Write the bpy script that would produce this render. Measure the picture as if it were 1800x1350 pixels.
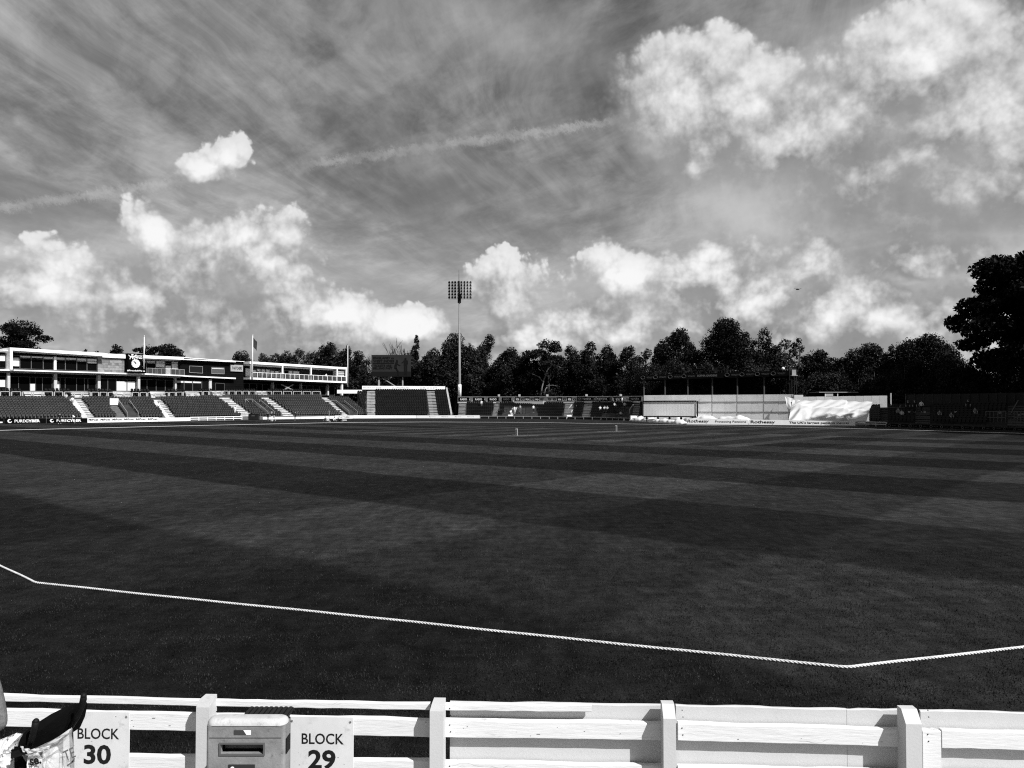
import bpy, bmesh, math, random
import numpy as np
from mathutils import Vector, Matrix
R = math.radians
scene = bpy.context.scene
for o in list(bpy.data.objects):
    bpy.data.objects.remove(o)

# ------------------------------------------------------------------ camera
EYE = 3.1                       # eye height above the playing surface
F = 1352.0                      # focal length in photo pixels (1800 wide)
PITCH = math.atan(36.0 / F)
cam_d = bpy.data.cameras.new('camera')
cam = bpy.data.objects.new('camera', cam_d)
scene.collection.objects.link(cam)
cam.location = (0, 0, EYE)
cam.rotation_euler = (R(90) + PITCH, 0, 0)
cam_d.sensor_width = 36.0
cam_d.lens = 36.0 * F / 1800.0
cam_d.clip_start = 0.1
cam_d.clip_end = 6000
scene.camera = cam

# ------------------------------------------------------------------ sun, sky, exposure
SUN_AZ, SUN_EL = R(134), R(44)          # azimuth clockwise from +Y: right of and a little behind the viewer
SUN_DIR = Vector((math.sin(SUN_AZ) * math.cos(SUN_EL), math.cos(SUN_AZ) * math.cos(SUN_EL), math.sin(SUN_EL)))
sun_d = bpy.data.lights.new('sun', 'SUN')
sun_d.energy = 5.0
sun_d.angle = R(0.55)
sun_d.color = (1.0, 1.0, 1.0)           # the photograph is black and white
sun = bpy.data.objects.new('sun', sun_d)
scene.collection.objects.link(sun)
sun.rotation_euler = (-SUN_DIR).to_track_quat('-Z', 'Y').to_euler()
sun.location = (60, -40, 80)

scene.view_settings.view_transform = 'Standard'
scene.view_settings.look = 'None'
scene.view_settings.exposure = 0.35
scene.view_settings.gamma = 1.0
scene.view_settings.use_curve_mapping = False
scene.render.engine = 'CYCLES'
scene.cycles.use_denoising = False
scene.cycles.filter_width = 1.15
scene.cycles.max_bounces = 6
scene.cycles.diffuse_bounces = 3
scene.cycles.transparent_max_bounces = 12

def sky_dir(px, py):
    """photo pixel -> azimuth, elevation (radians)"""
    u, v = px - 900.0, 675.0 - py
    x, y, z = u, F * math.cos(PITCH) - v * math.sin(PITCH), F * math.sin(PITCH) + v * math.cos(PITCH)
    return math.atan2(x, y), math.atan2(z, math.hypot(x, y))

class Graph:
    """small helper for writing node graphs as expressions"""
    def __init__(self, tree):
        self.t = tree
    def node(self, kind, **kw):
        n = self.t.nodes.new(kind)
        for k, v in kw.items():
            setattr(n, k, v)
        return n
    def put(self, sock, v):
        if isinstance(v, bpy.types.NodeSocket):
            self.t.links.new(v, sock)
        else:
            sock.default_value = v
    def m(self, op, a, b=0.0, c=0.0, clamp=False):
        n = self.node('ShaderNodeMath', operation=op, use_clamp=clamp)
        self.put(n.inputs[0], a); self.put(n.inputs[1], b); self.put(n.inputs[2], c)
        return n.outputs[0]
    def vm(self, op, a, b=(0, 0, 0)):
        n = self.node('ShaderNodeVectorMath', operation=op)
        self.put(n.inputs[0], a)
        if op == 'SCALE':
            self.put(n.inputs[3], b)
        else:
            self.put(n.inputs[1], b)
        return n.outputs['Value'] if op in ('LENGTH', 'DOT_PRODUCT', 'DISTANCE') else n.outputs['Vector']
    def xyz(self, x, y, z):
        n = self.node('ShaderNodeCombineXYZ')
        self.put(n.inputs[0], x); self.put(n.inputs[1], y); self.put(n.inputs[2], z)
        return n.outputs[0]
    def sep(self, v):
        n = self.node('ShaderNodeSeparateXYZ'); self.put(n.inputs[0], v)
        return n.outputs
    def noise(self, v, scale, detail=4, rough=0.5, dist=0.0, lac=2.0):
        n = self.node('ShaderNodeTexNoise')
        self.put(n.inputs['Vector'], v)
        n.inputs['Scale'].default_value = scale
        n.inputs['Detail'].default_value = detail
        n.inputs['Roughness'].default_value = rough
        n.inputs['Lacunarity'].default_value = lac
        n.inputs['Distortion'].default_value = dist
        return n.outputs['Fac']
    def ramp(self, v, a, b, lo=0.0, hi=1.0, smooth=True):
        n = self.node('ShaderNodeMapRange')
        n.interpolation_type = 'SMOOTHSTEP' if smooth else 'LINEAR'
        n.clamp = True
        self.put(n.inputs['Value'], v)
        self.put(n.inputs['From Min'], a); self.put(n.inputs['From Max'], b)
        self.put(n.inputs['To Min'], lo); self.put(n.inputs['To Max'], hi)
        return n.outputs['Result']
    def mix(self, f, a, b):
        # a + f (b - a)
        return self.m('MULTIPLY_ADD', self.m('SUBTRACT', b, a), f, a)
    def texmap(self, v, loc, rot, scale):
        n = self.node('ShaderNodeMapping', vector_type='TEXTURE')
        self.put(n.inputs['Vector'], v)
        n.inputs['Location'].default_value = loc
        n.inputs['Rotation'].default_value = rot
        n.inputs['Scale'].default_value = scale
        return n.outputs[0]

def build_sky():
    w = bpy.data.worlds.new('World')
    scene.world = w
    w.use_nodes = True
    w.cycles.sampling_method = 'MANUAL'
    w.cycles.sample_map_resolution = 256
    nt = w.node_tree
    nt.nodes.clear()
    g = Graph(nt)
    out = g.node('ShaderNodeOutputWorld')
    bg = g.node('ShaderNodeBackground')
    nt.links.new(bg.outputs[0], out.inputs[0])
    bg.inputs['Strength'].default_value = 0.1
    sky = g.node('ShaderNodeTexSky', sky_type='NISHITA')
    sky.sun_disc = False
    sky.sun_elevation = SUN_EL
    sky.sun_rotation = SUN_AZ
    sky.air_density = 1.0; sky.dust_density = 0.6; sky.ozone_density = 1.0
    # black-and-white film behind a red filter: the red channel of the sky
    sr = g.node('ShaderNodeSeparateColor')
    nt.links.new(sky.outputs[0], sr.inputs[0])
    blue = g.m('MULTIPLY_ADD', sr.outputs[0], 0.55, g.m('MULTIPLY', sr.outputs[1], 0.20))
    tc = g.node('ShaderNodeTexCoord')
    d = g.vm('NORMALIZE', tc.outputs['Generated'])
    x, y, z = g.sep(d)
    az = g.m('ARCTAN2', x, y)
    el = g.m('ARCSINE', z)
    # ---- high thin cloud: streaks on a plane, running away to a point on the horizon
    zz = g.m('ADD', g.m('MAXIMUM', z, 0.0), 0.10)
    q = g.xyz(g.m('DIVIDE', x, zz), g.m('DIVIDE', y, zz), 0.0)
    warp = g.noise(q, 0.8, 3, 0.5)
    def streak(rot, sx, sy, k, w, dist):
        v = g.texmap(q, (0, 0, 0), (0, 0, R(rot)), (sx, sy, 1.0))
        v = g.vm('ADD', v, g.xyz(g.m('MULTIPLY', warp, w), g.m('MULTIPLY', warp, w), 0.0))
        return g.noise(v, k, 9, 0.64, dist)
    st1 = streak(-9, 0.26, 0.85, 1.0, 1.6, 0.30)
    st2 = streak(35, 0.16, 0.34, 1.0, 0.9, 0.35)
    soft = g.noise(g.texmap(q, (0, 0, 0), (0, 0, R(-15)), (0.8, 1.6, 1)), 0.9, 6, 0.58, 0.3)
    cirrus = g.m('MULTIPLY_ADD', g.m('MULTIPLY', g.ramp(st1, 0.34, 0.70), g.ramp(el, R(3), R(15))), 0.58, g.m('MULTIPLY', g.ramp(st2, 0.38, 0.68), 0.28))
    cirrus = g.m('MULTIPLY', cirrus, g.ramp(soft, 0.30, 0.62, 0.35, 1.45))
    cirrus = g.m('MULTIPLY_ADD', g.ramp(soft, 0.38, 0.70), 0.35, cirrus)
    # ---- contrail: a great circle through two directions
    def vec(px, py):
        a, e = sky_dir(px, py)
        return Vector((math.sin(a) * math.cos(e), math.cos(a) * math.cos(e), math.sin(e)))
    p0, p1 = vec(0, 366), vec(1095, 212)
    n0 = p0.cross(p1).normalized()
    if n0.z < 0:
        n0 = -n0
    ae0 = g.xyz(az, el, 0.0)
    frag = g.noise(g.texmap(ae0, (0, 0, 0), (0, 0, R(40)), (0.6, 1.0, 1.0)), 62, 8, 0.8)
    off = g.m('ADD', g.vm('DOT_PRODUCT', d, n0), g.m('MULTIPLY', g.m('SUBTRACT', frag, 0.5), 0.034))
    tcore = g.m('SUBTRACT', 1.0, g.ramp(g.m('ABSOLUTE', off), 0.0005, 0.0085), clamp=True)
    edge = g.ramp(off, -0.012, 0.009, 0.55, 1.0)
    gap = g.ramp(g.noise(d, 3.1, 2, 0.5), 0.36, 0.50, 0.25, 1.0)
    hide = g.ramp(g.m('ABSOLUTE', g.m('SUBTRACT', az, sky_dir(430, 290)[0])), 0.035, 0.12, 0.0, 1.0)
    fade = g.m('MULTIPLY', g.m('MULTIPLY', g.ramp(az, R(11), R(5)), gap), hide)
    fade = g.m('MULTIPLY', fade, g.ramp(g.noise(d, 22, 5, 0.7), 0.30, 0.62, 0.35, 1.15))
    trail = g.m('MULTIPLY', g.m('MULTIPLY', tcore, edge), fade)
    # ---- heaped cloud: rounded bodies whose outlines are broken up by noise
    def wobble(ae, dd, detail, fine=3.0):
        n1 = g.noise(dd, 9.0, detail, 0.60, 0.0)
        n2 = g.noise(dd, 30.0, max(detail - 3, 2), 0.6)
        wv = g.node('ShaderNodeTexNoise')
        g.put(wv.inputs['Vector'], dd)
        wv.inputs['Scale'].default_value = 5.0
        wv.inputs['Detail'].default_value = max(detail - 3, 3)
        wv.inputs['Roughness'].default_value = 0.6
        wc = g.vm('SUBTRACT', wv.outputs['Color'], (0.5, 0.5, 0.5))
        av = g.vm('ADD', ae, g.vm('SCALE', wc, 0.05))
        v = g.node('ShaderNodeTexVoronoi', voronoi_dimensions='2D', feature='F1')
        v.normalize = False
        g.put(v.inputs['Vector'], av)
        v.inputs['Scale'].default_value = 12.0
        v.inputs['Detail'].default_value = fine
        v.inputs['Roughness'].default_value = 0.55
        v.inputs['Lacunarity'].default_value = 2.3
        bil = g.m('SUBTRACT', 0.62, v.outputs['Distance'])
        wob = g.m('ADD', g.m('MULTIPLY', g.m('SUBTRACT', n1, 0.5), 0.70), g.m('MULTIPLY', g.m('SUBTRACT', n2, 0.5), 0.30))
        return g.m('MULTIPLY_ADD', bil, 0.62, wob), n1, n2, av, wc
    def bodies(ae, dd, detail):
        wob, n1, n2, av, wc = wobble(ae, dd, detail)
        aw = g.vm('MULTIPLY', g.vm('ADD', ae, g.vm('SCALE', wc, 0.075)), (1, 1, 0))
        def field(src, lst, kx, ky, dy, blend):
            r = None
            for (px, py, rx, ry, rot) in lst:
                a0, e0 = sky_dir(px, py + dy * ry)
                v = g.texmap(src, (a0, e0, 0), (0, 0, R(rot)), (kx * rx / F, ky * ry / F, 1))
                L = g.vm('LENGTH', v)
                r = L if r is None else g.m('SMOOTH_MIN', r, L, blend)
            return r
        f = g.m('SUBTRACT', 1.28, field(aw, CLOUDS, 1.08, 1.30, 0.22, 0.30))
        # the large rounded clouds: same stuff, smoother outline
        fs = g.m('SUBTRACT', 1.18, field(av, BIG, 1.06, 1.06, 0.0, 0.55))
        fs = g.m('MULTIPLY_ADD', wob, -0.50, g.m('MULTIPLY', fs, 1.15))
        # broken cloud low over the horizon, all the way round
        e_ = g.sep(aw)[1]
        cov = g.noise(dd, 3.3, 3, 0.5)
        low = g.m('ADD', g.ramp(e_, R(15), R(3), -0.9, 0.85), g.m('MULTIPLY', g.m('SUBTRACT', cov, 0.62), 2.4))
        far = g.ramp(g.m('ABSOLUTE', g.sep(ae)[0]), R(38), R(52))
        hi = g.m('MULTIPLY_ADD', g.m('SUBTRACT', cov, 0.56), 3.0, g.m('MULTIPLY_ADD', far, 3.0, -3.0))
        f = g.m('MAXIMUM', g.m('MAXIMUM', f, fs), g.m('MAXIMUM', low, hi))
        return g.m('ADD', f, wob), n1, n2, wob
    ae = g.xyz(az, el, 0.0)
    D, n1, n2, W = bodies(ae, d, 9)
    def shifted(sx, sy):
        az2 = g.m('ADD', az, sx); el2 = g.m('ADD', el, sy)
        ce = g.m('COSINE', el2)
        return (g.vm('ADD', ae, (sx, sy, 0.0)),
                g.xyz(g.m('MULTIPLY', g.m('SINE', az2), ce), g.m('MULTIPLY', g.m('COSINE', az2), ce), g.m('SINE', el2)))
    D2, _, _, _ = bodies(*shifted(0.016, 0.045), 5)       # towards the sun, for self-shading
    W3 = wobble(*shifted(0.004, 0.013), 8)[0]          # and close by, for the small billows
    grad = g.m('MULTIPLY_ADD', g.m('SUBTRACT', W, W3), 0.75, g.m('MULTIPLY', g.m('SUBTRACT', D, D2), 0.92))
    lit = g.ramp(grad, -0.25, 1.12)
    mask = g.ramp(D, 0.0, g.m('MULTIPLY_ADD', lit, -0.40, 0.54))
    core = g.ramp(D, 0.1, 0.95)
    wsp = g.m('MULTIPLY_ADD', g.m('SUBTRACT', n2, 0.5), 0.7, g.m('MULTIPLY', g.m('SUBTRACT', n1, 0.5), 0.5))
    lit = g.m('ADD', lit, g.m('MULTIPLY', wsp, 0.7), clamp=True)
    cl = g.m('MULTIPLY_ADD', lit, CL_HI - CL_LO, CL_LO)
    cl = g.m('ADD', cl, g.m('MULTIPLY', g.m('SUBTRACT', 1.0, lit), g.m('MULTIPLY_ADD', g.m('SUBTRACT', n1, 0.5), 2.6, g.m('MULTIPLY', g.m('SUBTRACT', n2, 0.5), 1.0))))
    mask = g.m('MULTIPLY', mask, g.m('MULTIPLY_ADD', core, 0.25, 0.75))
    # ---- put together
    hz = g.ramp(el, R(20), R(0), 0.0, 1.0)
    base = g.m('ADD', g.m('MULTIPLY', blue, SKY_GAIN), g.m('MULTIPLY', hz, 1.5))
    veil = None
    for (px, py, rx, ry, rot, amt) in VEILS:
        a0, e0 = sky_dir(px, py)
        L = g.vm('LENGTH', g.texmap(ae, (a0, e0, 0), (0, 0, R(rot)), (rx / F, ry / F, 1)))
        v = g.ramp(L, 1.0, 0.1, 0.0, amt)
        veil = v if veil is None else g.m('MAXIMUM', veil, v)
    veil = g.m('MULTIPLY', veil, g.ramp(n1, 0.25, 0.68, 0.25, 1.25))
    s = g.m('MULTIPLY_ADD', cirrus, 2.1, base)
    s = g.mix(g.m('MINIMUM', veil, 0.95), s, 4.6)
    s = g.mix(g.m('MULTIPLY', trail, 0.46), s, 4.8)
    s = g.mix(mask, s, cl)
    # the ground half of the sphere: dim, like land
    s = g.mix(g.ramp(el, R(0.0), R(-1.0)), s, 0.6)
    col = g.node('ShaderNodeCombineColor')
    for i in range(3):
        nt.links.new(s, col.inputs[i])
    nt.links.new(col.outputs[0], bg.inputs['Color'])

SKY_GAIN = 0.50
CL_LO, CL_HI = 2.5, 7.4
# thin veils of cloud around the heaped clouds: centre, radii, rotation, amount
VEILS = [(1480, 290, 440, 260, 20, 0.95), (1650, 480, 420, 130, 0, 0.75), (1230, 500, 520, 90, 0, 0.5), (330, 500, 420, 120, 0, 0.4), (900, 60, 300, 90, -12, 0.35), (1650, 60, 330, 130, 0, 0.5)]
# cloud bodies: photo pixel centre, radii in photo pixels, rotation (degrees)
BIG = [
    (1222, 190, 132, 112, 0), (1180, 215, 90, 78, 0), (1295, 200, 90, 90, 0), (1240, 265, 110, 50, 0),
    (1380, 250, 120, 60, 10), (1490, 215, 190, 95, 35), (1625, 120, 120, 78, 38), (1690, 200, 120, 130, 0), (1600, 280, 190, 90, 25), (1770, 290, 80, 90, 0), (1700, 340, 130, 70, 15),
    (1212, 290, 30, 22, 45),
]
CLOUDS = [
    (390, 266, 44, 34, 0), (365, 282, 48, 20, 0),
    (270, 410, 60, 40, -25), (345, 450, 95, 62, -15), (475, 445, 95, 66, 0), (430, 535, 165, 58, 0), (225, 490, 70, 60, 0),
    (75, 510, 120, 60, 0), (190, 560, 150, 46, 0), (560, 540, 80, 34, 0), (560, 590, 130, 30, 0),
    (895, 500, 58, 50, 0), (1115, 480, 80, 50, 0), (1240, 465, 120, 56, 5), (1420, 460, 95, 48, 0), (1330, 520, 270, 66, 0),
    (1060, 550, 160, 54, 0), (1560, 540, 190, 60, 0), (960, 595, 180, 36, 0), (1400, 590, 230, 44, 0), (1620, 455, 110, 34, 10), (720, 570, 110, 30, 0),
]
build_sky()

# ------------------------------------------------------------------ helpers
C = scene.collection
rng = random.Random(7)
COSP, SINP = math.cos(PITCH), math.sin(PITCH)

def P(px, py, Y):
    """the point at depth Y that photo pixel (px, py) looks at"""
    u, v = px - 900.0, 675.0 - py
    k = Y / (F * COSP - v * SINP)
    return Vector((u * k, Y, EYE + (F * SINP + v * COSP) * k))

def G(px, py, z=0.0):
    """the point of height z that photo pixel (px, py) looks at"""
    u, v = px - 900.0, 675.0 - py
    k = (z - EYE) / (F * SINP + v * COSP)
    return Vector((u * k, (F * COSP - v * SINP) * k, z))

MATS = {}
def mat(name, v, rough=0.6, var=0.0, scale=3.0, bump=0.0, bscale=40.0, metal=0.0, spec=0.15, stretch=None, detail=5, dirt=0.0, alpha=1.0, trans=0.0, coord='Object'):
    """plain grey surface with uneven tone, relief and grime"""
    if name in MATS:
        return MATS[name]
    m = bpy.data.materials.new(name)
    m.use_nodes = True
    nt = m.node_tree
    b = nt.nodes['Principled BSDF']
    g = Graph(nt)
    b.inputs['Roughness'].default_value = rough
    b.inputs['Metallic'].default_value = metal
    b.inputs['Specular IOR Level'].default_value = spec
    b.inputs['Base Color'].default_value = (v, v, v, 1)
    if alpha < 1:
        b.inputs['Alpha'].default_value = alpha
    if trans > 0:
        b.inputs['Transmission Weight'].default_value = trans
    tc = g.node('ShaderNodeTexCoord')
    vec = tc.outputs[coord]
    if stretch:
        mp = g.node('ShaderNodeMapping')
        nt.links.new(vec, mp.inputs[0])
        mp.inputs['Scale'].default_value = stretch
        vec = mp.outputs[0]
    if var or dirt:
        n = g.noise(vec, scale, detail, 0.62)
        val = g.ramp(n, 0.28, 0.72, v * (1 - var), v * (1 + var), smooth=False)
        if dirt:
            dn = g.noise(vec, scale * 3.7, 8, 0.7)
            val = g.m('MULTIPLY', val, g.ramp(dn, 0.52, 0.75, 1.0, 1.0 - dirt))
        c = g.node('ShaderNodeCombineColor')
        for i in range(3):
            nt.links.new(val, c.inputs[i])
        nt.links.new(c.outputs[0], b.inputs['Base Color'])
    if bump:
        bn = g.node('ShaderNodeBump')
        bn.inputs['Strength'].default_value = min(1.0, bump)
        bn.inputs['Distance'].default_value = 0.02 * max(1.0, bump)
        h = g.noise(vec, bscale, 4, 0.6)
        nt.links.new(h, bn.inputs['Height'])
        nt.links.new(bn.outputs[0], b.inputs['Normal'])
    MATS[name] = m
    return m

class MB:
    """collects shapes into one mesh"""
    def __init__(self):
        self.v, self.f = [], []
    def add(self, vs, fs):
        o = len(self.v)
        self.v.extend(tuple(p) for p in vs)
        self.f.extend(tuple(i + o for i in f) for f in fs)
        return self
    def quad(self, a, b, c, d):
        return self.add((a, b, c, d), ((0, 1, 2, 3),))
    def hexa(self, p):
        """8 corners: bottom ring 0-3, top ring 4-7"""
        return self.add(p, ((3, 2, 1, 0), (4, 5, 6, 7), (0, 1, 5, 4), (1, 2, 6, 5), (2, 3, 7, 6), (3, 0, 4, 7)))
    def box(self, c, s, ax=None):
        """box with centre c, sizes s, along axes ax (three vectors)"""
        c = Vector(c)
        X, Y, Z = ax if ax else (Vector((1, 0, 0)), Vector((0, 1, 0)), Vector((0, 0, 1)))
        x, y, z = X * (s[0] / 2), Y * (s[1] / 2), Z * (s[2] / 2)
        return self.hexa((c - x - y - z, c + x - y - z, c + x + y - z, c - x + y - z,
                          c - x - y + z, c + x - y + z, c + x + y + z, c - x + y + z))
    def bbox(self, c, s, b, ax=None):
        """box with its upright and upper edges chamfered by b"""
        c = Vector(c)
        X, Y, Z = ax if ax else (Vector((1, 0, 0)), Vector((0, 1, 0)), Vector((0, 0, 1)))
        hx, hy, hz = s[0] / 2, s[1] / 2, s[2] / 2
        def ring(ix, iy, z):
            q = [(-ix, -iy + b), (-ix + b, -iy), (ix - b, -iy), (ix, -iy + b), (ix, iy - b), (ix - b, iy), (-ix + b, iy), (-ix, iy - b)]
            return [c + X * a + Y * d + Z * z for a, d in q]
        vs = ring(hx - b, hy - b, -hz) + ring(hx, hy, -hz + b) + ring(hx, hy, hz - b) + ring(hx - b, hy - b, hz)
        fs = [tuple(range(7, -1, -1)), tuple(range(24, 32))]
        for k in range(3):
            for i in range(8):
                j = (i + 1) % 8
                fs.append((k * 8 + i, k * 8 + j, k * 8 + 8 + j, k * 8 + 8 + i))
        return self.add(vs, fs)
    def beam(self, a, b, w, h=None, up=(0, 0, 1)):
        a, b = Vector(a), Vector(b)
        d = b - a
        L = d.length
        if L < 1e-6:
            return self
        d /= L
        up = Vector(up)
        s = d.cross(up)
        if s.length < 1e-3:
            s = d.cross(Vector((0, 1, 0)))
        s.normalize()
        u = s.cross(d)
        return self.box((a + b) / 2, (L, w, h or w), (d, s, u))
    def tube(self, pts, r, n=8, cap=True):
        pts = [Vector(p) for p in pts]
        rr = r if isinstance(r, (list, tuple)) else [r] * len(pts)
        vs, fs = [], []
        ref = Vector((0, 0, 1))
        d0 = (pts[1] - pts[0]).normalized()
        if abs(d0.dot(ref)) > 0.95:
            ref = Vector((1, 0, 0))
        s = d0.cross(ref).normalized()
        for i, p in enumerate(pts):
            d = (pts[min(i + 1, len(pts) - 1)] - pts[max(i - 1, 0)]).normalized()
            s = (s - d * s.dot(d)).normalized()
            u = d.cross(s)
            for k in range(n):
                a = 2 * math.pi * k / n
                vs.append(p + (s * math.cos(a) + u * math.sin(a)) * rr[i])
        for i in range(len(pts) - 1):
            for k in range(n):
                j = (k + 1) % n
                fs.append((i * n + k, i * n + j, (i + 1) * n + j, (i + 1) * n + k))
        if cap:
            fs.append(tuple(range(n - 1, -1, -1)))
            fs.append(tuple(range((len(pts) - 1) * n, len(pts) * n)))
        return self.add(vs, fs)
    def disc(self, c, nrm, r, th, n=24):
        nrm = Vector(nrm).normalized()
        return self.tube((Vector(c) - nrm * th / 2, Vector(c) + nrm * th / 2), r, n)
    def ball(self, c, r, n=8, m=6, sc=(1, 1, 1)):
        vs, fs = [], []
        c = Vector(c)
        for i in range(m + 1):
            t = math.pi * i / m
            for k in range(n):
                a = 2 * math.pi * k / n
                vs.append(c + Vector((math.sin(t) * math.cos(a) * r * sc[0], math.sin(t) * math.sin(a) * r * sc[1], math.cos(t) * r * sc[2])))
        for i in range(m):
            for k in range(n):
                j = (k + 1) % n
                fs.append((i * n + k, (i + 1) * n + k, (i + 1) * n + j, i * n + j))
        return self.add(vs, fs)
    def grid(self, fn, nu, nv):
        vs = [fn(i / nu, j / nv) for j in range(nv + 1) for i in range(nu + 1)]
        fs = []
        for j in range(nv):
            for i in range(nu):
                a = j * (nu + 1) + i
                fs.append((a, a + 1, a + nu + 2, a + nu + 1))
        return self.add(vs, fs)
    def build(self, name, m, parent=None, smooth=False, world=True):
        me = bpy.data.meshes.new(name)
        o = bpy.data.objects.new(name, me)
        vs = self.v
        if parent is not None and world:
            off = root_loc(parent)
            vs = [(p[0] - off[0], p[1] - off[1], p[2] - off[2]) for p in vs]
        me.from_pydata(vs, [], self.f)
        me.update()
        if m:
            me.materials.append(m)
        if smooth:
            me.polygons.foreach_set('use_smooth', [True] * len(me.polygons))
        C.objects.link(o)
        if parent is not None:
            o.parent = parent
        return o

def root_loc(o):
    v = Vector((0, 0, 0))
    while o is not None:
        v += Vector(o.location)
        o = o.parent
    return v

def tag(o, label=None, cat=None, group=None, kind=None):
    if label: o['label'] = label
    if cat: o['category'] = cat
    if group: o['group'] = group
    if kind: o['kind'] = kind
    return o

def thing(name, label, cat, loc, group=None):
    o = bpy.data.objects.new(name, None)
    o.empty_display_size = 0.3
    C.objects.link(o)
    o.location = loc
    return tag(o, label, cat, group)

def structure(o):
    o['kind'] = 'structure'
    return o

def mesh_np(name, verts, faces, m, parent=None, smooth=False):
    """big mesh from numpy arrays; faces is (n, k)"""
    me = bpy.data.meshes.new(name)
    k = faces.shape[1]
    v = verts
    if parent is not None:
        v = verts - np.array(root_loc(parent))
    me.vertices.add(len(v))
    me.vertices.foreach_set('co', v.astype(np.float32).ravel())
    me.loops.add(faces.size)
    me.loops.foreach_set('vertex_index', faces.astype(np.int32).ravel())
    me.polygons.add(len(faces))
    me.polygons.foreach_set('loop_start', np.arange(0, faces.size, k, dtype=np.int32))
    me.polygons.foreach_set('loop_total', np.full(len(faces), k, dtype=np.int32))
    if smooth:
        me.polygons.foreach_set('use_smooth', np.ones(len(faces), dtype=bool))
    me.update(calc_edges=True)
    me.validate()
    if m:
        me.materials.append(m)
    o = bpy.data.objects.new(name, me)
    C.objects.link(o)
    if parent is not None:
        o.parent = parent
    return o

_TEXT = {}
def text_verts(s, bold=0.0, slant=0.0):
    key = (s, bold, slant)
    if key not in _TEXT:
        cu = bpy.data.curves.new('lettering', 'FONT')
        cu.body = s
        cu.size = 1.0
        cu.offset = bold
        cu.shear = slant
        cu.resolution_u = 3
        ob = bpy.data.objects.new('lettering', cu)
        C.objects.link(ob)
        dg = bpy.context.evaluated_depsgraph_get()
        me = bpy.data.meshes.new_from_object(ob.evaluated_get(dg))
        vs = np.array([v.co[:] for v in me.vertices])
        fs = [tuple(p.vertices) for p in me.polygons]
        bpy.data.objects.remove(ob)
        bpy.data.curves.remove(cu)
        bpy.data.meshes.remove(me)
        _TEXT[key] = (vs, fs)
    return _TEXT[key]

def lettering(s, c, ex, ez, w, h, m, parent, bold=0.0, slant=0.0, name='lettering'):
    """flat letters: centred at c, running along ex, upright along ez, fitted into w x h (either may be None)"""
    vs, fs = text_verts(s, bold, slant)
    lo, hi = vs.min(0), vs.max(0)
    sx = sy = None
    if w: sx = w / (hi[0] - lo[0])
    if h: sy = h / (hi[1] - lo[1])
    sx = sx or sy; sy = sy or sx
    mid = (lo + hi) / 2
    b = MB()
    c, ex, ez = Vector(c), Vector(ex).normalized(), Vector(ez).normalized()
    b.add([c + ex * ((p[0] - mid[0]) * sx) + ez * ((p[1] - mid[1]) * sy) for p in vs], fs)
    return b.build(name, m, parent)

ZUP = Vector((0, 0, 1))
M_WHITE = mat('white_paint', 0.82, 0.5, 0.06, 1.5, 0.1, 30, dirt=0.12)
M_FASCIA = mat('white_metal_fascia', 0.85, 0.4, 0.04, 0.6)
M_BOARD = mat('white_board', 0.84, 0.45, 0.05, 0.7, dirt=0.08)
M_BLACK = mat('black_board', 0.003, 0.7, 0.3, 2.0, spec=0.01)
M_INK = mat('black_print', 0.012, 0.6)
M_GREYINK = mat('grey_print', 0.10, 0.6)
M_PALEINK = mat('pale_print', 0.5, 0.6)
M_LETTER = mat('white_print', 0.82, 0.5)
M_CONC = mat('concrete', 0.34, 0.85, 0.25, 0.8, 0.3, 25, dirt=0.35)
M_STEP = mat('pale_step_concrete', 0.52, 0.85, 0.22, 1.2, 0.2, 25, dirt=0.3)
M_GLASS = mat('dark_glass', 0.003, 0.12, spec=0.06)
M_FRAME = mat('grey_frame', 0.10, 0.45, 0.15, 2)
M_DARK = mat('dark_cladding', 0.006, 0.7, 0.4, 0.5, spec=0.01)
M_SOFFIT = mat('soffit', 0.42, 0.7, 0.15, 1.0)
M_BLIND = mat('roller_blind', 0.62, 0.8, 0.1, 2)
M_STEEL = mat('galvanised_steel', 0.42, 0.45, 0.2, 3, metal=0.3)
M_DKSTEEL = mat('dark_steel', 0.012, 0.5, 0.3, 2)
M_RAIL = mat('handrail', 0.35, 0.4, 0.1, 3, metal=0.3)

# ------------------------------------------------------------------ the setting: field, ground, concourse
# far edge of the field: (photo pixel, depth) of the boards round it
FL = [(-400, 100), (-60, 117.5), (0, 121), (155, 130), (300, 141), (435, 156), (508, 163), (609, 170), (700, 173), (808, 173),
      (900, 168), (960, 165), (1050, 157), (1118, 144), (1150, 129), (1207, 119.5), (1360, 115.8), (1503, 112.3), (1560, 106), (1700, 97), (1800, 91), (1900, 86), (2300, 70)]
def fl(px):
    for (a, A), (b, B) in zip(FL, FL[1:]):
        if px <= b:
            return A + (B - A) * (px - a) / (b - a)
    return FL[-1][1]
def FP(px, z=0.0, back=0.0):
    Y = fl(px) + back
    return Vector(((px - 900.0) / (F * COSP) * Y * 1.0, Y, z))

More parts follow.
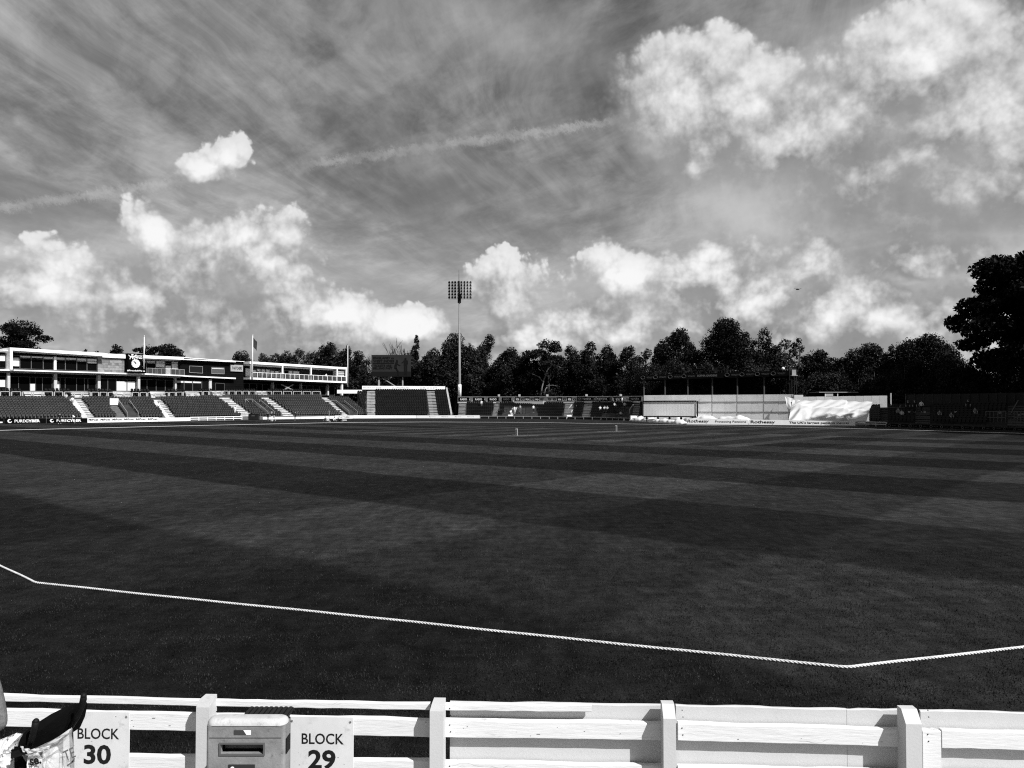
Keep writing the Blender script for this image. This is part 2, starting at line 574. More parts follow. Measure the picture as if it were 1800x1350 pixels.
def grass_material(mown=True):
    m = bpy.data.materials.new('mown_grass' if mown else 'rough_grass')
    m.use_nodes = True
    nt = m.node_tree
    b = nt.nodes['Principled BSDF']
    b.inputs['Roughness'].default_value = 0.75
    b.inputs['Specular IOR Level'].default_value = 0.015
    g = Graph(nt)
    pos = g.node('ShaderNodeNewGeometry').outputs['Position']
    x, y, z = g.sep(pos)
    patch = g.noise(pos, 0.35, 5, 0.6)
    mid = g.noise(g.vm('MULTIPLY', pos, (0.55, 1.0, 1.0)), 3.2, 6, 0.7)
    fine = g.noise(pos, 38.0, 5, 0.75)
    blade = g.noise(g.vm('MULTIPLY', pos, (1.0, 0.35, 1.0)), 90.0, 3, 0.8)
    tone = g.m('MULTIPLY', g.ramp(patch, 0.3, 0.7, 0.86, 1.14, False), g.ramp(mid, 0.28, 0.72, 0.55, 1.50, False))
    tone = g.m('MULTIPLY', tone, g.ramp(fine, 0.3, 0.72, 0.42, 1.75, False))
    tone = g.m('MULTIPLY', tone, g.ramp(blade, 0.3, 0.75, 0.65, 1.45, False))
    streak = g.noise(g.vm('MULTIPLY', pos, (4.5, 1.5, 1.0)), 1.0, 5, 0.68)
    streak2 = g.noise(g.vm('MULTIPLY', pos, (1.1, 0.42, 1.0)), 1.0, 5, 0.66)
    tone = g.m('MULTIPLY', tone, g.ramp(streak, 0.30, 0.72, 0.62, 1.48, False))
    tone = g.m('MULTIPLY', tone, g.ramp(streak2, 0.30, 0.70, 0.72, 1.32, False))
    if mown:
        c, s = math.cos(R(49)), math.sin(R(49))
        wob = g.m('MULTIPLY', g.m('SUBTRACT', g.noise(pos, 0.12, 2, 0.5), 0.5), 1.0)
        S = g.m('ADD', g.m('MULTIPLY_ADD', x, c, g.m('MULTIPLY', y, s)), wob)
        T = g.m('ADD', g.m('MULTIPLY_ADD', x, -s, g.m('MULTIPLY', y, c)), wob)
        ws = g.m('SINE', g.m('MULTIPLY', g.m('SUBTRACT', S, 8.8), math.pi / 6.7))
        wt = g.m('SINE', g.m('MULTIPLY', g.m('SUBTRACT', T, 6.4), -math.pi / 6.6))
        A = g.ramp(ws, -0.10, 0.10, -1.0, 1.0)
        B = g.ramp(wt, -0.10, 0.10, -1.0, 1.0)
        near = g.ramp(S, 8.3, 9.3)                       # the strip along the near boundary is cut once only
        A = g.mix(near, -0.95, A)
        B = g.m('MULTIPLY', B, g.ramp(T, 27.0, 22.0, 0.25, 1.0))
        # the square in the middle, cut into narrow strips along the pitch
        sq = g.m('MULTIPLY', g.m('MULTIPLY', g.ramp(S, 53.0, 53.6), g.ramp(S, 78.6, 78.0)),
                 g.m('MULTIPLY', g.ramp(T, 24.4, 24.9), g.ramp(T, 75.0, 74.0)))
        st = g.ramp(g.m('SINE', g.m('MULTIPLY', g.m('SUBTRACT', T, 47.7), math.pi / 3.05)), -0.3, 0.3, 0.0, 1.0)
        # beyond it the far outfield is cut in the other direction
        fw = g.ramp(g.m('SINE', g.m('MULTIPLY', T, math.pi / 3.3)), -0.2, 0.2, -1.0, 1.0)
        fmask = g.ramp(S, 79.0, 80.0)
        B = g.mix(fmask, B, fw)
        A = g.mix(fmask, A, 0.0)
        amp = g.ramp(y, 11.0, 32.0, 0.72, 1.1)             # contrast painted to grow with distance, standing in for shallow-view sheen
        A = g.m('MULTIPLY', A, amp)
        B = g.m('MULTIPLY', B, amp)
        A = g.m('SUBTRACT', A, g.ramp(y, 20.0, 9.0, 0.0, 0.35))
        v = g.m('MULTIPLY_ADD', A, 0.38, 1.0)
        v = g.m('MULTIPLY', v, g.m('MULTIPLY_ADD', B, 0.22, 1.0))
        worn = g.ramp(g.noise(pos, 0.9, 5, 0.7), 0.55, 0.75)
        endw = g.m('MAXIMUM', g.ramp(S, 58.0, 55.5), g.ramp(S, 74.0, 77.0))
        sqv = g.m('ADD', g.m('MULTIPLY_ADD', st, 0.85, 0.85), g.m('MULTIPLY', g.m('MULTIPLY', st, endw), g.m('MULTIPLY_ADD', worn, 1.4, 0.7)))
        v = g.mix(sq, v, sqv)
        val = g.m('MULTIPLY', g.m('MULTIPLY', v, tone), 0.0160)
    else:
        val = g.m('MULTIPLY', tone, 0.012)
    cc = g.node('ShaderNodeCombineColor')
    for i in range(3):
        nt.links.new(val, cc.inputs[i])
    nt.links.new(cc.outputs[0], b.inputs['Base Color'])
    bn = g.node('ShaderNodeBump')
    bn.inputs['Strength'].default_value = 0.9
    bn.inputs['Distance'].default_value = 0.03
    nt.links.new(g.m('ADD', fine, g.m('MULTIPLY', mid, 1.5)), bn.inputs['Height'])
    nt.links.new(bn.outputs[0], b.inputs['Normal'])
    return m

FENCE_Y = 5.36
b = MB()
b.quad((-3000, -1500, -0.06), (3000, -1500, -0.06), (3000, 4500, -0.06), (-3000, 4500, -0.06))
structure(b.build('ground', grass_material(False)))
b = MB()
far = [FP(px, 0, 0.4) for px, _ in FL]
near = [Vector((p.x, 5.62, 0)) for p in far]
vs = near + far
n = len(far)
b.add(vs, [(i, i + 1, n + i + 1, n + i) for i in range(n - 1)])
M_GRASS = grass_material(True)
structure(b.build('playing_field', M_GRASS))
b = MB()
b.box((0, -4.3, -0.02), (60, 19.8, 0.06))
structure(b.build('concourse', mat('concourse_concrete', 0.22, 0.9, 0.3, 0.9, 0.4, 30, dirt=0.3)))
# paved surround under the stands
b = MB()
back = [FP(px, 0.0, 60.0) for px, _ in FL]
fr = [FP(px, 0.0, 0.42) for px, _ in FL]
for q in fr + back: q.z = -0.02
b.add(fr + back, [(i, i + 1, n + i + 1, n + i) for i in range(n - 1)])
structure(b.build('stand_pavement', mat('dark_asphalt', 0.03, 0.9, 0.3, 0.5)))

# ------------------------------------------------------------------ near grass: real blades where single tufts can be seen
def grass_blades():
    r = np.random.default_rng(5)
    N = 290000
    y = 5.75 + (r.random(N) ** 1.7) * 11.0
    x = (r.random(N) * 2 - 1) * (y * 0.70 + 0.6)
    clump = np.sin(x * 3.1 + 2.0 * np.sin(y * 2.3)) * np.sin(y * 3.7 + 1.7 * np.sin(x * 1.9))
    keep = r.random(N) < (0.55 + 0.45 * clump)
    x, y = x[keep], y[keep]
    n = len(x)
    h = 0.012 + 0.022 * r.random(n)
    a = r.random(n) * 6.283
    lean = 0.022 * r.random(n)
    la = r.random(n) * 6.283
    wd = 0.0025 + 0.003 * r.random(n)
    base = np.stack([x, y, np.zeros(n)], 1)
    side = np.stack([np.cos(a) * wd, np.sin(a) * wd, np.zeros(n)], 1)
    tip = base + np.stack([np.cos(la) * lean, np.sin(la) * lean, h], 1)
    v = np.empty((n, 3, 3))
    v[:, 0], v[:, 1], v[:, 2] = base - side, base + side, tip
    m = bpy.data.materials.new('grass_blade')
    m.use_nodes = True
    g = Graph(m.node_tree)
    bs = m.node_tree.nodes['Principled BSDF']
    bs.inputs['Roughness'].default_value = 0.6
    bs.inputs['Specular IOR Level'].default_value = 0.05
    pos = g.node('ShaderNodeNewGeometry').outputs['Position']
    val = g.m('MULTIPLY', g.ramp(g.noise(pos, 45.0, 3, 0.7), 0.35, 0.75, 0.005, 0.042), g.ramp(g.noise(g.vm('MULTIPLY', pos, (0.5, 1.0, 1.0)), 2.2, 5, 0.65), 0.33, 0.70, 0.30, 1.7))
    cc = g.node('ShaderNodeCombineColor')
    for i in range(3):
        m.node_tree.links.new(val, cc.inputs[i])
    m.node_tree.links.new(cc.outputs[0], bs.inputs['Base Color'])
    o = mesh_np('grass', v.reshape(-1, 3), np.arange(n * 3).reshape(-1, 3), m)
    tag(o, 'short dark turf between the white fence and the boundary rope', 'grass', kind='stuff')
grass_blades()

# ------------------------------------------------------------------ boundary rope
def rope():
    loop = [G(-160, 926), G(0, 996), G(62, 1026), G(1490, 1176.5), G(1800, 1140)]
    for q in loop: q.z = 0.02
    d = (loop[4] - loop[3]).normalized()
    loop.append(loop[4] + d * 4.0)
    m = mat('rope_white', 0.60, 0.8, 0.18, 8, 0.4, 120)
    b = MB()
    # near stretch: three twisted strands
    acc = 0.0
    path = []
    for p, q in zip(loop, loop[1:]):
        L = (q - p).length
        k = max(2, int(L / 0.022))
        for i in range(k):
            path.append((p.lerp(q, i / k), acc + L * i / k))
        acc += L
    sm = []
    for i in range(len(path)):            # soften the corners and let it lie a little unevenly
        lo, hi = max(0, i - 4), min(len(path) - 1, i + 4)
        c = sum((path[j][0] for j in range(lo, hi + 1)), Vector()) / (hi - lo + 1)
        t = path[i][1]
        c.y += 0.012 * math.sin(t * 0.9) + 0.006 * math.sin(t * 3.1)
        sm.append((c, t))
    for s in range(3):
        pts = []
        for i, (c, t) in enumerate(sm):
            dd = (sm[min(i + 1, len(sm) - 1)][0] - sm[max(i - 1, 0)][0]).normalized()
            side = Vector((-dd.y, dd.x, 0))
            a = t * 2 * math.pi / 0.15 + s * 2.0944
            pts.append(c + side * (math.cos(a) * 0.0095) + ZUP * (math.sin(a) * 0.0095))
        b.tube(pts, 0.0105, 6)
    # far stretch round the field
    rest = [loop[-1] - d * .25, Vector((24, 15, .03)), Vector((44, 30, .03)), Vector((58, 52, .03)), Vector((57, 78, .03)), Vector((44, 97, .03)), Vector((24, 117, .03)), Vector((2, 132, .03)),
            Vector((-15, 135, .03)), G(600, 743), G(320, 749), G(0, 757), Vector((-68, 78, .03)), Vector((-62, 52, .03)), Vector((-40, 32, .03)), Vector((-22, 22, .03)), loop[0]]
    for q in rest: q.z = 0.035
    b.tube(rest, 0.026, 6)
    o = b.build('boundary_rope', m, smooth=True)
    tag(o, 'white twisted boundary rope lying on the turf round the field', 'rope')
rope()

# ------------------------------------------------------------------ pitch and stumps
W1, W2 = G(908, 766), G(1083, 758.6)
ax = (W2 - W1).normalized()
side = Vector((-ax.y, ax.x, 0))
mid = (W1 + W2) / 2
b = MB()
b.grid(lambda u, v: mid + ax * ((u - 0.5) * 24) + side * ((v - 0.5) * 3.0) + ZUP * 0.006, 12, 3)
structure(b.build('pitch', mat('rolled_pitch', 0.030, 0.8, 0.5, 0.9, 0, dirt=0.3)))
b = MB()
for w, sg in ((W1, 1), (W2, -1)):
    for off, ln in ((0.0, 2.64), (1.22, 3.6)):
        c = w + ax * (sg * off) + ZUP * 0.011
        b.add([c + ax * s0 * 0.06 + side * s1 * ln / 2 for s0, s1 in ((-1, -1), (1, -1), (1, 1), (-1, 1))], [(0, 1, 2, 3)])
o = b.build('crease_lines', mat('crease_white', 0.4, 0.8))
structure(o)
for w, which in ((W1, 'nearer'), (W2, 'farther')):
    t = thing('wicket', 'set of pale stumps standing at the %s end of the pitch' % which, 'wicket', w, 'wickets')
    for k in (-1, 0, 1):
        c = w + side * (k * 0.105)
        b = MB()
        b.tube((c, c + ZUP * 0.03, c + ZUP * 0.68, c + ZUP * 0.711), (0.019, 0.024, 0.024, 0.018), 8)
        b.build('stump', mat('stump_wood', 0.55, 0.5), t, smooth=True)
    for k in (0, 1):
        b = MB()
        c = w + side * (-0.105 + k * 0.105) + ZUP * 0.72
        b.tube((c, c + side * 0.03, c + side * 0.052, c + side * 0.08, c + side * 0.105), (0.006, 0.01, 0.014, 0.01, 0.006), 6)
        b.build('bail', mat('stump_wood', 0.55), t)

# ------------------------------------------------------------------ seating
def seat_template():
    b = MB()
    # back shell with rounded upper corners, leaning back
    prof = [(-.215, .36), (.215, .36), (.225, .68), (.15, .78), (-.15, .78), (-.225, .68)]
    fr = [Vector((x, 0.06 + (z - .36) * 0.18, z)) for x, z in prof]
    bk = [p + Vector((0, .045, 0)) for p in fr]
    n = 6
    b.add(fr + bk, [tuple(range(n)), tuple(range(2 * n - 1, n - 1, -1))] + [(i, i + n, (i + 1) % n + n, (i + 1) % n) for i in range(n)])
    # tipped-up pan
    b.hexa([Vector(v) for v in ((-.2, -.10, .30), (.2, -.10, .30), (.2, .03, .30), (-.2, .03, .30), (-.19, -.02, .64), (.19, -.02, .64), (.19, .05, .64), (-.19, .05, .64))])
    # bracket down to the step
    b.hexa([Vector(v) for v in ((-.03, .0, .0), (.03, .0, .0), (.03, .06, .0), (-.03, .06, .0), (-.03, .0, .36), (.03, .0, .36), (.03, .06, .36), (-.03, .06, .36))])
    return b
SEAT = seat_template()
PAN = set(range(8, 14))            # faces of the tipped-up pan
M_PAN = mat('seat_pan_highlit', .042, .4, .3, .6, spec=.1)  # pans painted paler than the shells to carry the sun highlights
M_PAN_D = mat('seat_pan_dark_highlit', .013, .4, .3, .6, spec=.06)
SEAT_V = np.array([tuple(v) for v in SEAT.v])
SEAT_ME = {}

def lerp_poly(A, B, f):
    return [a.lerp(b, f) for a, b in zip(A, B)]

def seating(parent, front, back, rows, m, aisles=(), pitch=0.52, holes=(), single=0, step_m=None, conc=None, flat=0.0, name='terrace_steps'):
    """stepped terrace between two polylines with a seat row on every step.
    aisles: (station index, half width m); holes: (i0, i1, f0, f1) areas without seats; single: how many seats of the lowest rows become parts of their own"""
    conc = conc or M_CONC
    pan = M_PAN if m.name == 'seat_plastic_grey' else M_PAN_D
    nst = len(front)
    lines = [lerp_poly(front, back, k / rows) for k in range(rows + 1)]
    b = MB()
    for k in range(rows):
        a, c = lines[k], lines[k + 1]
        za = [p.z for p in a]
        for i in range(nst - 1):
            p0, p1 = a[i], a[i + 1]
            q0, q1 = Vector((c[i].x, c[i].y, za[i])), Vector((c[i + 1].x, c[i + 1].y, za[i + 1]))
            b.quad(p0, p1, q1, q0)
            b.quad(q0, q1, c[i + 1], c[i])
            if k == 0:
                b.quad(Vector((p0.x, p0.y, -0.05)), Vector((p1.x, p1.y, -0.05)), p1, p0)
    for i in (0, nst - 1):                      # end walls
        for k in range(rows):
            a, c = lines[k][i], lines[k + 1][i]
            b.quad(Vector((a.x, a.y, -0.05)), Vector((c.x, c.y, -0.05)), Vector((c.x, c.y, a.z)), a)
    b.build(name, conc, parent)
    mats, done = [], 0
    pos = []
    for k in range(rows):
        a, c = lines[k], lines[k + 1]
        mid = [p.lerp(q, 0.42) for p, q in zip(a, c)]
        cum = [0.0]
        for i in range(nst - 1):
            cum.append(cum[-1] + (mid[i + 1] - mid[i]).length)
        nn = int(cum[-1] / pitch)
        for j in range(nn):
            s = (j + 0.5) * cum[-1] / nn
            i = max(q for q in range(nst - 1) if cum[q] <= s)
            t = (s - cum[i]) / (cum[i + 1] - cum[i])
            if any(abs(s - (cum[int(x)] + (x - int(x)) * ((cum[int(x) + 1] - cum[int(x)]) if x > int(x) else 0))) < hw + 0.2 for x, hw in aisles):
                continue
            st = i + t
            f = k / rows
            if any(h[0] <= st <= h[1] and h[2] <= f <= h[3] for h in holes):
                continue
            p = mid[i].lerp(mid[i + 1], t)
            p.z = a[i].z * (1 - t) + a[i + 1].z * t
            d = (mid[i + 1] - mid[i]); d.z = 0; d.normalize()
            pos.append((p, d, k))
    objs = 0
    allv = []
    for (p, d, k) in pos:
        if objs < single:
            objs += 1
            key = m.name
            if key not in SEAT_ME:
                me = bpy.data.meshes.new('seat')
                me.from_pydata([tuple(v) for v in SEAT.v], [], SEAT.f)
                me.materials.append(m); me.materials.append(pan)
                me.polygons.foreach_set('material_index', [1 if q in PAN else 0 for q in range(len(SEAT.f))])
                SEAT_ME[key] = me
            o = bpy.data.objects.new('seat', SEAT_ME[key])
            C.objects.link(o)
            o.parent = parent
            o.location = p - root_loc(parent)
            o.rotation_euler = (0, 0, math.atan2(d.y, d.x) + rng.uniform(-.04, .04))
            continue
        cth, sth = d.x, d.y
        v = SEAT_V
        allv.append(np.stack([v[:, 0] * cth - v[:, 1] * sth + p.x, v[:, 0] * sth + v[:, 1] * cth + p.y, v[:, 2] + p.z], 1))
    if allv:
        V = np.concatenate(allv)
        nv = len(SEAT_V)
        me = bpy.data.meshes.new('seat_rows')
        fs = []
        for i in range(len(allv)):
            o_ = i * nv
            fs.extend(tuple(q + o_ for q in f) for f in SEAT.f)
        off = root_loc(parent)
        me.from_pydata((V - np.array(off)).tolist(), [], fs)
        me.materials.append(m); me.materials.append(pan)
        me.polygons.foreach_set('material_index', [1 if q in PAN else 0 for q in range(len(SEAT.f))] * len(allv))
        o = bpy.data.objects.new('seat_rows', me)
        C.objects.link(o)
        o.parent = parent
        o['kind'] = 'stuff'
    # aisles: half steps in pale concrete
    for x, hw in aisles:
        i = min(int(x), nst - 2)
        t = x - i
        b = MB()
        for k in range(rows * 2):
            f0, f1 = k / (rows * 2), (k + 1) / (rows * 2)
            L0, L1 = lerp_poly(front, back, f0), lerp_poly(front, back, f1)
            p, q = L0[i].lerp(L0[i + 1], t), L1[i].lerp(L1[i + 1], t)
            d = (L0[i + 1] - L0[i]); d.z = 0; d.normalize()
            z1 = p.z + 0.03 + (0.5 if k % 2 else 0.0) * 0
            zt = lerp_poly(front, back, (k // 2) / rows)[i].z * (1 - t) + lerp_poly(front, back, (k // 2) / rows)[i + 1].z * t
            zn = lerp_poly(front, back, (k // 2 + 1) / rows)[i].z * (1 - t) + lerp_poly(front, back, (k // 2 + 1) / rows)[i + 1].z * t
            z1 = zt + 0.012 if k % 2 == 0 else (zt + zn) / 2
            e = d * hw
            b.hexa((Vector((*(p - e).xy, zt - .3)), Vector((*(p + e).xy, zt - .3)), Vector((*(q + e).xy, zt - .3)), Vector((*(q - e).xy, zt - .3)),
                    Vector((*(p - e).xy, z1)), Vector((*(p + e).xy, z1)), Vector((*(q + e).xy, z1)), Vector((*(q - e).xy, z1))))
        b.build('aisle_steps', step_m or M_STEP, parent)

def railing(b, pts, h, bars=(1.0,), post=0.05, bar=0.04, gap=2.0):
    """posts and bars along a polyline"""
    for p, q in zip(pts, pts[1:]):
        L = (q - p).length
        k = max(1, round(L / gap))
        for i in range(k + 1):
            c = p.lerp(q, i / k)
            b.beam(c, c + ZUP * h, post)
        for f in bars:
            b.beam(p + ZUP * h * f, q + ZUP * h * f, bar)

# ------------------------------------------------------------------ pavilion on the left
BX0, BY0 = -900 / F * 131, 131.0
BX1, BY1 = -300 / F * 188, 188.0
BL = math.hypot(BX1 - BX0, BY1 - BY0)
BU = Vector((BX1 - BX0, BY1 - BY0, 0)) / BL
BN = Vector((BU.y, -BU.x, 0))
def bt(px):
    k = (px - 900) / F
    return (BY0 * k - BX0) / ((BX1 - BX0) - (BY1 - BY0) * k)
def BP(px, py, d=0.0):
    """point on the pavilion front (pushed out by d towards the field) that the pixel looks at"""
    t = bt(px)
    Y = BY0 + (BY1 - BY0) * t
    return P(px, py, Y) + BN * d
def ln(*pts):
    def f(x):
        for (a, A), (b_, B) in zip(pts, pts[1:]):
            if x <= b_ or (b_, B) == pts[-1]:
                return A + (B - A) * (x - a) / (b_ - a)
    return f
def val(f, x):
    return f(x) if callable(f) else f
def bbx(b, x0, x1, top, bot, d0, d1):
    """slab on the pavilion front between two pixels columns, two lines and two depths"""
    A, B_, Cc, D = BP(x0, val(bot, x0)), BP(x1, val(bot, x1)), BP(x0, val(top, x0)), BP(x1, val(top, x1))
    b.hexa((A + BN * d1, B_ + BN * d1, B_ + BN * d0, A + BN * d0, Cc + BN * d1, D + BN * d1, D + BN * d0, Cc + BN * d0))
    return b

roof_t = ln((-60, 607), (12, 611.5), (178, 621), (246, 624.8), (318, 628), (430, 636), (600, 646.5))
roof_b = ln((-60, 612), (12, 616.3), (178, 626.6), (246, 630), (318, 632.8), (430, 640.2), (600, 650))
slab_t = ln((-60, 648), (17, 650), (245, 656.6), (318, 660), (430, 665), (600, 672))
slab_b = ln((-60, 650.4), (17, 652.3), (245, 658.8), (318, 662), (430, 667.4), (600, 674))
base_y = ln((-60, 693), (12, 693), (300, 693), (600, 695))
win_t = ln((-60, 621), (17, 623.5), (172, 630.5), (318, 637), (430, 644), (600, 652))
win_b = ln((-60, 646), (17, 647.5), (172, 652.5), (318, 658), (600, 668))
g_t = ln((-60, 660), (17, 661.5), (245, 666.5), (430, 672), (600, 678))

pav = thing('cricket_pavilion', 'long white two-storey pavilion with glazed fronts above the left terrace', 'pavilion', Vector((*BP(300, 693).xy, 0)))
b = MB()
bbx(b, -60, 598, lambda x: roof_b(x) - 1.0, lambda x: 735, -16, -2.2)      # body behind the glazing
b.build('inner_wall', mat('dark_interior', 0.02, 0.8, 0.3, 0.4), pav)
b = MB()
bbx(b, -60, 12, lambda x: roof_t(x) + 4, lambda x: roof_b(x) + 3, -15, 0.4)
bbx(b, 12, 178, roof_t, roof_b, -15, 1.4)
bbx(b, 178, 246, roof_t, lambda x: roof_b(x) + 1.5, -15, 0.35)
bbx(b, 246, 318, roof_t, roof_b, -15, 1.2)
bbx(b, 428, 599, roof_t, roof_b, -15, 2.4)
b.build('roof', M_FASCIA, pav)
b = MB()
bbx(b, 12, 17, roof_b, slab_t, -1, 1.4)                                    # upright of the white frame
b.build('frame_upright', M_FASCIA, pav)
for x0, x1, dd in ((-60, 17, 1.2), (17.3, 178, 1.8), (178.3, 246, 1.0), (246.3, 316, 1.9), (316.3, 410, 1.0)):
    b = MB()
    bbx(b, x0, x1, slab_t, slab_b, -1.9, dd)
    b.build('floor_slab', M_FASCIA if x0 != 316.3 else M_WHITE, pav)
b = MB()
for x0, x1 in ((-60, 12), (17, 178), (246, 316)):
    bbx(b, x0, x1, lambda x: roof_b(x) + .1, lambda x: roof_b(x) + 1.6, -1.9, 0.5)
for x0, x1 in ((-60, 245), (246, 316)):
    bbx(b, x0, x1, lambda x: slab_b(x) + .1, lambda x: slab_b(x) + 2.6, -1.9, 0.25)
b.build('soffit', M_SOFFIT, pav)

def windows(xs, top, bot, d=0.0, blinds=(), lit=(), transom=None, frame=M_FRAME, glass=M_GLASS):
    for i, (x0, x1) in enumerate(zip(xs, xs[1:])):
        b = MB()
        w = 0.55
        bbx(b, x0, x0 + w, top, bot, d - .1, d + .06)
        bbx(b, x1 - w, x1 - .02, top, bot, d - .1, d + .06)
        bbx(b, x0 + w, x1 - w, top, lambda x: val(top, x) + .6, d - .1, d + .05)
        bbx(b, x0 + w, x1 - w, lambda x: val(bot, x) - .6, bot, d - .1, d + .05)
        if transom:
            bbx(b, x0 + w, x1 - w, lambda x: val(top, x) + transom, lambda x: val(top, x) + transom + .5, d - .1, d + .05)
        f = b.build('window', frame, pav)
        b = MB()
        bbx(b, x0 + w, x1 - w, lambda x: val(top, x) + .6, lambda x: val(bot, x) - .6, d - .09, d - .05)
        b.build('pane', glass, f)
        if i in dict(blinds):
            fr = dict(blinds)[i]
            b = MB()
            y0 = lambda x: val(top, x) + .8 + fr[0] * (val(bot, x) - val(top, x))
            y1 = lambda x: val(top, x) + fr[1] * (val(bot, x) - val(top, x)) - .8
            bbx(b, x0 + w + .3, x1 - w - .3, y0, y1, d - .04, d - .02)
            b.build('blind', M_BLIND, f)
# upper floor, first wing
windows([-60, -40, -20, 0, 11], win_t, win_b, -.3, blinds=((2, (.1, .55)), (3, (.0, .5)), (1, (0, .4))))
windows([17.5, 36, 56, 77, 95], win_t, win_b, -.3, blinds=((0, (.15, .85)), (1, (.0, .18)), (2, (0, .18)), (3, (0, .22))), transom=5)
windows([99, 116, 136, 154, 172], win_t, win_b, -.3, blinds=((0, (.0, .25)), (1, (.0, .2)), (2, (0, .3)), (3, (0, .42))), transom=5)
b = MB(); bbx(b, 95.2, 98.8, win_t, win_b, -.5, .1); b.build('column', M_WHITE, pav)
# timber-clad wall: courses of boards
b = MB(); bbx(b, 172.2, 219, lambda x: roof_b(x) + 1.5, slab_t, -1.5, -.14); b.build('clad_wall', M_FRAME, pav)
m_clad = [mat('zinc_panel_%d' % i, v, 0.7, .25, 2.0) for i, v in enumerate((.15, .19, .24))]
for r in range(6):
    xs = [172.4]
    while xs[-1] < 218:
        xs.append(min(218.8, xs[-1] + rng.uniform(5, 14)))
    for x0, x1 in zip(xs, xs[1:]):
        if x1 - x0 < 1: continue
        H0 = lambda x: roof_b(x) + 1.8 + (slab_t(x) - roof_b(x) - 2.0) * r / 6 + .12
        H1 = lambda x: roof_b(x) + 1.8 + (slab_t(x) - roof_b(x) - 2.0) * (r + 1) / 6 - .12
        b = MB(); bbx(b, x0 + .1, x1 - .1, H0, H1, -.13, -.05 + rng.uniform(-.02, .02))
        b.build('panel', rng.choice(m_clad), pav)
# clock tower
b = MB(); bbx(b, 219.2, 244.6, lambda x: 622 + (x - 219) * .05, lambda x: 655.0 + (x - 219) * .05, -3, 1.5)
clk = b.build('clock_panel', M_BLACK, pav)
b = MB(); bbx(b, 218.8, 244.9, lambda x: 620.9 + (x - 219) * .05, lambda x: 621.5 + (x - 219) * .05, -3, 1.6); b.build('panel_cap', M_STEEL, clk)
cc = BP(231.6, 639.6, 1.54)
rad = 7.4 / F * cc.y
b = MB(); b.disc(cc + BN * .05, BN, rad, .12, 40); face = b.build('clock_face', M_LETTER, clk)
b = MB()
for hgt, ang, w in ((.8, -42, .12), (.55, -28, .16)):
    dirv = BU * math.sin(R(ang)) + ZUP * math.cos(R(ang))
    b.beam(cc + BN * .15 - dirv * .15 * rad, cc + BN * .15 + dirv * rad * hgt, w, .05, up=BN)
b.build('clock_hand', M_INK, clk)
b = MB()
for k in range(12):
    dv = BU * math.sin(k * math.pi / 6) + ZUP * math.cos(k * math.pi / 6)
    b = MB(); b.beam(cc + BN * .13 + dv * rad * .86, cc + BN * .13 + dv * rad * .96, .07, .03, up=BN); b.build('hour_mark', M_GREYINK, clk)
lettering('#ProudofWales', BP(232.5, 652.0, 1.56), BU, ZUP, 20 / F * cc.y * 1.55, .33, M_LETTER, clk, bold=.02)
lettering('Cymru', BP(238.5, 626.4, 1.56), BU, ZUP, 1.75, .42, M_LETTER, clk, bold=.02)
lettering('Wales', BP(238.5, 629.4, 1.56), BU, ZUP, 1.75, .42, M_LETTER, clk, bold=.02)
b = MB()                                                    # emblem: a small walking beast in strokes
ec = BP(226.6, 628, 1.56)
for (x0, z0, x1, z1, w) in ((-.5, .0, .35, .12, .26), (.3, .1, .55, .4, .16), (.5, .4, .78, .34, .13), (-.4, 0, -.55, -.45, .13), (.2, .0, .3, -.45, .13), (-.1, 0, .0, -.42, .12), (-.5, .05, -.8, .35, .1), (-.1, .1, -.2, .55, .16), (-.2, .5, .15, .42, .1), (.45, .1, .72, -.12, .1)):
    b.beam(ec + BU * x0 + ZUP * z0, ec + BU * x1 + ZUP * z1, w, .03, up=BN)
b.build('emblem', M_LETTER, clk)
# upper floor, second wing with balcony
windows([246.6, 260, 276, 293, 304, 316], lambda x: roof_b(x) + 2.6, slab_t, -.6, blinds=((0, (0, .22)), (1, (0, .24)), (2, (0, .5)), (3, (.3, 1.0)), (4, (0, .6))), transom=4)
gl = mat('balcony_glass', 0.10, 0.05, spec=0.6, alpha=0.35)
def balcony_front(x0, x1, y_t, y_b, step, d, rail_m):
    b = MB()
    bbx(b, x0, x1, y_t, lambda x: val(y_t, x) + .7, d - .06, d + .06)
    b.build('handrail', rail_m, pav)
    n_ = round((x1 - x0) / step)
    for i in range(n_ + 1):
        x = x0 + (x1 - x0) * i / n_
        b = MB(); bbx(b, x - .28, x + .28, y_t, y_b, d - .05, d + .05); b.build('baluster', rail_m, pav)
        if i < n_:
            b = MB(); bbx(b, x + .4, x + (x1 - x0) / n_ - .4, lambda q: val(y_t, q) + 1, lambda q: val(y_b, q) - .3, d - .015, d + .015)
            b.build('glass_panel', gl, pav)
balcony_front(252, 316, ln((252, 647.2), (318, 650)), slab_t, 8, 1.8, M_RAIL)
# dark clad block
dk_t, dk_b = ln((316, 628), (428, 635.5)), 691
b = MB(); bbx(b, 316.2, 427.8, lambda x: dk_t(x) + .9, 694, -15, 0.0); dark = b.build('dark_wall', M_DARK, pav)
for k in range(14):                                        # overlapping boards
    y0 = lambda x, k=k: dk_t(x) + 1.2 + (690 - dk_t(x)) * k / 14
    y1 = lambda x, k=k: dk_t(x) + 1.2 + (690 - dk_t(x)) * (k + .93) / 14
    b = MB(); bbx(b, 316.4, 427.6, y0, y1, .01, .06); b.build('plank', M_DARK, dark)
b = MB(); bbx(b, 315.8, 428, lambda x: dk_t(x) - .1, lambda x: dk_t(x) + .8, -15, .35); b.build('roof_edge', M_FASCIA, pav)
b = MB(); bbx(b, 316.5, 410, ln((316, 631.2), (410, 635.6)), ln((316, 632.6), (410, 637)), .07, 1.0); b.build('canopy_strip', M_FASCIA, pav)
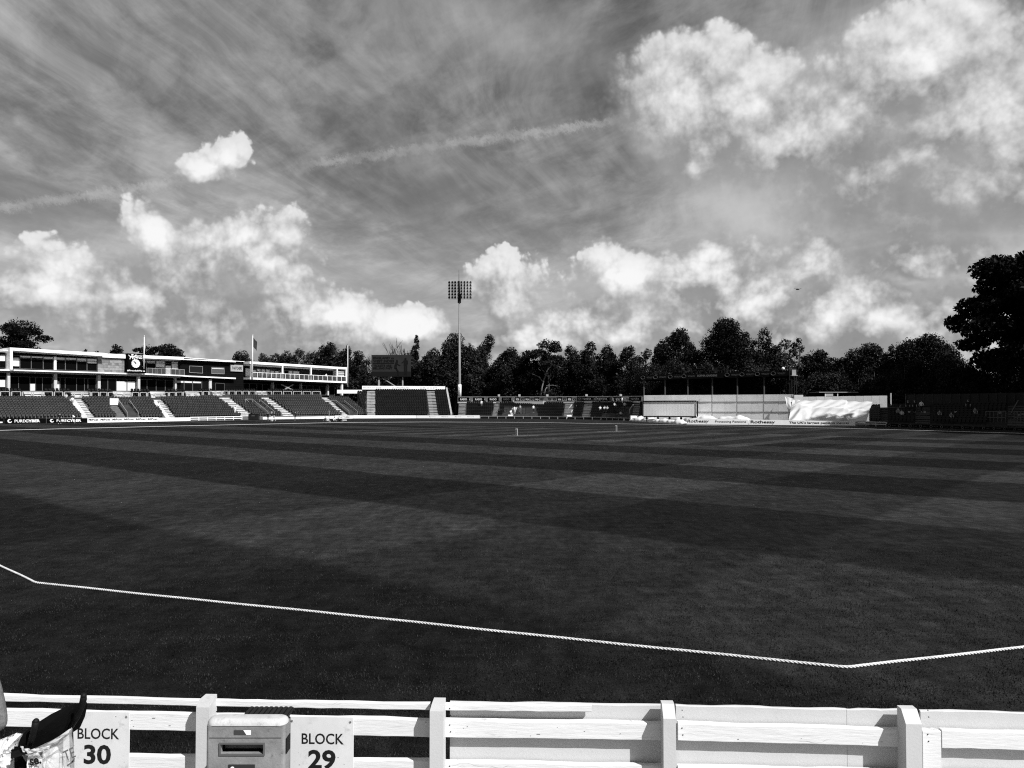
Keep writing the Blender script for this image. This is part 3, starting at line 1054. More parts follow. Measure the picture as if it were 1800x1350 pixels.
windows([332, 355.5], ln((332, 643), (356, 644)), ln((332, 655), (356, 656.4)), .16, frame=M_RAIL, glass=mat('glossy_glass', .012, .05))  # near-black glass, smoother than the other panes
windows([371, 393.5], ln((371, 645.3), (394, 646.5)), ln((371, 657), (394, 657.6)), .16, frame=M_RAIL, blinds=((0, (.05, .3)),), glass=mat('pale_pane', .08, .1))
b = MB(); bbx(b, 404, 425.5, ln((404, 641), (426, 642)), ln((404, 652.6), (426, 653.6)), .07, .35); ts = b.build('sign_panel', M_STEEL, pav)
lettering('THATCHERS', BP(414.8, 647.2, .38), BU, ZUP, 2.6 * .9, .62, M_INK, ts, bold=.02)
# balcony hall
b = MB()
bbx(b, 428.3, 599, lambda x: slab_t(x) - 1.2, lambda x: slab_b(x) - .2, -6, 2.4)
b.build('balcony_floor', M_FASCIA, pav)
b = MB(); bbx(b, 430, 596, lambda x: slab_b(x), lambda x: slab_b(x) + 2.4, -2, 2.0); b.build('beam', M_DKSTEEL, pav)
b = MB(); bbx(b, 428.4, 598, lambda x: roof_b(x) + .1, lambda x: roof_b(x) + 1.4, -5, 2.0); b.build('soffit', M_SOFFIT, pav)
for x in (431.2, 486.3, 536.2, 582, 598):
    b = MB(); bbx(b, x - .9, x + .9, lambda q: roof_b(q) - 1, slab_t, 2.0, 2.35); b.build('column', M_FASCIA, pav)
balcony_front(433, 597, ln((433, 654.6), (598, 662.2)), lambda x: slab_t(x) - 1, 8.3, 2.42, M_FASCIA)
windows([440, 452, 460, 468, 476, 484, 492, 500, 509, 516, 524, 536], lambda x: roof_b(x) + 5.5, lambda x: slab_t(x) - 1.5, -2.0,
        blinds=((0, (0, .9)), (1, (.1, .9)), (2, (.0, .8)), (3, (.0, .7)), (4, (0, .8)), (5, (.1, .8)), (6, (.1, .85)), (7, (.15, .9)), (9, (0, .8)), (10, (0, .8))))
b = MB()
for k in range(3):
    yy = 653.5 + k * 3.4
    bbx(b, 583.5, 596.5, yy, yy + 1.3, .4, 1.8)
b.build('louvre', M_FASCIA, pav)
# ground floor glazing and columns
windows([-60, -42, -24, -6, 11.5], g_t, base_y, -.4, blinds=((2, (.2, .7)), (3, (.15, .62))))
windows([17.5, 34, 54, 64, 76, 93], g_t, base_y, -.4, blinds=((2, (.35, .95)),), frame=M_FRAME)
windows([100, 107, 116, 136, 150, 156, 170], g_t, base_y, -.4, blinds=((0, (.2, .95)),))
windows([177, 191, 206, 225, 240], g_t, base_y, -.4, blinds=((2, (.12, .8)), (3, (.12, .8))))
windows([246.5, 260, 276, 292, 306], g_t, base_y, -.4, blinds=((4, (.0, .2)),))
windows([310, 323, 338, 354, 366], g_t, base_y, -.4 + .5, blinds=((0, (0, .2)), (1, (0, .2)), (2, (0, .2)),))
windows([378, 394], ln((378, 673), (394, 674)), base_y, .12, glass=M_GLASS)
windows([430, 440, 453, 463, 477, 487, 504, 516, 528, 541, 552, 563, 574, 590], lambda x: g_t(x) + 1.5, base_y, -.4)
for x, w in ((14.3, 2.4), (96.5, 2.6), (173, 2.4), (243, 2.0), (307.5, 1.4), (368.5, 2.2), (479, 1.2), (528.5, 1.2), (575.5, 1.2)):
    b = MB(); bbx(b, x - w, x + w, lambda q: slab_b(q) + 2.7, base_y, -.3, .35); b.build('column', mat('column_render', .5, .7, .12, 2), pav)
b = MB()
for xa, ya, xb, yb in ((487, 690, 511, 676), (490, 676, 519, 690)):
    b.beam(BP(xa, ya, .9), BP(xb, yb, .9), .22)
b.build('cross_brace', M_RAIL, pav)
b = MB()
for x, yb in ((592.5, 695),):
    bbx(b, x - 1.2, x + 1.2, 673, yb, 1.4, 2.0)
b.build('corner_post', M_FASCIA, pav)

# flag poles
for k, (px, y0, y1, Yo, lab, fl_) in enumerate(((243.3, 592.5, 649, 2.2, 'white flag pole with limp flag beside the clock panel', 1),
                                          (430.8, 590.5, 668, 2.8, 'white flag pole with dark drooping flag by the balcony hall', 2),
                                          (599.0, 607, 680, 2.6, 'bare white pole at the right end of the balcony hall', 0))):
    base, top = BP(px, y1, Yo), BP(px, y0, Yo)
    top = Vector((base.x, base.y, top.z))
    t = thing('flag_pole', lab, 'flag pole', base, 'flag poles of the pavilion')
    b = MB(); b.tube((base, top), (.11, .06), 10); b.build('pole', M_FASCIA, t, smooth=True)
    b = MB(); b.ball(top + ZUP * .1, .14); b.build('finial', M_STEEL, t, smooth=True)
    b = MB(); bx = base + BN * -.6 + ZUP * .4
    b.beam(base + ZUP * .5, bx + ZUP * .1, .12); b.beam(base + ZUP * 1.6, bx + ZUP * 1.2, .12); b.build('bracket', M_STEEL, t)
    if fl_:
        b = MB()
        L = 1.5 if fl_ == 1 else 2.2
        def flag(u, v, fl_=fl_, top=top, L=L):
            drop = u * (0.9 if fl_ == 1 else 1.0)
            return top + BU * (.1 + u * (.25 if fl_ == 1 else .95)) + ZUP * (-.5 - v * L * .9 - drop * .9) + BN * (.12 * math.sin(u * 9 + v * 2) * u)
        b.grid(flag, 8, 6)
        b.build('flag', mat('flag_cloth_%d' % fl_, .3 if fl_ == 1 else .03, .8, .4, 1.2), t)

# ------------------------------------------------------------------ left terrace
lt = thing('seating_terrace', 'long grey seating terrace sloping down in front of the pavilion', 'stand', Vector((*P(300, 720, 145).xy, 0)))
M_SEAT_L = mat('seat_plastic_grey', 0.013, 0.45, 0.25, 0.6, spec=0.08)
M_SEAT_D = mat('seat_plastic_dark', 0.004, 0.45, 0.25, 0.6, spec=0.04)
ST = [(-60, 701, -43, 736.5), (132, 701, 155, 733.5), (274, 702, 300, 734), (392, 698, 435, 733), (463, 698, 508, 732), (567, 698, 609, 730.5), (612, 700, 648, 730)]
fr, bk, ub = [], [], []
for (xt, yt, xb, yb) in ST:
    fr.append(P(xb, yb, fl(xb) + 1.3))
    Yt = BY0 + (BY1 - BY0) * bt(xt)
    bk.append(P(xt, yt, Yt - 2.6) if xt < 600 else P(xt, yt, 182))
    u = P(xt - 8, 687, BY0 + (BY1 - BY0) * bt(xt - 8)) + BN * .9
    ub.append(u)
fr = [Vector((p.x, p.y, max(.7, p.z))) for p in fr]
holes = [(1.33, 1.62, 0, .55), (3.45, 3.62, 0, .5), (5.1, 5.4, 0, .45)]
seating(lt, fr, bk, 11, M_SEAT_L, conc=mat('terrace_concrete', .12, .9, .3, 1), aisles=((1, .95), (2, .95), (3, 1.25), (4, 1.1), (5, .8)), holes=holes, single=300)
f2 = [p + ZUP * .15 + (q - p).normalized() * .6 for p, q in zip(bk[:6], ub[:6])]
u2 = [p for p in ub[:6]]
seating(lt, f2, u2, 3, M_SEAT_D, pitch=.6, conc=mat('upper_concrete', .05, .9, .3, 1), aisles=((0.62, 1.6), (1.07, 1.5), (1.58, 1.6), (2.05, 1.5), (2.55, 1.5), (2.95, 1.4), (4, 1.2)), name='upper_terrace_steps')
b = MB()
for i in range(5):
    k = 10 if i < 3 else 6
    for j in range(k):
        p, q = f2[i].lerp(f2[i + 1], j / k), f2[i].lerp(f2[i + 1], (j + .82) / k)
        railing(b, [p + ZUP * .0, q + ZUP * .0], .72, bars=(1.0,), post=.12, bar=.08, gap=2.4)
b.build('guard_rail', mat('pale_guard_rail', .5, .5, .1, 3), lt)
# stairways down into the terrace, with side walls and rails
def vomitory(st, f_top, width, white):
    i = int(st); t = st - i
    lo, hi = fr[i].lerp(fr[i + 1], t), bk[i].lerp(bk[i + 1], t)
    d = (fr[i + 1] - fr[i]); d.z = 0; d.normalize()
    a, c = lo, lo.lerp(hi, f_top)
    b = MB()
    ns = 9
    for k in range(ns):
        p, q = a.lerp(c, k / ns), a.lerp(c, (k + 1) / ns)
        z = p.z + (q.z - p.z) * .6 + .35
        e = d * width / 2
        b.hexa((Vector((*(p - e).xy, z - .5)), Vector((*(p + e).xy, z - .5)), Vector((*(q + e).xy, z - .5)), Vector((*(q - e).xy, z - .5)),
                Vector((*(p - e).xy, z)), Vector((*(p + e).xy, z)), Vector((*(q + e).xy, z)), Vector((*(q - e).xy, z))))
    b.build('stair', mat('dark_stair', .05, .9, .3, 1), lt)
    for s in (-1, 1):
        e = d * (s * width / 2)
        b = MB()
        b.beam(a + e + ZUP * .9, c + e + ZUP * 1.1, .07)
        b.beam(a + e, a + e + ZUP * .9, .07); b.beam(c + e, c + e + ZUP * 1.1, .07)
        b.beam(a.lerp(c, .5) + e, a.lerp(c, .5) + e + ZUP * 1.0, .06)
        b.build('handrail', M_RAIL, lt)
        b = MB(); w0 = d * .1
        b.hexa((a + e - w0 - ZUP * .6, a + e + w0 - ZUP * .6, c + e + w0 - ZUP * .6, c + e - w0 - ZUP * .6, a + e - w0 + ZUP * .35, a + e + w0 + ZUP * .35, c + e + w0 + ZUP * .55, c + e - w0 + ZUP * .55))
        b.build('stair_wall', MATS['dark_stair'] if s < 0 else M_DKSTEEL, lt)
    b = MB()
    q = c - d * (width / 2 + .8) + ZUP * .55
    if white:
        b.box(q + ZUP * .2, (1.5, .1, 1.2), (d, Vector((-d.y, d.x, 0)), ZUP)); b.build('white_board', M_BOARD, lt)
    else:
        for s0, s1 in (((-.8, -.6), (.8, -.6)), ((.8, -.6), (.8, .6)), ((.8, .6), (-.8, .6)), ((-.8, .6), (-.8, -.6)), ((-.8, .6), (.8, -.6))):
            b.beam(q + d * s0[0] + ZUP * s0[1], q + d * s1[0] + ZUP * s1[1], .08)
        b.build('gate_frame', M_RAIL, lt)
vomitory(1.52, .62, 1.9, True)
vomitory(3.56, .6, 1.6, False)
vomitory(5.3, .55, 1.8, False)

# ------------------------------------------------------------------ stand in the middle distance with a tall white parapet
cs = thing('parapet_stand', 'dark-seated stand with tall white parapet left of the floodlight mast', 'stand', Vector((*P(710, 735, 180).xy, 0)))
CST = [(628, 690, 640, 730), (652.5, 686.5, 652, 730), (757, 687, 763, 730), (784, 687, 790.5, 730)]
fr2 = [P(xb, yb, fl(xb) + 1.3) for _, _, xb, yb in CST]
bk2 = [P(xt, yt, fl(xt) + 13.5) for xt, yt, _, _ in CST]
seating(cs, fr2, bk2, 16, M_SEAT_D, conc=mat('dark_concrete', .07, .9, .3, 1), aisles=((1, .95), (2, .95)), step_m=mat('aisle_concrete', .36, .85, .2, 1.5, dirt=.3))
def strip(pts, z_off, th, name, m, parent):
    """upright panel following points given as (px, y_top, y_bottom, depth)"""
    b = MB()
    for (x0, t0, b0, Y0), (x1, t1, b1, Y1) in zip(pts, pts[1:]):
        A, B_, Cc, D = P(x0, b0, Y0), P(x1, b1, Y1), P(x0, t0, Y0), P(x1, t1, Y1)
        n_ = (B_ - A).cross(ZUP).normalized() * th
        b.hexa((A + n_ * 0, B_, B_ - n_, A - n_, Cc, D, D - n_, Cc - n_))
    return b.build(name, m, parent)
par = strip([(636.5, 678.2, 684.6, fl(636) + 14.2), (782.5, 679, 685, fl(782) + 14.2)], 0, .3, 'parapet', M_FASCIA, cs)
strip([(592.5, 685.2, 691.6, 183.5), (636.3, 685.2, 691.6, 184)], 0, .3, 'parapet', M_FASCIA, cs)
A, B_ = P(636.5, 681, fl(636) + 14.2), P(782.5, 682, fl(782) + 14.2)
dd = (B_ - A).normalized()
nn = dd.cross(ZUP) * .03
for f, s in ((.12, 'SPORT WALES'), (.46, 'GLAMORGAN'), (.80, 'CRICKET')):
    lettering(s, A.lerp(B_, f) + nn, dd, ZUP, 4.2, .34, M_PALEINK, par)
b = MB()
e = [P(783.5, 684, fl(783) + 14), P(792, 731, fl(792) + 1.3)]
b.hexa([e[1] + Vector((0, 0, -1)), e[1] + Vector((.4, 0, -1)), e[0] + Vector((.4, 0, -1)), e[0] + Vector((0, 0, -1)), e[1] + ZUP * .5, e[1] + Vector((.4, 0, .5)), e[0] + Vector((.4, 0, .4)), e[0] + ZUP * .4])
b.build('end_wall', M_CONC, cs)
for x in (650.5, 756.5):
    pass

# ------------------------------------------------------------------ low stand with name boards
ls = thing('low_stand', 'low dark stand with a row of name boards right of the floodlight mast', 'stand', Vector((*P(960, 735, 172).xy, 0)))
lo_b = [(805, 731.5, 174.3), (880, 732.5, 170), (960, 734, 166.3), (1010, 735, 162.6), (1065, 736, 157.5), (1128, 738, 149)]
lo_t = [(806, 709, 183), (885, 709, 179), (960, 710, 174), (1015, 709, 170.5), (1070, 709, 165), (1131, 709, 156)]
fr3 = [P(*q) for q in lo_b]
bk3 = [P(*q) for q in lo_t]
seating(ls, fr3, bk3, 9, M_SEAT_D, conc=mat('dark_concrete', .07, .9, .3, 1), aisles=((.09, .9), (.86, .6), (2.75, 1.0), (3.35, 1.0), (4.82, .9)), holes=((1.05, 1.8, 0, .6), (3.85, 4.7, 0, .3), (4.3, 4.95, 0, .75)), step_m=mat('stair_concrete_grey', .30, .85, .2, 1.5, dirt=.3))
sky_l = [(804.5, 698, 708.6, 183.6), (878, 698, 708.6, 179.6), (904, 698, 708.8, 178.3), (960, 698.0, 708.8, 174.6), (1014, 697.6, 708.6, 171), (1070, 697.2, 708.2, 165.6), (1130, 697, 708, 156.6)]
wallp = strip(sky_l, 0, .3, 'parapet', mat('parapet_grey', .72, .6, .1, .6, dirt=.15), ls)
strip([(904.3, 705.5, 712.3, 176.4), (955, 705.5, 712.3, 173)], 0, .25, 'lower_fascia', mat('fascia_grey', .5, .6, .08, .8), ls)
def sk(px):
    for a, c in zip(sky_l, sky_l[1:]):
        if px <= c[0]:
            return a[3] + (c[3] - a[3]) * (px - a[0]) / (c[0] - a[0])
    return sky_l[-1][3]
def name_board(x0, x1, y0, y1, m, txt=None, tm=None, tx=None, bold=.02, hgt=.6, disc=False, parent=ls, dep=sk, th=.12, off=.1, name='name_board'):
    A, B_ = P(x0, y1, dep(x0) - off), P(x1, y1, dep(x1) - off)
    A2, B2 = P(x0, y0, dep(x0) - off), P(x1, y0, dep(x1) - off)
    d = (B_ - A); d.z = 0; d.normalize()
    n_ = d.cross(ZUP)
    b = MB()
    b.hexa((A, B_, B_ - n_ * th, A - n_ * th, A2, B2, B2 - n_ * th, A2 - n_ * th))
    o = b.build(name, m, parent)
    h = (A2 - A).length
    if txt:
        c = (A + B_ + A2 + B2) / 4 + n_ * .03
        w = (B_ - A).length
        if tx:
            c = c + d * (w * (tx[0] - .5)); w = w * tx[1]
        lettering(txt, c, d, ZUP, w * .86 if not tx else w, h * hgt, tm or M_LETTER, o, bold=bold)
    return o, A, B_, A2, B2, d, n_
for k, (x0, x1) in enumerate(((805.5, 824.5), (831.5, 851), (857.5, 876.5), (882, 898.5))):
    name_board(x0, x1, 698.6, 705.3, M_BLACK, 'RADO', M_LETTER if k < 3 else M_GREYINK, (.5, .62), .03, .5)
for x in (828, 854.2, 879, 901):
    c = P(x, 702, sk(x) - .2)
    b = MB(); b.disc(c, (.1, -1, 0), .32, .1, 20); b.build('round_emblem', M_GREYINK, ls)
for k in range(6):
    x0 = 905 + k * 8.6
    name_board(x0, x0 + 8.3, 698.5, 705, (M_BLACK, M_STEEL)[k % 2], 'IG', (M_LETTER, M_INK)[k % 2], (.55, .6), .035, .62)
for k in range(6):
    x0 = 961.5 + k * 8.75
    name_board(x0, x0 + 8.4, 698.4, 705, (M_STEEL, M_BLACK)[(k + 1) % 2 if k else 0], 'IG', (M_INK, M_LETTER)[(k + 1) % 2 if k else 0], (.55, .6), .035, .62)
for k in range(4):
    x0 = 1014.5 + k * 28.2
    o, A, B_, A2, B2, d, n_ = name_board(x0, x0 + 27.6, 698 + (0 if k < 3 else -.2), 704.6, M_BLACK, 'TOYOTA', M_LETTER, (.62, .55), .008, .48)
    c = (A + A2) / 2 + d * .75 + n_ * .05
    for rx, rz in ((.42, .27), (.14, .26), (.30, .13)):
        b = MB()
        zo = .1 if rx == .30 else 0
        pts = [c + d * (rx * math.cos(q * math.pi / 12)) + ZUP * (zo + rz * math.sin(q * math.pi / 12)) for q in range(25)]
        b.tube(pts, .03, 4, cap=False); b.build('oval_mark', M_STEEL, o)
strip([(804.5, 697.2, 698.2, 183.4), (904, 697.1, 698.1, 178.1), (1014, 696.6, 697.6, 170.8), (1130, 695.8, 696.8, 156.4)], 0, .35, 'parapet_cap', M_STEEL, ls)
b = MB()
for x in (877, 913, 962, 1031, 1091):
    c = P(x, 697, sk(x)); b.box(c + ZUP * .25, (.5, .4, .5)); b.beam(c, c + ZUP * .4, .08)
b.build('lamp_head', M_STEEL, ls)
# wooden stair flights with sloping rails
for x0, yb, x1, yt in ((898, 724, 904, 712), (906, 722, 911, 711), (993, 728, 1005, 711.5), (1004, 724, 1015, 711), (1107, 720, 1113, 711)):
    b = MB()
    b.beam(P(x0, yb, sk(x0) - 5.5), P(x1, yt, sk(x1) - 1.2), .14)
    b.beam(P(x0, yb, sk(x0) - 5.5), P(x0, yb + 9, sk(x0) - 5.6), .1)
    b.beam(P(x1, yt, sk(x1) - 1.2), P(x1, yt + 8, sk(x1) - 1.2), .1)
    b.build('stair_rail', mat('pale_rail', .5, .5), ls)
# glass press boxes down among the seats
for x0, x1, yb, yt in ((876, 890, 729, 719.5), (914, 924, 728, 717), (1083, 1098, 731, 718)):
    b = MB()
    d0 = sk(x0) - 7
    for x in (x0, (x0 + x1) / 2, x1):
        b.beam(P(x, yb, d0), P(x, yt, d0), .07); b.beam(P(x, yb, d0 + 2), P(x, yt, d0 + 2), .07)
    for y in (yt, (yb + yt) / 2, yb):
        b.beam(P(x0, y, d0), P(x1, y, d0), .07)
    for x in (x0, x1):
        b.beam(P(x, yt, d0), P(x, yt, d0 + 2), .07)
    fo = b.build('box_frame', M_DKSTEEL, ls)
    b = MB(); A, B_ = P(x0, yb, d0), P(x1, yt, d0)
    b.quad(A, Vector((B_.x, B_.y, A.z)), B_, Vector((A.x, A.y, B_.z)))
    b.build('box_glass', gl, fo)

# ------------------------------------------------------------------ sight-screen end: panelled wall, screen, gantry
sw = thing('panelled_wall', 'pale panelled end wall behind the white sight screen', 'wall', Vector((*P(1260, 735, 138).xy, 0)))
wt = [(1131.5, 695, 137.5), (1180, 694.8, 135), (1252, 694.3, 131.5), (1296, 694, 129.3), (1343, 693.6, 127), (1394, 693.2, 124.5)]
def wy(px):
    for a, c in zip(wt, wt[1:]):
        if px <= c[0]:
            return a[2] + (c[2] - a[2]) * (px - a[0]) / (c[0] - a[0])
    return wt[-1][2]
strip([(x, y + .2, 742, Y + .25) for x, y, Y in wt], 0, .3, 'core', mat('wall_core', .16, .8), sw)
m_pan = [mat('wall_panel_%d' % i, v, .75, .10, .5, dirt=.22) for i, v in enumerate((.74, .77, .8))]
xs = [1131.5, 1150, 1180, 1208, 1230, 1252, 1274, 1296, 1320, 1343, 1368, 1394]
for r, (f0, f1) in enumerate(((0, .25), (.27, .62), (.64, 1.0))):
    for i, (x0, x1) in enumerate(zip(xs, xs[1:])):
        if r > 0 and i % 2 == 0 and i + 1 < len(xs) - 1 and i > 3:
            x1 = x1
        ty = lambda x: 694.8 - (x - 1131) * .006
        y0 = lambda x: ty(x) + (742 - ty(x)) * f0
        y1 = lambda x: ty(x) + (742 - ty(x)) * f1
        b = MB()
        q = [P(x0 + .25, y1(x0), wy(x0)), P(x1 - .25, y1(x1), wy(x1)), P(x0 + .25, y0(x0), wy(x0)), P(x1 - .25, y0(x1), wy(x1))]
        n_ = (q[1] - q[0]).cross(ZUP).normalized() * .12
        b.hexa((q[0], q[1], q[1] - n_, q[0] - n_, q[2], q[3], q[3] - n_, q[2] - n_))
        b.build('panel', rng.choice(m_pan), sw)
for f in (.26, .63):
    b = MB()
    for (x0, t0, Y0), (x1, t1, Y1) in zip(wt, wt[1:]):
        b.beam(P(x0, t0 + (742 - t0) * f, Y0 - .03), P(x1, t1 + (742 - t1) * f, Y1 - .03), .05, .12)
    b.build('ledge', mat('ledge', .22, .7), sw)
b = MB()
for x in (1252, 1296, 1343, 1393):
    b.beam(P(x, 742, wy(x) - .02), P(x, 693, wy(x) - .02), .05)
b.build('wall_post', MATS['ledge'], sw)
ss = thing('sight_screen', 'white ribbed sight screen in a dark frame before the panelled wall', 'sight screen', Vector((*P(1178, 735, 144).xy, 0)))
s0, s1 = P(1131.3, 732, 134.5), P(1224, 732.5, 130.2)
t0, t1 = P(1131.3, 705.4, 134.5), P(1224, 705, 130.2)
d = (s1 - s0); d.z = 0; d.normalize(); n_ = d.cross(ZUP)
L = (s1 - s0).length
nb = 34
for k in range(nb):
    a, c = s0.lerp(s1, k / nb), s0.lerp(s1, (k + .94) / nb)
    ta, tc_ = t0.lerp(t1, k / nb), t0.lerp(t1, (k + .94) / nb)
    b = MB(); b.hexa((a, c, c - n_ * .08, a - n_ * .08, ta, tc_, tc_ - n_ * .08, ta - n_ * .08))
    b.build('slat', mat('screen_white', .8, .5, .06, .5), ss)
b = MB()
o4 = n_ * -.12
for p, q in ((s0, s1), (t0, t1), (s1 + d * .2, t1 + d * .2), (s0 - d * .15, t0 - d * .15)):
    b.beam(p + o4 * .0, q + o4 * .0, .24, .20)
b.build('frame', M_DKSTEEL, ss)
b = MB()
for k in range(5):
    c = s0.lerp(s1, .05 + .22 * k)
    b.disc(c + ZUP * -.3 - n_ * .3, n_, .2, .15, 14); b.beam(c, c - ZUP * .4, .1); b.beam(c - n_ * .2, Vector((c.x, c.y, .1)) - n_ * .2, .12)
b.build('wheel', M_DKSTEEL, ss)
# gantry above the wall
ga = thing('camera_gantry', 'dark steel gantry roof with dim logo band above the panelled wall', 'gantry', Vector((*P(1260, 735, 148).xy, 0)))
gy = ln((1118, 146), (1405, 134))
g_top = ln((1118, 660.5), (1260, 655.5), (1405, 650.5))
g_bot = ln((1118, 668.5), (1260, 664.5), (1405, 660.5))
b = MB()
for x0, x1 in zip(range(1118, 1390, 34), range(1152, 1424, 34)):
    A, B_, A2, B2 = P(x0, g_bot(x0), gy(x0)), P(x1, g_bot(x1), gy(x1)), P(x0, g_top(x0), gy(x0)), P(x1, g_top(x1), gy(x1))
    k = Vector((.35, .93, 0)) * 9
    b.hexa((A, B_, B_ + k, A + k, A2, B2, B2 + k, A2 + k))
b.build('roof_band', mat('gantry_dark', .004, .7, .3, .5, spec=.02), ga)
mdim = mat('dim_print', .06, .6)
for x in (1130, 1152, 1178, 1202, 1278, 1304, 1331, 1359):
    A = P(x, (g_top(x) + g_bot(x)) / 2 - .3, gy(x)) + Vector((-.3, -.94, 0)) * .06
    d = (P(x + 5, 660, gy(x + 5)) - P(x, 660, gy(x))); d.z = 0; d.normalize()
    b = MB()
    pts = [A + d * (.38 * math.cos(q * math.pi / 8)) + ZUP * (.30 * math.sin(q * math.pi / 8)) for q in range(17)]
    b.tube(pts, .05, 4, cap=False); b.build('round_mark', mdim, ga)
    lettering('VITALITY', A + d * 1.4, d, ZUP, 1.35, .3, mdim, ga, bold=.02)
A = P(1243, (g_top(1243) + g_bot(1243)) / 2 - .3, gy(1243)) + Vector((-.3, -.94, 0)) * .08
lettering('SOPHIA GARDENS', A, d, ZUP, 3.6, .36, mat('dim_print2', .12, .6), ga, bold=.02)
for x in (1132, 1169, 1209, 1252, 1296, 1343):
    b = MB(); t_ = P(x, g_bot(x) + .2, gy(x) + .6); b.beam(Vector((t_.x, t_.y, 0)), t_, .22); b.box(t_ + ZUP * .05, (.5, .5, .3)); b.build('post', mat('gantry_post', .05, .6, .2, 1), ga)
    t_ = t_ + Vector((2.4, 6.5, 0))
    b = MB(); b.beam(Vector((t_.x, t_.y, 0)), t_, .2); b.build('rear_post', M_DKSTEEL, ga)
b = MB()
for x0, x1, h in ((1116, 1180, 1.0), (1226, 1290, 1.0), (1320, 1398, 1.0)):
    railing(b, [P(x0, g_top(x0), gy(x0) + .4), P(x1, g_top(x1), gy(x1) + .4)], h * .45, bars=(1.0,), post=.05, bar=.05, gap=2.5)
for x in (1259, 1274):
    c = P(x, g_top(x), gy(x) + 1); b.beam(c, c + ZUP * 1.0, .06)
b.beam(P(1259, g_top(1259), gy(1259) + 1) + ZUP * 1.0, P(1274, g_top(1274), gy(1274) + 1) + ZUP * 1.0, .06)
b.build('roof_rail', M_DKSTEEL, ga)
b = MB(); c = P(1376.5, 647.8, gy(1376)); b.ball(c, .28, 10, 8); b.build('white_globe', M_LETTER, ga, smooth=True)
b = MB()
x0, x1 = 1391.5, 1399.5
Yg = 133
for x in (x0, x1):
    for dy in (0, 1.0):
        b.beam(P(x, 648, Yg) + Vector((0, dy, 0)), Vector((*P(x, 648, Yg).xy, 0)) + Vector((0, dy, 0)), .13)
for y in (648, 653.5, 659.5):
    b.beam(P(x0, y, Yg), P(x1, y, Yg), .09); b.beam(P(x0, y, Yg) + Vector((0, 1, 0)), P(x1, y, Yg) + Vector((0, 1, 0)), .09)
b.build('end_tower', M_DKSTEEL, ga)
b = MB(); b.box(P(1395.5, 654.5, Yg - .1), (.7, .2, .9)); b.box(P(1395.5, 660, Yg - .1), (1.0, .8, .14)); b.build('light_box', M_RAIL, ga)
for f0, f1, y in ((1136, 1152, 690), ):
    b = MB()
    for k in range(9):
        c = P(1136 + k * 2.2, 690 - k * 1.6, 148); b.box(c, (.8, 1.6, .07))
    b.beam(P(1134, 676, 157), P(1154, 662 + 14, 157), .06); b.build('gantry_stair', M_DKSTEEL, ga)

# plain wall to the right, with panel joints
rw = thing('grey_boundary_wall', 'plain grey wall of upright panels behind the draped white sheet', 'wall', Vector((*P(1490, 735, 116).xy, 0)))
ry = ln((1396, 124.2), (1566, 118))
xs = [1396, 1411.5] + [1421.5 + 13.8 * k for k in range(11)]
for i, (x0, x1) in enumerate(zip(xs, xs[1:])):
    if x1 > 1566: x1 = 1565.5
    t = 694.2 if i == 0 else 697.3 - (x0 - 1421) * .015
    q = [P(x0 + .12, 742, ry(x0)), P(x1 - .12, 742, ry(x1)), P(x0 + .12, t, ry(x0)), P(x1 - .12, t, ry(x1))]
    n_ = (q[1] - q[0]).cross(ZUP).normalized() * .25
    b = MB(); b.hexa((q[0], q[1], q[1] - n_, q[0] - n_, q[2], q[3], q[3] - n_, q[2] - n_))
    b.build('panel', (M_BOARD if i == 0 else rng.choice(m_pan)), rw)
b = MB(); b.beam(P(1565.8, 742, 118), P(1565.8, 691, 118), .16); b.build('end_post', M_STEEL, rw)
bo = thing('scorer_hut', 'dark flat-roofed hut with small pale window behind the grey wall', 'hut', Vector((*P(1470, 735, 130).xy, 0)))
b = MB(); b.box(P(1470, 690, 131.5) + Vector((0, 1.5, -2.4)), (7.2, 3.4, 5.2)); b.build('body', M_DARK, bo)
b = MB(); A = P(1441, 690, 130); b.box(A.lerp(P(1504, 689, 130), .5) + Vector((0, 1.7, 0)), (6.6, 4.2, .12)); b.build('flat_roof', M_RAIL, bo)
b = MB(); b.box(P(1457.5, 694, 129.85), (1.25, .2, .4)); b.build('window', M_STEEL, bo)
for x in (1450.5, 1472.5):
    b = MB(); b.beam(P(x, 698, 129.8), P(x, 691, 129.8), .09); b.build('roof_post', M_FASCIA, bo)

# ------------------------------------------------------------------ boards round the field
def hoarding(x0, x1, y0, y1, m, label, group, z=None, back=0.0, name='advertising_board', th=.12):
    """free-standing board on the edge of the field; y0/y1 are (left, right) pixel pairs for top and bottom"""
    A, B_ = P(x0, y1[0], fl(x0) + back), P(x1, y1[1], fl(x1) + back)
    A2, B2 = P(x0, y0[0], fl(x0) + back), P(x1, y0[1], fl(x1) + back)
    for q in (A, B_): q.z = 0.02
    t = thing(name, label, 'board', (A + B_) / 2, group)
    d = (B_ - A); d.z = 0; L = d.length; d.normalize()
    n_ = d.cross(ZUP)
    b = MB()
    b.hexa((A, B_, B_ - n_ * th, A - n_ * th, A2, B2, B2 - n_ * th, A2 - n_ * th))
    b.build('panel', m, t)
    b = MB()
    for f in (.12, .5, .88):
        p = A.lerp(B_, f) - n_ * th
        h = A2.z - A.z
        b.beam(p + ZUP * h * .9, p - n_ * .5 + ZUP * .0, .05); 
    b.build('prop', M_DKSTEEL, t)
    def spot(fx, fz):
        return A.lerp(B_, fx).lerp(A2.lerp(B2, fx), fz) + n_ * .02
    return t, spot, d, n_, L, (A2.z - A.z)
GB = 'boards on the edge of the field'
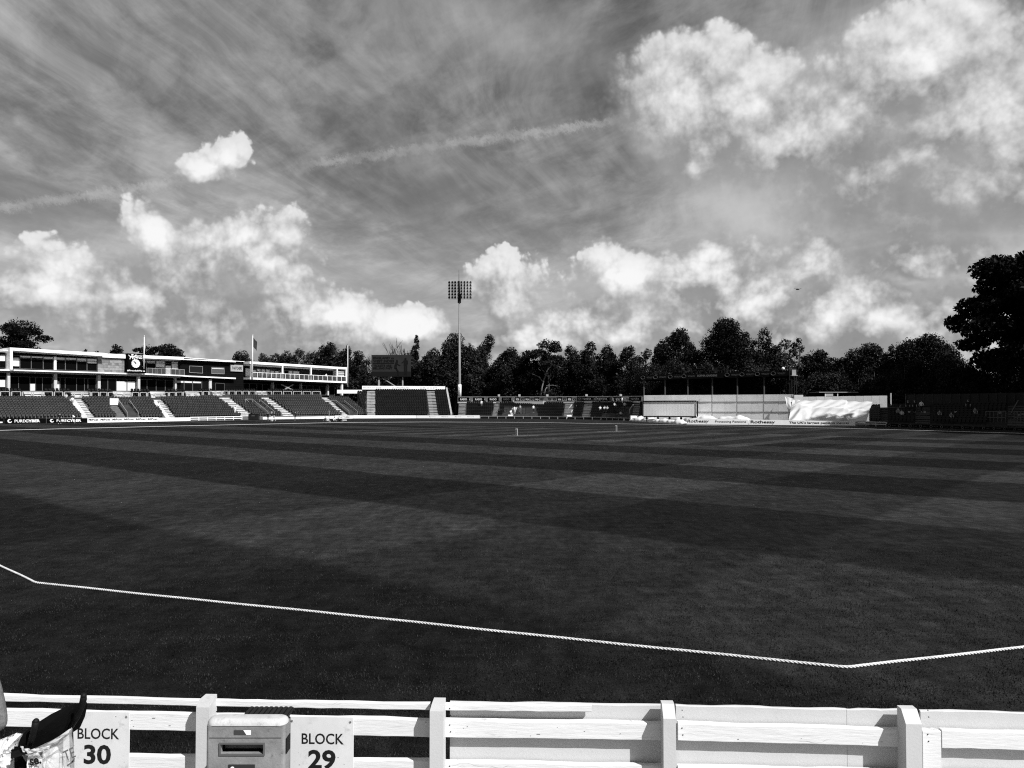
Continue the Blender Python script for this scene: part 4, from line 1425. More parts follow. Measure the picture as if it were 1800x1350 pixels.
for k, (x0, x1) in enumerate(((7.5, 81), (82, 153.3))):
    t, sp, d, n_, L, h = hoarding(x0, x1, (735.2, 735), (744.4, 743.8), M_BLACK, ('first' if k == 0 else 'second') + ' black board from the left with white cyber company lettering', GB)
    lettering('PURE', sp(.36, .5), d, ZUP, L * .24, h * .5, M_LETTER, t, bold=.012)
    lettering('CYBER', sp(.67, .5), d, ZUP, L * .36, h * .5, M_LETTER, t, bold=.04)
    b = MB()
    c = sp(.13, .5) + n_ * .01
    R0 = h * .36
    pts = [c + d * (R0 * .75 * math.cos(R(60 + q * 22))) + ZUP * (R0 * .75 * math.sin(R(60 + q * 22))) for q in range(14)]
    b.tube(pts, [R0 * .12 + R0 * .05 * min(q, 13 - q) for q in range(14)], 5)
    b.build('round_mark', M_LETTER, t)
t, sp, d, n_, L, h = hoarding(-46, 6.8, (735.6, 735.3), (745.6, 744.6), M_BLACK, 'black board at the far left edge with a pale stripe', GB)
b = MB(); b.box(sp(.8, .3) + n_ * .01, (L * .3, .03, h * .22), (d, n_, ZUP)); b.build('pale_stripe', M_LETTER, t)
names = ('first', 'second', 'third', 'fourth', 'fifth', 'sixth')
for k in range(6):
    x0 = 153.8 + k * 20.9
    t, sp, d, n_, L, h = hoarding(x0, x0 + 20.6, (734.6 - k * .15,) * 2, (743.6 - k * .25, 743.4 - k * .25), M_BOARD, '%s of six white boards with grey post lettering, counted from the left' % names[k], GB)
    lettering('MiPost', sp(.5, .62), d, ZUP, L * .82, h * .44, M_INK, t, bold=.03)
t, sp, d, n_, L, h = hoarding(279.6, 334, (734.5, 733.8), (741.8, 741), M_BOARD, 'long white board with faint small print right of the post boards', GB)
for f in (.2, .5, .8):
    lettering('Sport Wales', sp(f, .5), d, ZUP, L * .2, h * .3, M_PALEINK, t)
t, sp, d, n_, L, h = hoarding(528, 588, (732.6, 731.6), (738.6, 737.6), M_BOARD, 'plain white board left of the cider board', GB)
t, sp, d, n_, L, h = hoarding(588.8, 620.5, (730.6, 730.4), (737.2, 737), M_BOARD, 'short white board with dark cider maker lettering', GB, back=-1.0)
lettering('THATCHERS', sp(.5, .5), d, ZUP, L * .62, h * .55, M_INK, t, bold=.02)
t, sp, d, n_, L, h = hoarding(621, 732, (730, 730.3), (736.3, 736.2), M_BOARD, 'long white board below the parapet stand, left half', GB)
for f in (.12, .3, .5, .68):
    lettering('SPORT', sp(f, .5), d, ZUP, 1.6, h * .28, M_PALEINK, t)
t, sp, d, n_, L, h = hoarding(732.5, 843, (730.3, 730), (736.3, 736.6), M_BOARD, 'long white board below the parapet stand, right half', GB)
for f in (.25, .45, .66, .86):
    lettering('Sport', sp(f, .52), d, ZUP, 1.5, h * .3, M_GREYINK, t)
t, sp, d, n_, L, h = hoarding(1207, 1315, (735.2, 737.2), (745.2, 746.8), M_BOARD, 'long white insurer board with large name and faint slogan', GB)
lettering('Rothesay', sp(.19, .5), d, ZUP, L * .36, h * .62, M_INK, t, slant=.15, bold=.015)
lettering('Protecting Pensions', sp(.72, .5), d, ZUP, L * .5, h * .44, M_GREYINK, t, bold=.012)
t, sp, d, n_, L, h = hoarding(1315.6, 1503.5, (737.4, 740.6), (746.9, 750.4), M_BOARD, 'long white insurer board with large name and pension slogan, below the draped sheet', GB)
lettering('Rothesay', sp(.14, .5), d, ZUP, L * .235, h * .7, M_INK, t, bold=.02)
lettering('The UK\'s largest pension insurer', sp(.67, .5), d, ZUP, L * .56, h * .54, M_INK, t, bold=.018)
nth = ('first', 'second', 'third', 'fourth', 'fifth', 'sixth', 'seventh', 'eighth', 'ninth', 'tenth', 'eleventh', 'twelfth', 'thirteenth', 'fourteenth')
for k in range(14):
    x0 = 1558 + k * 18.4
    yb = 751.6 + k * .62
    t, sp, d, n_, L, h = hoarding(x0, x0 + 18.0, (yb - 6.6, yb - 6.2), (yb, yb + .6), M_BLACK, '%s black board with round mark from the left in the shaded corner' % nth[k], 'black boards in the shaded corner')
    c = sp(.3, .5) + n_ * .02
    b = MB(); rr = h * .44
    pts = [c + d * (rr * math.cos(q * math.pi / 9)) + ZUP * (rr * math.sin(q * math.pi / 9)) for q in range(19)]
    b.tube(pts, rr * .13, 4, cap=False); b.build('round_mark', mat('shade_toned_print', .16, .6), t)  # white print greyed, the corner's shade is in its colour
    lettering('VITALITY', sp(.74, .5), d, ZUP, L * .42, h * .2, mat('shade_toned_print', .35), t)

# railings along the edge of the field
def field_rail(x0, x1, y0, y1, m, label, gap, bars, back=.3):
    n0 = max(1, int((x1 - x0) / 30))
    pts = []
    for i in range(n0 + 1):
        x = x0 + (x1 - x0) * i / n0
        q = FP(x, 0.0, back); pts.append(q)
    h = EYE - (y0 - 711) / F * fl(x0)
    t = thing('boundary_railing', label, 'railing', (pts[0] + pts[-1]) / 2, 'railings along the field')
    for p, q in zip(pts, pts[1:]):
        k = max(1, round((q - p).length / gap))
        for i in range(k + (1 if q is pts[-1] else 0)):
            c = p.lerp(q, i / k)
            b = MB(); b.beam(c, c + ZUP * h, .11, .11); b.build('post', m, t)
    for f in bars:
        b = MB()
        for p, q in zip(pts, pts[1:]):
            b.beam(p + ZUP * h * f, q + ZUP * h * f, .05, .14)
        b.build('rail', m, t)
field_rail(335, 426, 733.4, 741, M_WHITE, 'white post and rail fence below the wide pale aisle', 2.5, (.98, .45))
field_rail(844, 1117, 731.4, 739, M_RAIL, 'long grey post and rail fence before the low stand', 2.0, (.95,))
field_rail(1504, 1557, 740.5, 749, M_RAIL, 'short grey fence between insurer board and shaded corner', 2.2, (.95, .5))
b = MB()
q0, q1 = FP(844, 0.02, .6), FP(1117, 0.02, .6)
prev = None
for i in range(11):
    x = 844 + 27.3 * i
    c = FP(x, 0.0, .7)
    if prev is not None:
        d = c - prev
        b.hexa((prev, c, c + Vector((0, .1, 0)), prev + Vector((0, .1, 0)), prev + ZUP * .55, c + ZUP * .55, c + Vector((0, .1, .55)), prev + Vector((0, .1, .55))))
    prev = c
tag(b.build('kick_board', M_DKSTEEL), 'low dark board running behind the grey post and rail fence', 'board')
# pale base strip left of the gate
t, sp, d, n_, L, h = hoarding(335, 412, (740.2, 740), (742.4, 742), M_WHITE, 'low white kerb board under the white post and rail fence', GB, back=-.3)
t, sp, d, n_, L, h = hoarding(462, 527, (733.2, 732.8), (739.6, 738.8), M_BOARD, 'scuffed white board behind the group of walkers', GB)
bx = thing('equipment_case', 'black equipment case at the foot of the wide pale aisle', 'case', FP(447, 0, -1.5))
b = MB(); c = FP(447, .5, -1.5); b.bbox(c + ZUP * .1, (2.0, 1.0, 1.1), .05); b.build('case', M_DKSTEEL, bx)
b = MB(); b.bbox(c + ZUP * .69, (2.04, 1.04, .07), .02); b.build('lid', M_BLACK, bx)
b = MB(); b.beam(c + Vector((-.3, -.53, .3)), c + Vector((.3, -.53, .3)), .05); b.build('handle', M_STEEL, bx)
b = MB(); b.box(c + Vector((0, -.1, -.47)), (2.1, 1.1, .06)); b.build('base', M_DKSTEEL, bx)

# ------------------------------------------------------------------ draped sheet, folded covers
def draped_sheet():
    m = mat('white_sheet', .50, .75, .06, .5, .25, 6)
    def fn(u, v):
        # u along (left to right), v from the foot up to the top edge
        xb = 1386 + u * (1522 - 1386)
        xt = 1393 + u * (1534 - 1393)
        Yb, Yt = fl(xb) + 2.2, ry(min(xt, 1565)) - 1.2
        lo = P(xb, 741.5 + u * 1.5, Yb)
        hi = P(xt, 703.5 + .8 * math.sin(u * 9) + (1.8 if u > .68 else 0), Yt)
        p = lo.lerp(hi, v)
        # stepped by the seat rows underneath, with sagging folds between
        st = 6
        p.z += .05 * math.sin(v * st * 2 * math.pi) * (1 - v * .4) * (.2 + .8 * u)
        fold = .36 * math.sin(u * 17 - v * 10 + 2 * math.sin(u * 7)) * (1 - v) + .22 * math.sin(u * 41 - v * 16 + 1.5 * math.sin(v * 5)) * (1 - v * .5)
        p.z += fold * .45
        p.y -= fold * .4
        # the left part is pulled up into a tent with a hollow under it
        w = max(0.0, 1 - abs(u - .13) / .13)
        p.z += .75 * w * math.sin(v * math.pi) ** 2
        p.y += .5 * max(0.0, 1 - abs(u - .17) / .10) * max(0.0, 1 - abs(v - .22) / .22)
        w2 = max(0.0, 1 - abs(u - .27) / .05)
        p.z -= .7 * w2 * max(0, .6 - v)
        # ridge between upper and lower cloth
        p.z += .30 * math.exp(-((v - .55) / .05) ** 2) * (1 if u < .75 else .3)
        return p
    t = thing('draped_sheet', 'big white sheet draped in folds over seats below the grey wall', 'sheet', Vector((*P(1460, 742, 114).xy, 0)))
    b = MB(); b.grid(fn, 96, 44); b.build('cloth', m, t, smooth=True)
    b = MB()                                                # corner pulled up to a point on the wall
    tip = P(1379.5, 696.5, wy(1379) - .4)
    def fn2(u, v):
        a = fn(.0, .35 + .65 * u); c = fn(.17 * u, .98)
        p = tip.lerp(a.lerp(c, u * .6), v)
        p.z -= .5 * math.sin(v * math.pi) * (1 - u)
        p.y -= .3 * math.sin(v * 9 + u * 7) * v
        return p
    b.grid(fn2, 12, 14); b.build('pulled_corner', m, t, smooth=True)
draped_sheet()
def folded_cover(x0, x1, yb, r, back, label, seed):
    rr = random.Random(seed)
    m = mat('cover_sheet', .70, .6, .08, .6, .3, 8)
    A, B_ = FP(x0, 0.0, back), FP(x1, 0.0, back)
    d = (B_ - A).normalized(); n_ = d.cross(ZUP)
    ph = [rr.uniform(0, 6) for _ in range(6)]
    def fn(u, v):
        a = math.pi * v
        k = r * (1 + .13 * math.sin(u * 23 + ph[0]) + .10 * math.sin(u * 51 + v * 3 + ph[1]) + .06 * math.sin(v * 12 + u * 90 + ph[2]))
        e = min(1.0, u * 9 + .25, (1 - u) * 9 + .25)
        return A.lerp(B_, u) + n_ * (math.cos(a) * k * 1.3) + ZUP * (max(0.0, math.sin(a)) * k * e)
    b = MB(); b.grid(fn, 80, 14)
    o = b.build('rolled_cover', m, smooth=True)
    tag(o, label, 'cover', 'rolled ground covers')
folded_cover(1120, 1330, 744, 1.12, 3.0, 'long rolled white ground cover lying behind the insurer boards', 1)
folded_cover(1112, 1207, 744, .6, .6, 'crumpled white ground cover in front of the sight screen', 2)
folded_cover(1346, 1366, 744, .6, 2.2, 'short bundled white cover beside the foot of the draped sheet', 3)

# ------------------------------------------------------------------ shaded stand on the right
rs = thing('shaded_stand', 'dark stand in tree shade at the right edge with seated spectators', 'stand', Vector((*P(1700, 735, 104).xy, 0)))
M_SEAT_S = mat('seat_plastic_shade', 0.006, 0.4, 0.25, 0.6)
rf = [P(x, 743 + (x - 1560) * .028, fl(x) + 1.3) for x in (1528, 1562, 1600, 1640, 1700, 1800, 1850)]
rb = [P(x, 716 - (x - 1560) * .02, fl(x) + 8.8) for x in (1528, 1562, 1600, 1640, 1700, 1800, 1850)]
rf = [Vector((p.x, p.y, max(.55, p.z))) for p in rf]
seating(rs, rf, rb, 8, M_SEAT_S, aisles=((.75, .8), (2.55, 1.0), (4.9, 1.2), (5.3, .8)), holes=((4.35, 5.2, 0, .6),), conc=mat('shade_toned_concrete', .03, .9, .3, 1), step_m=mat('shade_toned_step', .07, .9, .2, 1))  # concrete and steps darkened, so their colour carries the deep shade
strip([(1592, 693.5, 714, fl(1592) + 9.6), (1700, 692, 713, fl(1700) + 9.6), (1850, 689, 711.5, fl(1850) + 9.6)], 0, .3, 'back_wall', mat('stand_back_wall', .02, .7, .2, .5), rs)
for k in range(14):
    x = 1592 + k * 16
    if x > 1800: break
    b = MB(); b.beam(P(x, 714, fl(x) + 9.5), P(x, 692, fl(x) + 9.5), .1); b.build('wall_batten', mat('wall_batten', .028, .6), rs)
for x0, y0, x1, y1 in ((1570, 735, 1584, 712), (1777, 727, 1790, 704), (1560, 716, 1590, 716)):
    b = MB(); b.beam(P(x0, y0, fl(x0) + 5), P(x1, y1, fl(x1) + 7), .12); b.build('stair_rail', mat('shade_toned_rail', .08, .6), rs)  # rail colour lowered to stand in for the tree shade
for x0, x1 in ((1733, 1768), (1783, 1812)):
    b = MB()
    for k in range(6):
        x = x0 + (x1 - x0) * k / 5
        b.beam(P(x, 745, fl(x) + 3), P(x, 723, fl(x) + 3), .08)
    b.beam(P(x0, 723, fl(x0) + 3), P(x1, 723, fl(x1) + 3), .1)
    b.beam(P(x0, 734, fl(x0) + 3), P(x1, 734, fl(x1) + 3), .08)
    b.build('box_frame', mat('shade_toned_rail', .08), rs)
for x, y in ((1598.5, 724), (1625.5, 724.2), (1680, 724), (1757.5, 725.5), (1791, 730), (1798.5, 728)):
    b = MB(); c = P(x, y, fl(x) + 4.5); b.box(c, (.32, .03, .24)); b.build('small_sign', mat('pale_sign', .3, .6), rs)

# ------------------------------------------------------------------ trees
def leaf_mat(name, lo, hi):
    m = bpy.data.materials.new(name)
    m.use_nodes = True
    g = Graph(m.node_tree)
    bs = m.node_tree.nodes['Principled BSDF']
    bs.inputs['Roughness'].default_value = 0.55
    bs.inputs['Specular IOR Level'].default_value = 0.06
    geo = g.node('ShaderNodeNewGeometry')
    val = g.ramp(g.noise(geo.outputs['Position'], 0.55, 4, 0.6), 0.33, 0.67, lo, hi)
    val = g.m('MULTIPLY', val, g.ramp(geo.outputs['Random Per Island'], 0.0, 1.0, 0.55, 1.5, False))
    cc = g.node('ShaderNodeCombineColor')
    for i in range(3):
        m.node_tree.links.new(val, cc.inputs[i])
    m.node_tree.links.new(cc.outputs[0], bs.inputs['Base Color'])
    return m
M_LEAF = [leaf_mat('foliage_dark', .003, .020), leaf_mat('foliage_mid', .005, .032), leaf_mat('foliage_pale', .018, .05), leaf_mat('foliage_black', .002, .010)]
M_BARK = mat('bark', .05, .9, .4, 2.0, .6, 12)
M_PALEBARK = mat('pale_bark', .16, .85, .3, 2.0, .5, 12)

def leaves(lobes, r, n_per_m2, size, zmin=0.3):
    """leaf sprays over the shells of the given lobes (x, y, z, rx, ry, rz)"""
    vs = []
    for (x, y, z, a, b_, c) in lobes:
        area = 4 * math.pi * ((a * b_) ** 1.6 / 3 + (a * c) ** 1.6 / 3 + (b_ * c) ** 1.6 / 3) ** (1 / 1.6)
        n = max(12, int(area * n_per_m2))
        d = r.normal(size=(n, 3)); d /= np.linalg.norm(d, axis=1)[:, None]
        rad = 0.50 + 0.58 * r.random(n) ** 0.7
        # ragged outline: sprays cluster round random knots
        kn = r.normal(size=(max(5, n // 26), 3)); kn /= np.linalg.norm(kn, axis=1)[:, None]
        k = r.integers(0, len(kn), n)
        d = d * 0.45 + kn[k] * (0.75 + 0.3 * r.random(len(kn)))[k][:, None]
        ln_ = np.linalg.norm(d, axis=1)[:, None]
        d = d / ln_ * (0.72 + 0.28 * ln_)
        p = np.array([x, y, z]) + d * rad[:, None] * np.array([a, b_, c])
        u = r.normal(size=(n, 3)); u /= np.linalg.norm(u, axis=1)[:, None]
        w = np.cross(u, r.normal(size=(n, 3))); w /= np.linalg.norm(w, axis=1)[:, None]
        s = size * (0.5 + r.random(n))[:, None]
        q = np.empty((n, 4, 3))
        q[:, 0] = p - u * s * .6; q[:, 1] = p + w * s * .32; q[:, 2] = p + u * s * .6; q[:, 3] = p - w * s * .32
        vs.append(q[p[:, 2] > zmin])
    return np.concatenate(vs)

WIDE = {'round': 1.16, 'spiky': 1.5, 'poplar': 1.25, 'feather': 1.35, 'cedar': 1.05, 'pine': 1.15}
def make_tree(name, label, px, top, wpx, Y, style='round', leaf=1, seed=1, low=3.0, group=None, cat='tree', dens=1.0, size=None, bark=None):
    r = np.random.default_rng(seed)
    base = P(px, 711, Y); base.z = 0
    H = P(px, top, Y).z
    W = wpx * WIDE.get(style, 1.0) / F * Y
    t = thing(name, label, cat, base, group)
    px_m = Y / 770.0                           # metres per render pixel
    size = size or max(.20, 1.45 * px_m)
    lobes, limbs = [], []
    R_ = W / 2
    cz0 = low
    if style == 'round':
        hc = (H - low)
        n = 16
        lobes.append((0, 0, low + hc * .5, R_ * .72, R_ * .72, hc * .40))
        for i in range(n):
            a = i * 2.4 + r.uniform(-.4, .4)
            f = (i + .5) / n
            zz = low + hc * (.16 + .72 * f)
            k = math.sin(math.pi * min(1, .18 + .74 * f)) ** .6
            rr = R_ * (.72 * k) * r.uniform(.75, 1.05)
            s = R_ * r.uniform(.30, .46) * (1.0 if f < .8 else .8)
            lobes.append((math.cos(a) * rr, math.sin(a) * rr, min(zz, H - s * .8), s, s, s * r.uniform(.7, .95)))
        s = R_ * .36
        lobes.append((r.uniform(-.15, .15) * R_, 0, H - s * .9, s, s, s * .95))
    elif style == 'spiky':                      # upright crown with several pointed heads
        hc = H - low
        lobes.append((0, 0, low + hc * .36, R_ * .85, R_ * .85, hc * .34))
        for i in range(15):
            a = i * 2.4
            f = r.uniform(.35, .93) if i else 1.0
            rr = R_ * r.uniform(.3, .95) * min(1.0, (1.12 - f) * 2.0) if i else 0
            k = .34 if f < .75 else .24
            lobes.append((math.cos(a) * rr, math.sin(a) * rr, low + hc * f - hc * .12, R_ * k * 1.2, R_ * k * 1.2, hc * .125))
    elif style == 'poplar':
        hc = H - low
        for i in range(11):
            f = i / 10
            s = R_ * (1.05 - .66 * f) * r.uniform(.75, 1.0)
            lobes.append((r.uniform(-.3, .3) * R_, r.uniform(-.3, .3) * R_, low + hc * (.08 + .86 * f), s, s, hc * .11))
    elif style == 'pine':                       # bare lower trunk, flat-topped head
        hc = H * .42
        for i in range(9):
            a = i * 2.4
            rr = R_ * r.uniform(.25, .72)
            zz = H - hc * r.uniform(.12, .9)
            s = R_ * r.uniform(.28, .42)
            lobes.append((math.cos(a) * rr, math.sin(a) * rr, zz, s, s, s * .5))
        lobes.append((0, 0, H - R_ * .22, R_ * .5, R_ * .5, R_ * .24))
        lobes.append((0, 0, low + 2, R_ * .8, R_ * .8, 3))
    elif style == 'cedar':                      # broad flat plates
        hc = H - low
        for i in range(26):
            f = (i + .5) / 26
            a = i * 2.4 + r.uniform(-.3, .3)
            rr = R_ * (.80 - .42 * max(0, f - .45)) * r.uniform(.45, 1.0)
            s = R_ * r.uniform(.22, .36)
            lobes.append((math.cos(a) * rr, math.sin(a) * rr, low + hc * (.05 + .88 * f), s, s, s * .48))
        for f in (.2, .45, .7, .9):
            lobes.append((0, 0, low + hc * f, R_ * .42, R_ * .42, hc * .13))
    elif style == 'feather':
        hc = H - low
        for i in range(16):
            a = i * 2.4
            f = (i + .5) / 16
            rr = R_ * .75 * math.sin(math.pi * (.15 + .75 * f)) * r.uniform(.4, 1)
            s = R_ * r.uniform(.22, .36)
            lobes.append((math.cos(a) * rr, math.sin(a) * rr, low + hc * (.1 + .82 * f), s, s, s * 1.1))
    elif style == 'bush':
        for i in range(7):
            a = i * 2.4
            s = R_ * r.uniform(.4, .6)
            lobes.append((math.cos(a) * R_ * .5, math.sin(a) * R_ * .5, H * r.uniform(.25, .7), s, s, H * .3))
    zt = min(H * .8, max(low + 1, H * .62))
    # trunk and limbs
    if style != 'bare':
        tr = max(.12, H * .016)
        b = MB()
        bend = r.uniform(-.03, .03) * H
        b.tube([base, base + Vector((bend * .3, 0, zt * .4)), base + Vector((bend, 0, zt)), base + Vector((bend, 0, H * .88))], [tr * 1.35, tr, tr * .65, tr * .12], 8)
        order = sorted(range(len(lobes)), key=lambda q: -lobes[q][3])[:9]
        for q in order:
            x, y, z, a, b_, c = lobes[q]
            s0 = base + Vector((bend * .6, 0, max(low * .6, z * .62)))
            e = base + Vector((x, y, z))
            mid = s0.lerp(e, .5) + Vector((0, 0, -.06 * H * .3))
            b.tube([s0, mid, e], [tr * .45, tr * .3, tr * .1], 5)
        b.build('trunk', bark or M_BARK, t, smooth=True)
        d = dens * {'feather': .75, 'poplar': 1.2, 'bush': 1.0}.get(style, 1.25) / (size * size * .62)
        q = leaves(lobes, r, d, size)
        # boughs deep inside the crown: larger sprays that close it
        core = [(x, y, z, a * .62, b_ * .62, c * .62) for (x, y, z, a, b_, c) in lobes]
        q = np.concatenate([q, leaves(core, r, {'feather': .25}.get(style, .75) / (size * size * 2.4), size * 2.0)])
        v = q.reshape(-1, 3) + np.array(base)
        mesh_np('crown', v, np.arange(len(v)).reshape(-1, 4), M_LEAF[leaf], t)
    else:
        b = MB()
        def grow(p, d, L, rad, n):
            e = p + d * L
            b.tube([p, p.lerp(e, .5) + Vector(r.normal(size=3) * L * .04), e], [rad, rad * .8, rad * .62], 5)
            if n > 0:
                for _ in range(3 if n > 1 else 4):
                    nd = (d + Vector((r.normal() * .33, r.normal() * .33, .25))).normalized()
                    grow(p.lerp(e, r.uniform(.55, 1)), nd, L * r.uniform(.55, .8), rad * .62, n - 1)
        grow(base, Vector((0, 0, 1)), H * .42, H * .017, 4)
        b.build('branches', bark or M_BARK, t)
    return t

GT = 'trees beyond the stands'
TREES = [
 (-50, 590, 80, 172, 'round', 0, 3, 'tree', 'round dark tree left of the pavilion, outside the picture'),
 (-150, 582, 90, 165, 'round', 1, 3, 'tree', 'taller tree farther left of the pavilion, outside the picture'),
 (-250, 592, 90, 150, 'round', 0, 3, 'tree', 'leftmost tree beyond the pavilion end, outside the picture'),
 # px, top, width, depth, style, leaf, low, name, label
 (36, 566, 112, 168, 'cedar', 3, 5, 'cedar_tree', 'broad dark cedar rising above the far left roof'),
 (152, 611, 26, 190, 'feather', 1, 4, 'tree', 'tip of a small tree above the roof, left of the clock'),
 (170, 611.5, 20, 190, 'feather', 1, 4, 'tree', 'narrow tree tip above the roof, next left from the round tree by the clock'),
 (205, 605, 42, 188, 'round', 3, 4, 'tree', 'small round dark tree behind the roof just left of the clock panel'),
 (258, 608, 56, 188, 'cedar', 3, 5, 'pine_tree', 'flat-headed dark pine right of the clock panel'),
 (294, 607, 84, 190, 'cedar', 3, 5, 'pine_tree', 'wider flat-headed dark pine second from the clock panel'),
 (424, 616, 54, 215, 'spiky', 1, 4, 'tree', 'grey-green tree behind the middle flag pole'),
 (464, 620, 44, 230, 'spiky', 2, 4, 'tree', 'pale conical tree, first right of the middle flag pole'),
 (484, 620, 44, 232, 'spiky', 2, 4, 'tree', 'pale tree, second right of the middle flag pole'),
 (504, 618, 44, 230, 'spiky', 1, 4, 'tree', 'mid-grey tree, third right of the middle flag pole'),
 (528, 611, 44, 228, 'feather', 2, 4, 'tree', 'tall wispy pale tree above the balcony hall'),
 (549, 616, 42, 232, 'feather', 2, 4, 'tree', 'short pale tree next to the big dark tree over the balcony hall'),
 (580, 602, 66, 214, 'round', 0, 4, 'tree', 'large dark tree with sky gaps behind the bare pole'),
 (610, 606, 30, 216, 'spiky', 0, 4, 'tree', 'narrow dark tree just right of the bare pole'),
 (632, 617, 48, 205, 'round', 1, 3, 'tree', 'bushy tree between the bare pole and the billboard'),
 (683, 602, 46, 225, 'bare', 0, 4, 'dead_tree', 'leafless fan of branches above the billboard, left one'),
 (711, 607, 34, 225, 'bare', 0, 4, 'dead_tree', 'smaller leafless fan of branches above the billboard, right one'),
 (729, 593, 20, 212, 'poplar', 0, 9, 'poplar_tree', 'thin twin-stemmed poplar at the right corner of the billboard'),
 (722, 622, 60, 205, 'round', 1, 3, 'tree', 'bushy tree behind the right half of the billboard'),
 (760, 614, 62, 202, 'round', 1, 3, 'tree', 'rounded bushy tree between billboard and floodlight mast'),
 (801, 584, 66, 200, 'spiky', 1, 3, 'tree', 'tall bushy tree directly behind the floodlight mast'),
 (852, 593, 46, 200, 'poplar', 1, 3, 'poplar_tree', 'tall pointed poplar right of the floodlight mast'),
 (834, 618, 50, 196, 'round', 1, 2, 'tree', 'lower bushy tree at the foot of the pointed poplar'),
 (895, 611, 66, 194, 'round', 0, 2, 'tree', 'wide dark tree above the watch maker boards'),
 (966, 598, 66, 188, 'pine', 0, 2, 'pine_tree', 'tall pine with pale curving limbs above the low stand'),
 (962, 618, 60, 194, 'round', 3, 1, 'tree', 'dark round tree standing behind the trunk of the pale-limbed pine'),
 (928, 616, 50, 192, 'round', 3, 2, 'tree', 'dark tree filling in just left of the pale-limbed pine'),
 (1003, 607, 50, 190, 'spiky', 0, 2, 'tree', 'dark tree just right of the pale-limbed pine'),
 (1038, 601, 46, 186, 'spiky', 0, 2, 'tree', 'dark ragged tree above the left car maker board'),
 (1068, 606, 44, 184, 'spiky', 0, 2, 'tree', 'dark ragged tree above the second car maker board'),
 (1105, 609, 54, 180, 'round', 0, 2, 'tree', 'dark round tree above the right end of the low stand'),
 (1138, 612, 50, 176, 'feather', 1, 2, 'tree', 'loose greyish tree at the left end of the gantry'),
 (1165, 596, 36, 174, 'spiky', 0, 2, 'tree', 'narrow dark tree over the left part of the gantry'),
 (1195, 577, 76, 170, 'round', 0, 2, 'tree', 'tall dark round tree left of the tallest middle tree'),
 (1275, 560, 108, 160, 'round', 3, 2, 'tree', 'tallest and broadest middle tree, rising over the gantry'),
 (1345, 578, 54, 160, 'spiky', 0, 2, 'tree', 'upright tree right of the tallest middle tree'),
 (1378, 590, 56, 158, 'feather', 1, 2, 'tree', 'airy tree with fine twigs above the gantry tower'),
 (1402, 590, 34, 158, 'feather', 2, 4, 'tree', 'thin wispy tree at the right end of the gantry'),
 (1441, 614, 78, 152, 'round', 0, 2, 'tree', 'low round dark tree behind the scorer hut'),
 (1484, 628, 50, 150, 'round', 3, 2, 'tree', 'low dark tree between the hut and the right wood'),
 (1530, 604, 84, 146, 'round', 0, 2, 'tree', 'ragged dark tree above the end of the grey wall'),
 (1573, 606, 50, 142, 'round', 1, 2, 'tree', 'mid-grey tree left of the domed tree'),
 (1633, 588, 120, 138, 'round', 0, 2, 'tree', 'broad domed dark tree left of the giant tree'),
 (1700, 640, 90, 122, 'round', 0, 1, 'tree', 'dark low tree under the left boughs of the giant tree'),
 (1806, 455, 232, 118, 'cedar', 3, 5, 'giant_tree', 'giant black layered tree at the right edge of the picture'),
]
for i, (px, top, w, Y, style, lf, low, nm, lab) in enumerate(TREES):
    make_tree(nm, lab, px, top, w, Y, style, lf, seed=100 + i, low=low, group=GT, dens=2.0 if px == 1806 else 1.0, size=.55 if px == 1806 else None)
# pale limbs of the pine
pine = [o for o in C.objects if o.get('label', '').startswith('tall pine with pale')][0]
b = MB()
for pts, w in (([(950, 697), (953, 680), (957, 665), (963, 655)], 1.3), ([(957, 667), (962, 650), (968, 645), (980, 642), (987, 648)], .9), ([(955, 672), (947, 662), (935, 657)], .7), ([(956, 696), (959, 684), (962, 680)], 1.0), ([(960, 678), (972, 677), (984, 680)], .5)):
    q = [P(x, y, 187) + Vector((0, .1 * k, 0)) for k, (x, y) in enumerate(pts)]
    n_ = len(q)
    b.tube(q, [w * .13 * (1.4 - k / n_) for k in range(n_)], 6)
b.build('pale_limb', M_PALEBARK, pine, smooth=True)

# undergrowth behind the stands
k = 0
ORD = ('first', 'second', 'third', 'fourth', 'fifth', 'sixth', 'seventh', 'eighth', 'ninth', 'tenth', 'eleventh', 'twelfth', 'thirteenth', 'fourteenth', 'fifteenth', 'sixteenth')
seen = {}
for x in list(range(604, 800, 26)) + list(range(800, 1140, 26)) + list(range(1140, 1560, 28)) + list(range(1560, 1840, 30)) + list(range(1850, 2060, 48)):
    Y = fl(x) + (31 if x < 1130 else (30 if x < 1420 else 24))
    top = 650 + 9 * math.sin(x * .13) - (14 if x > 1560 else 0) - (12 if 1130 < x < 1400 else 0)
    sec = 'parapet stand' if x < 800 else 'low stand' if x < 1140 else 'panelled wall and sheet' if x < 1560 else 'shaded stand'
    seen[sec] = seen.get(sec, -1) + 1
    make_tree('bush', '%s dark bush from the left in the undergrowth behind the %s' % (ORD[seen[sec]], sec), x + rng.uniform(-5, 5), top, 62, Y, 'bush', (0, 1, 0, 3)[k % 4], seed=300 + k, low=.4, group='undergrowth behind the stands', cat='bush', dens=1.1)
    k += 1
# tall trees standing to the right, out of the frame: they shade the right-hand stand
for i, (x, y, h, w) in enumerate(((71, 93, 33, 13), (69, 84, 30, 14), (75, 76, 28, 14), (83, 85, 29, 15), (66, 71, 24, 11), (82, 66, 27, 14), (92, 77, 28, 15), (71, 61, 24, 12), (95, 92, 28, 14))):
    pxx = 900 + F * x / y
    make_tree('tree', '%s tall dark tree beyond the right edge, outside the picture' % ORD[i], pxx, 711 - (h - EYE) / y * F, w / y * F, y, 'round', 0, seed=500 + i, low=2, group='trees right of the picture', size=.8, dens=1.1)

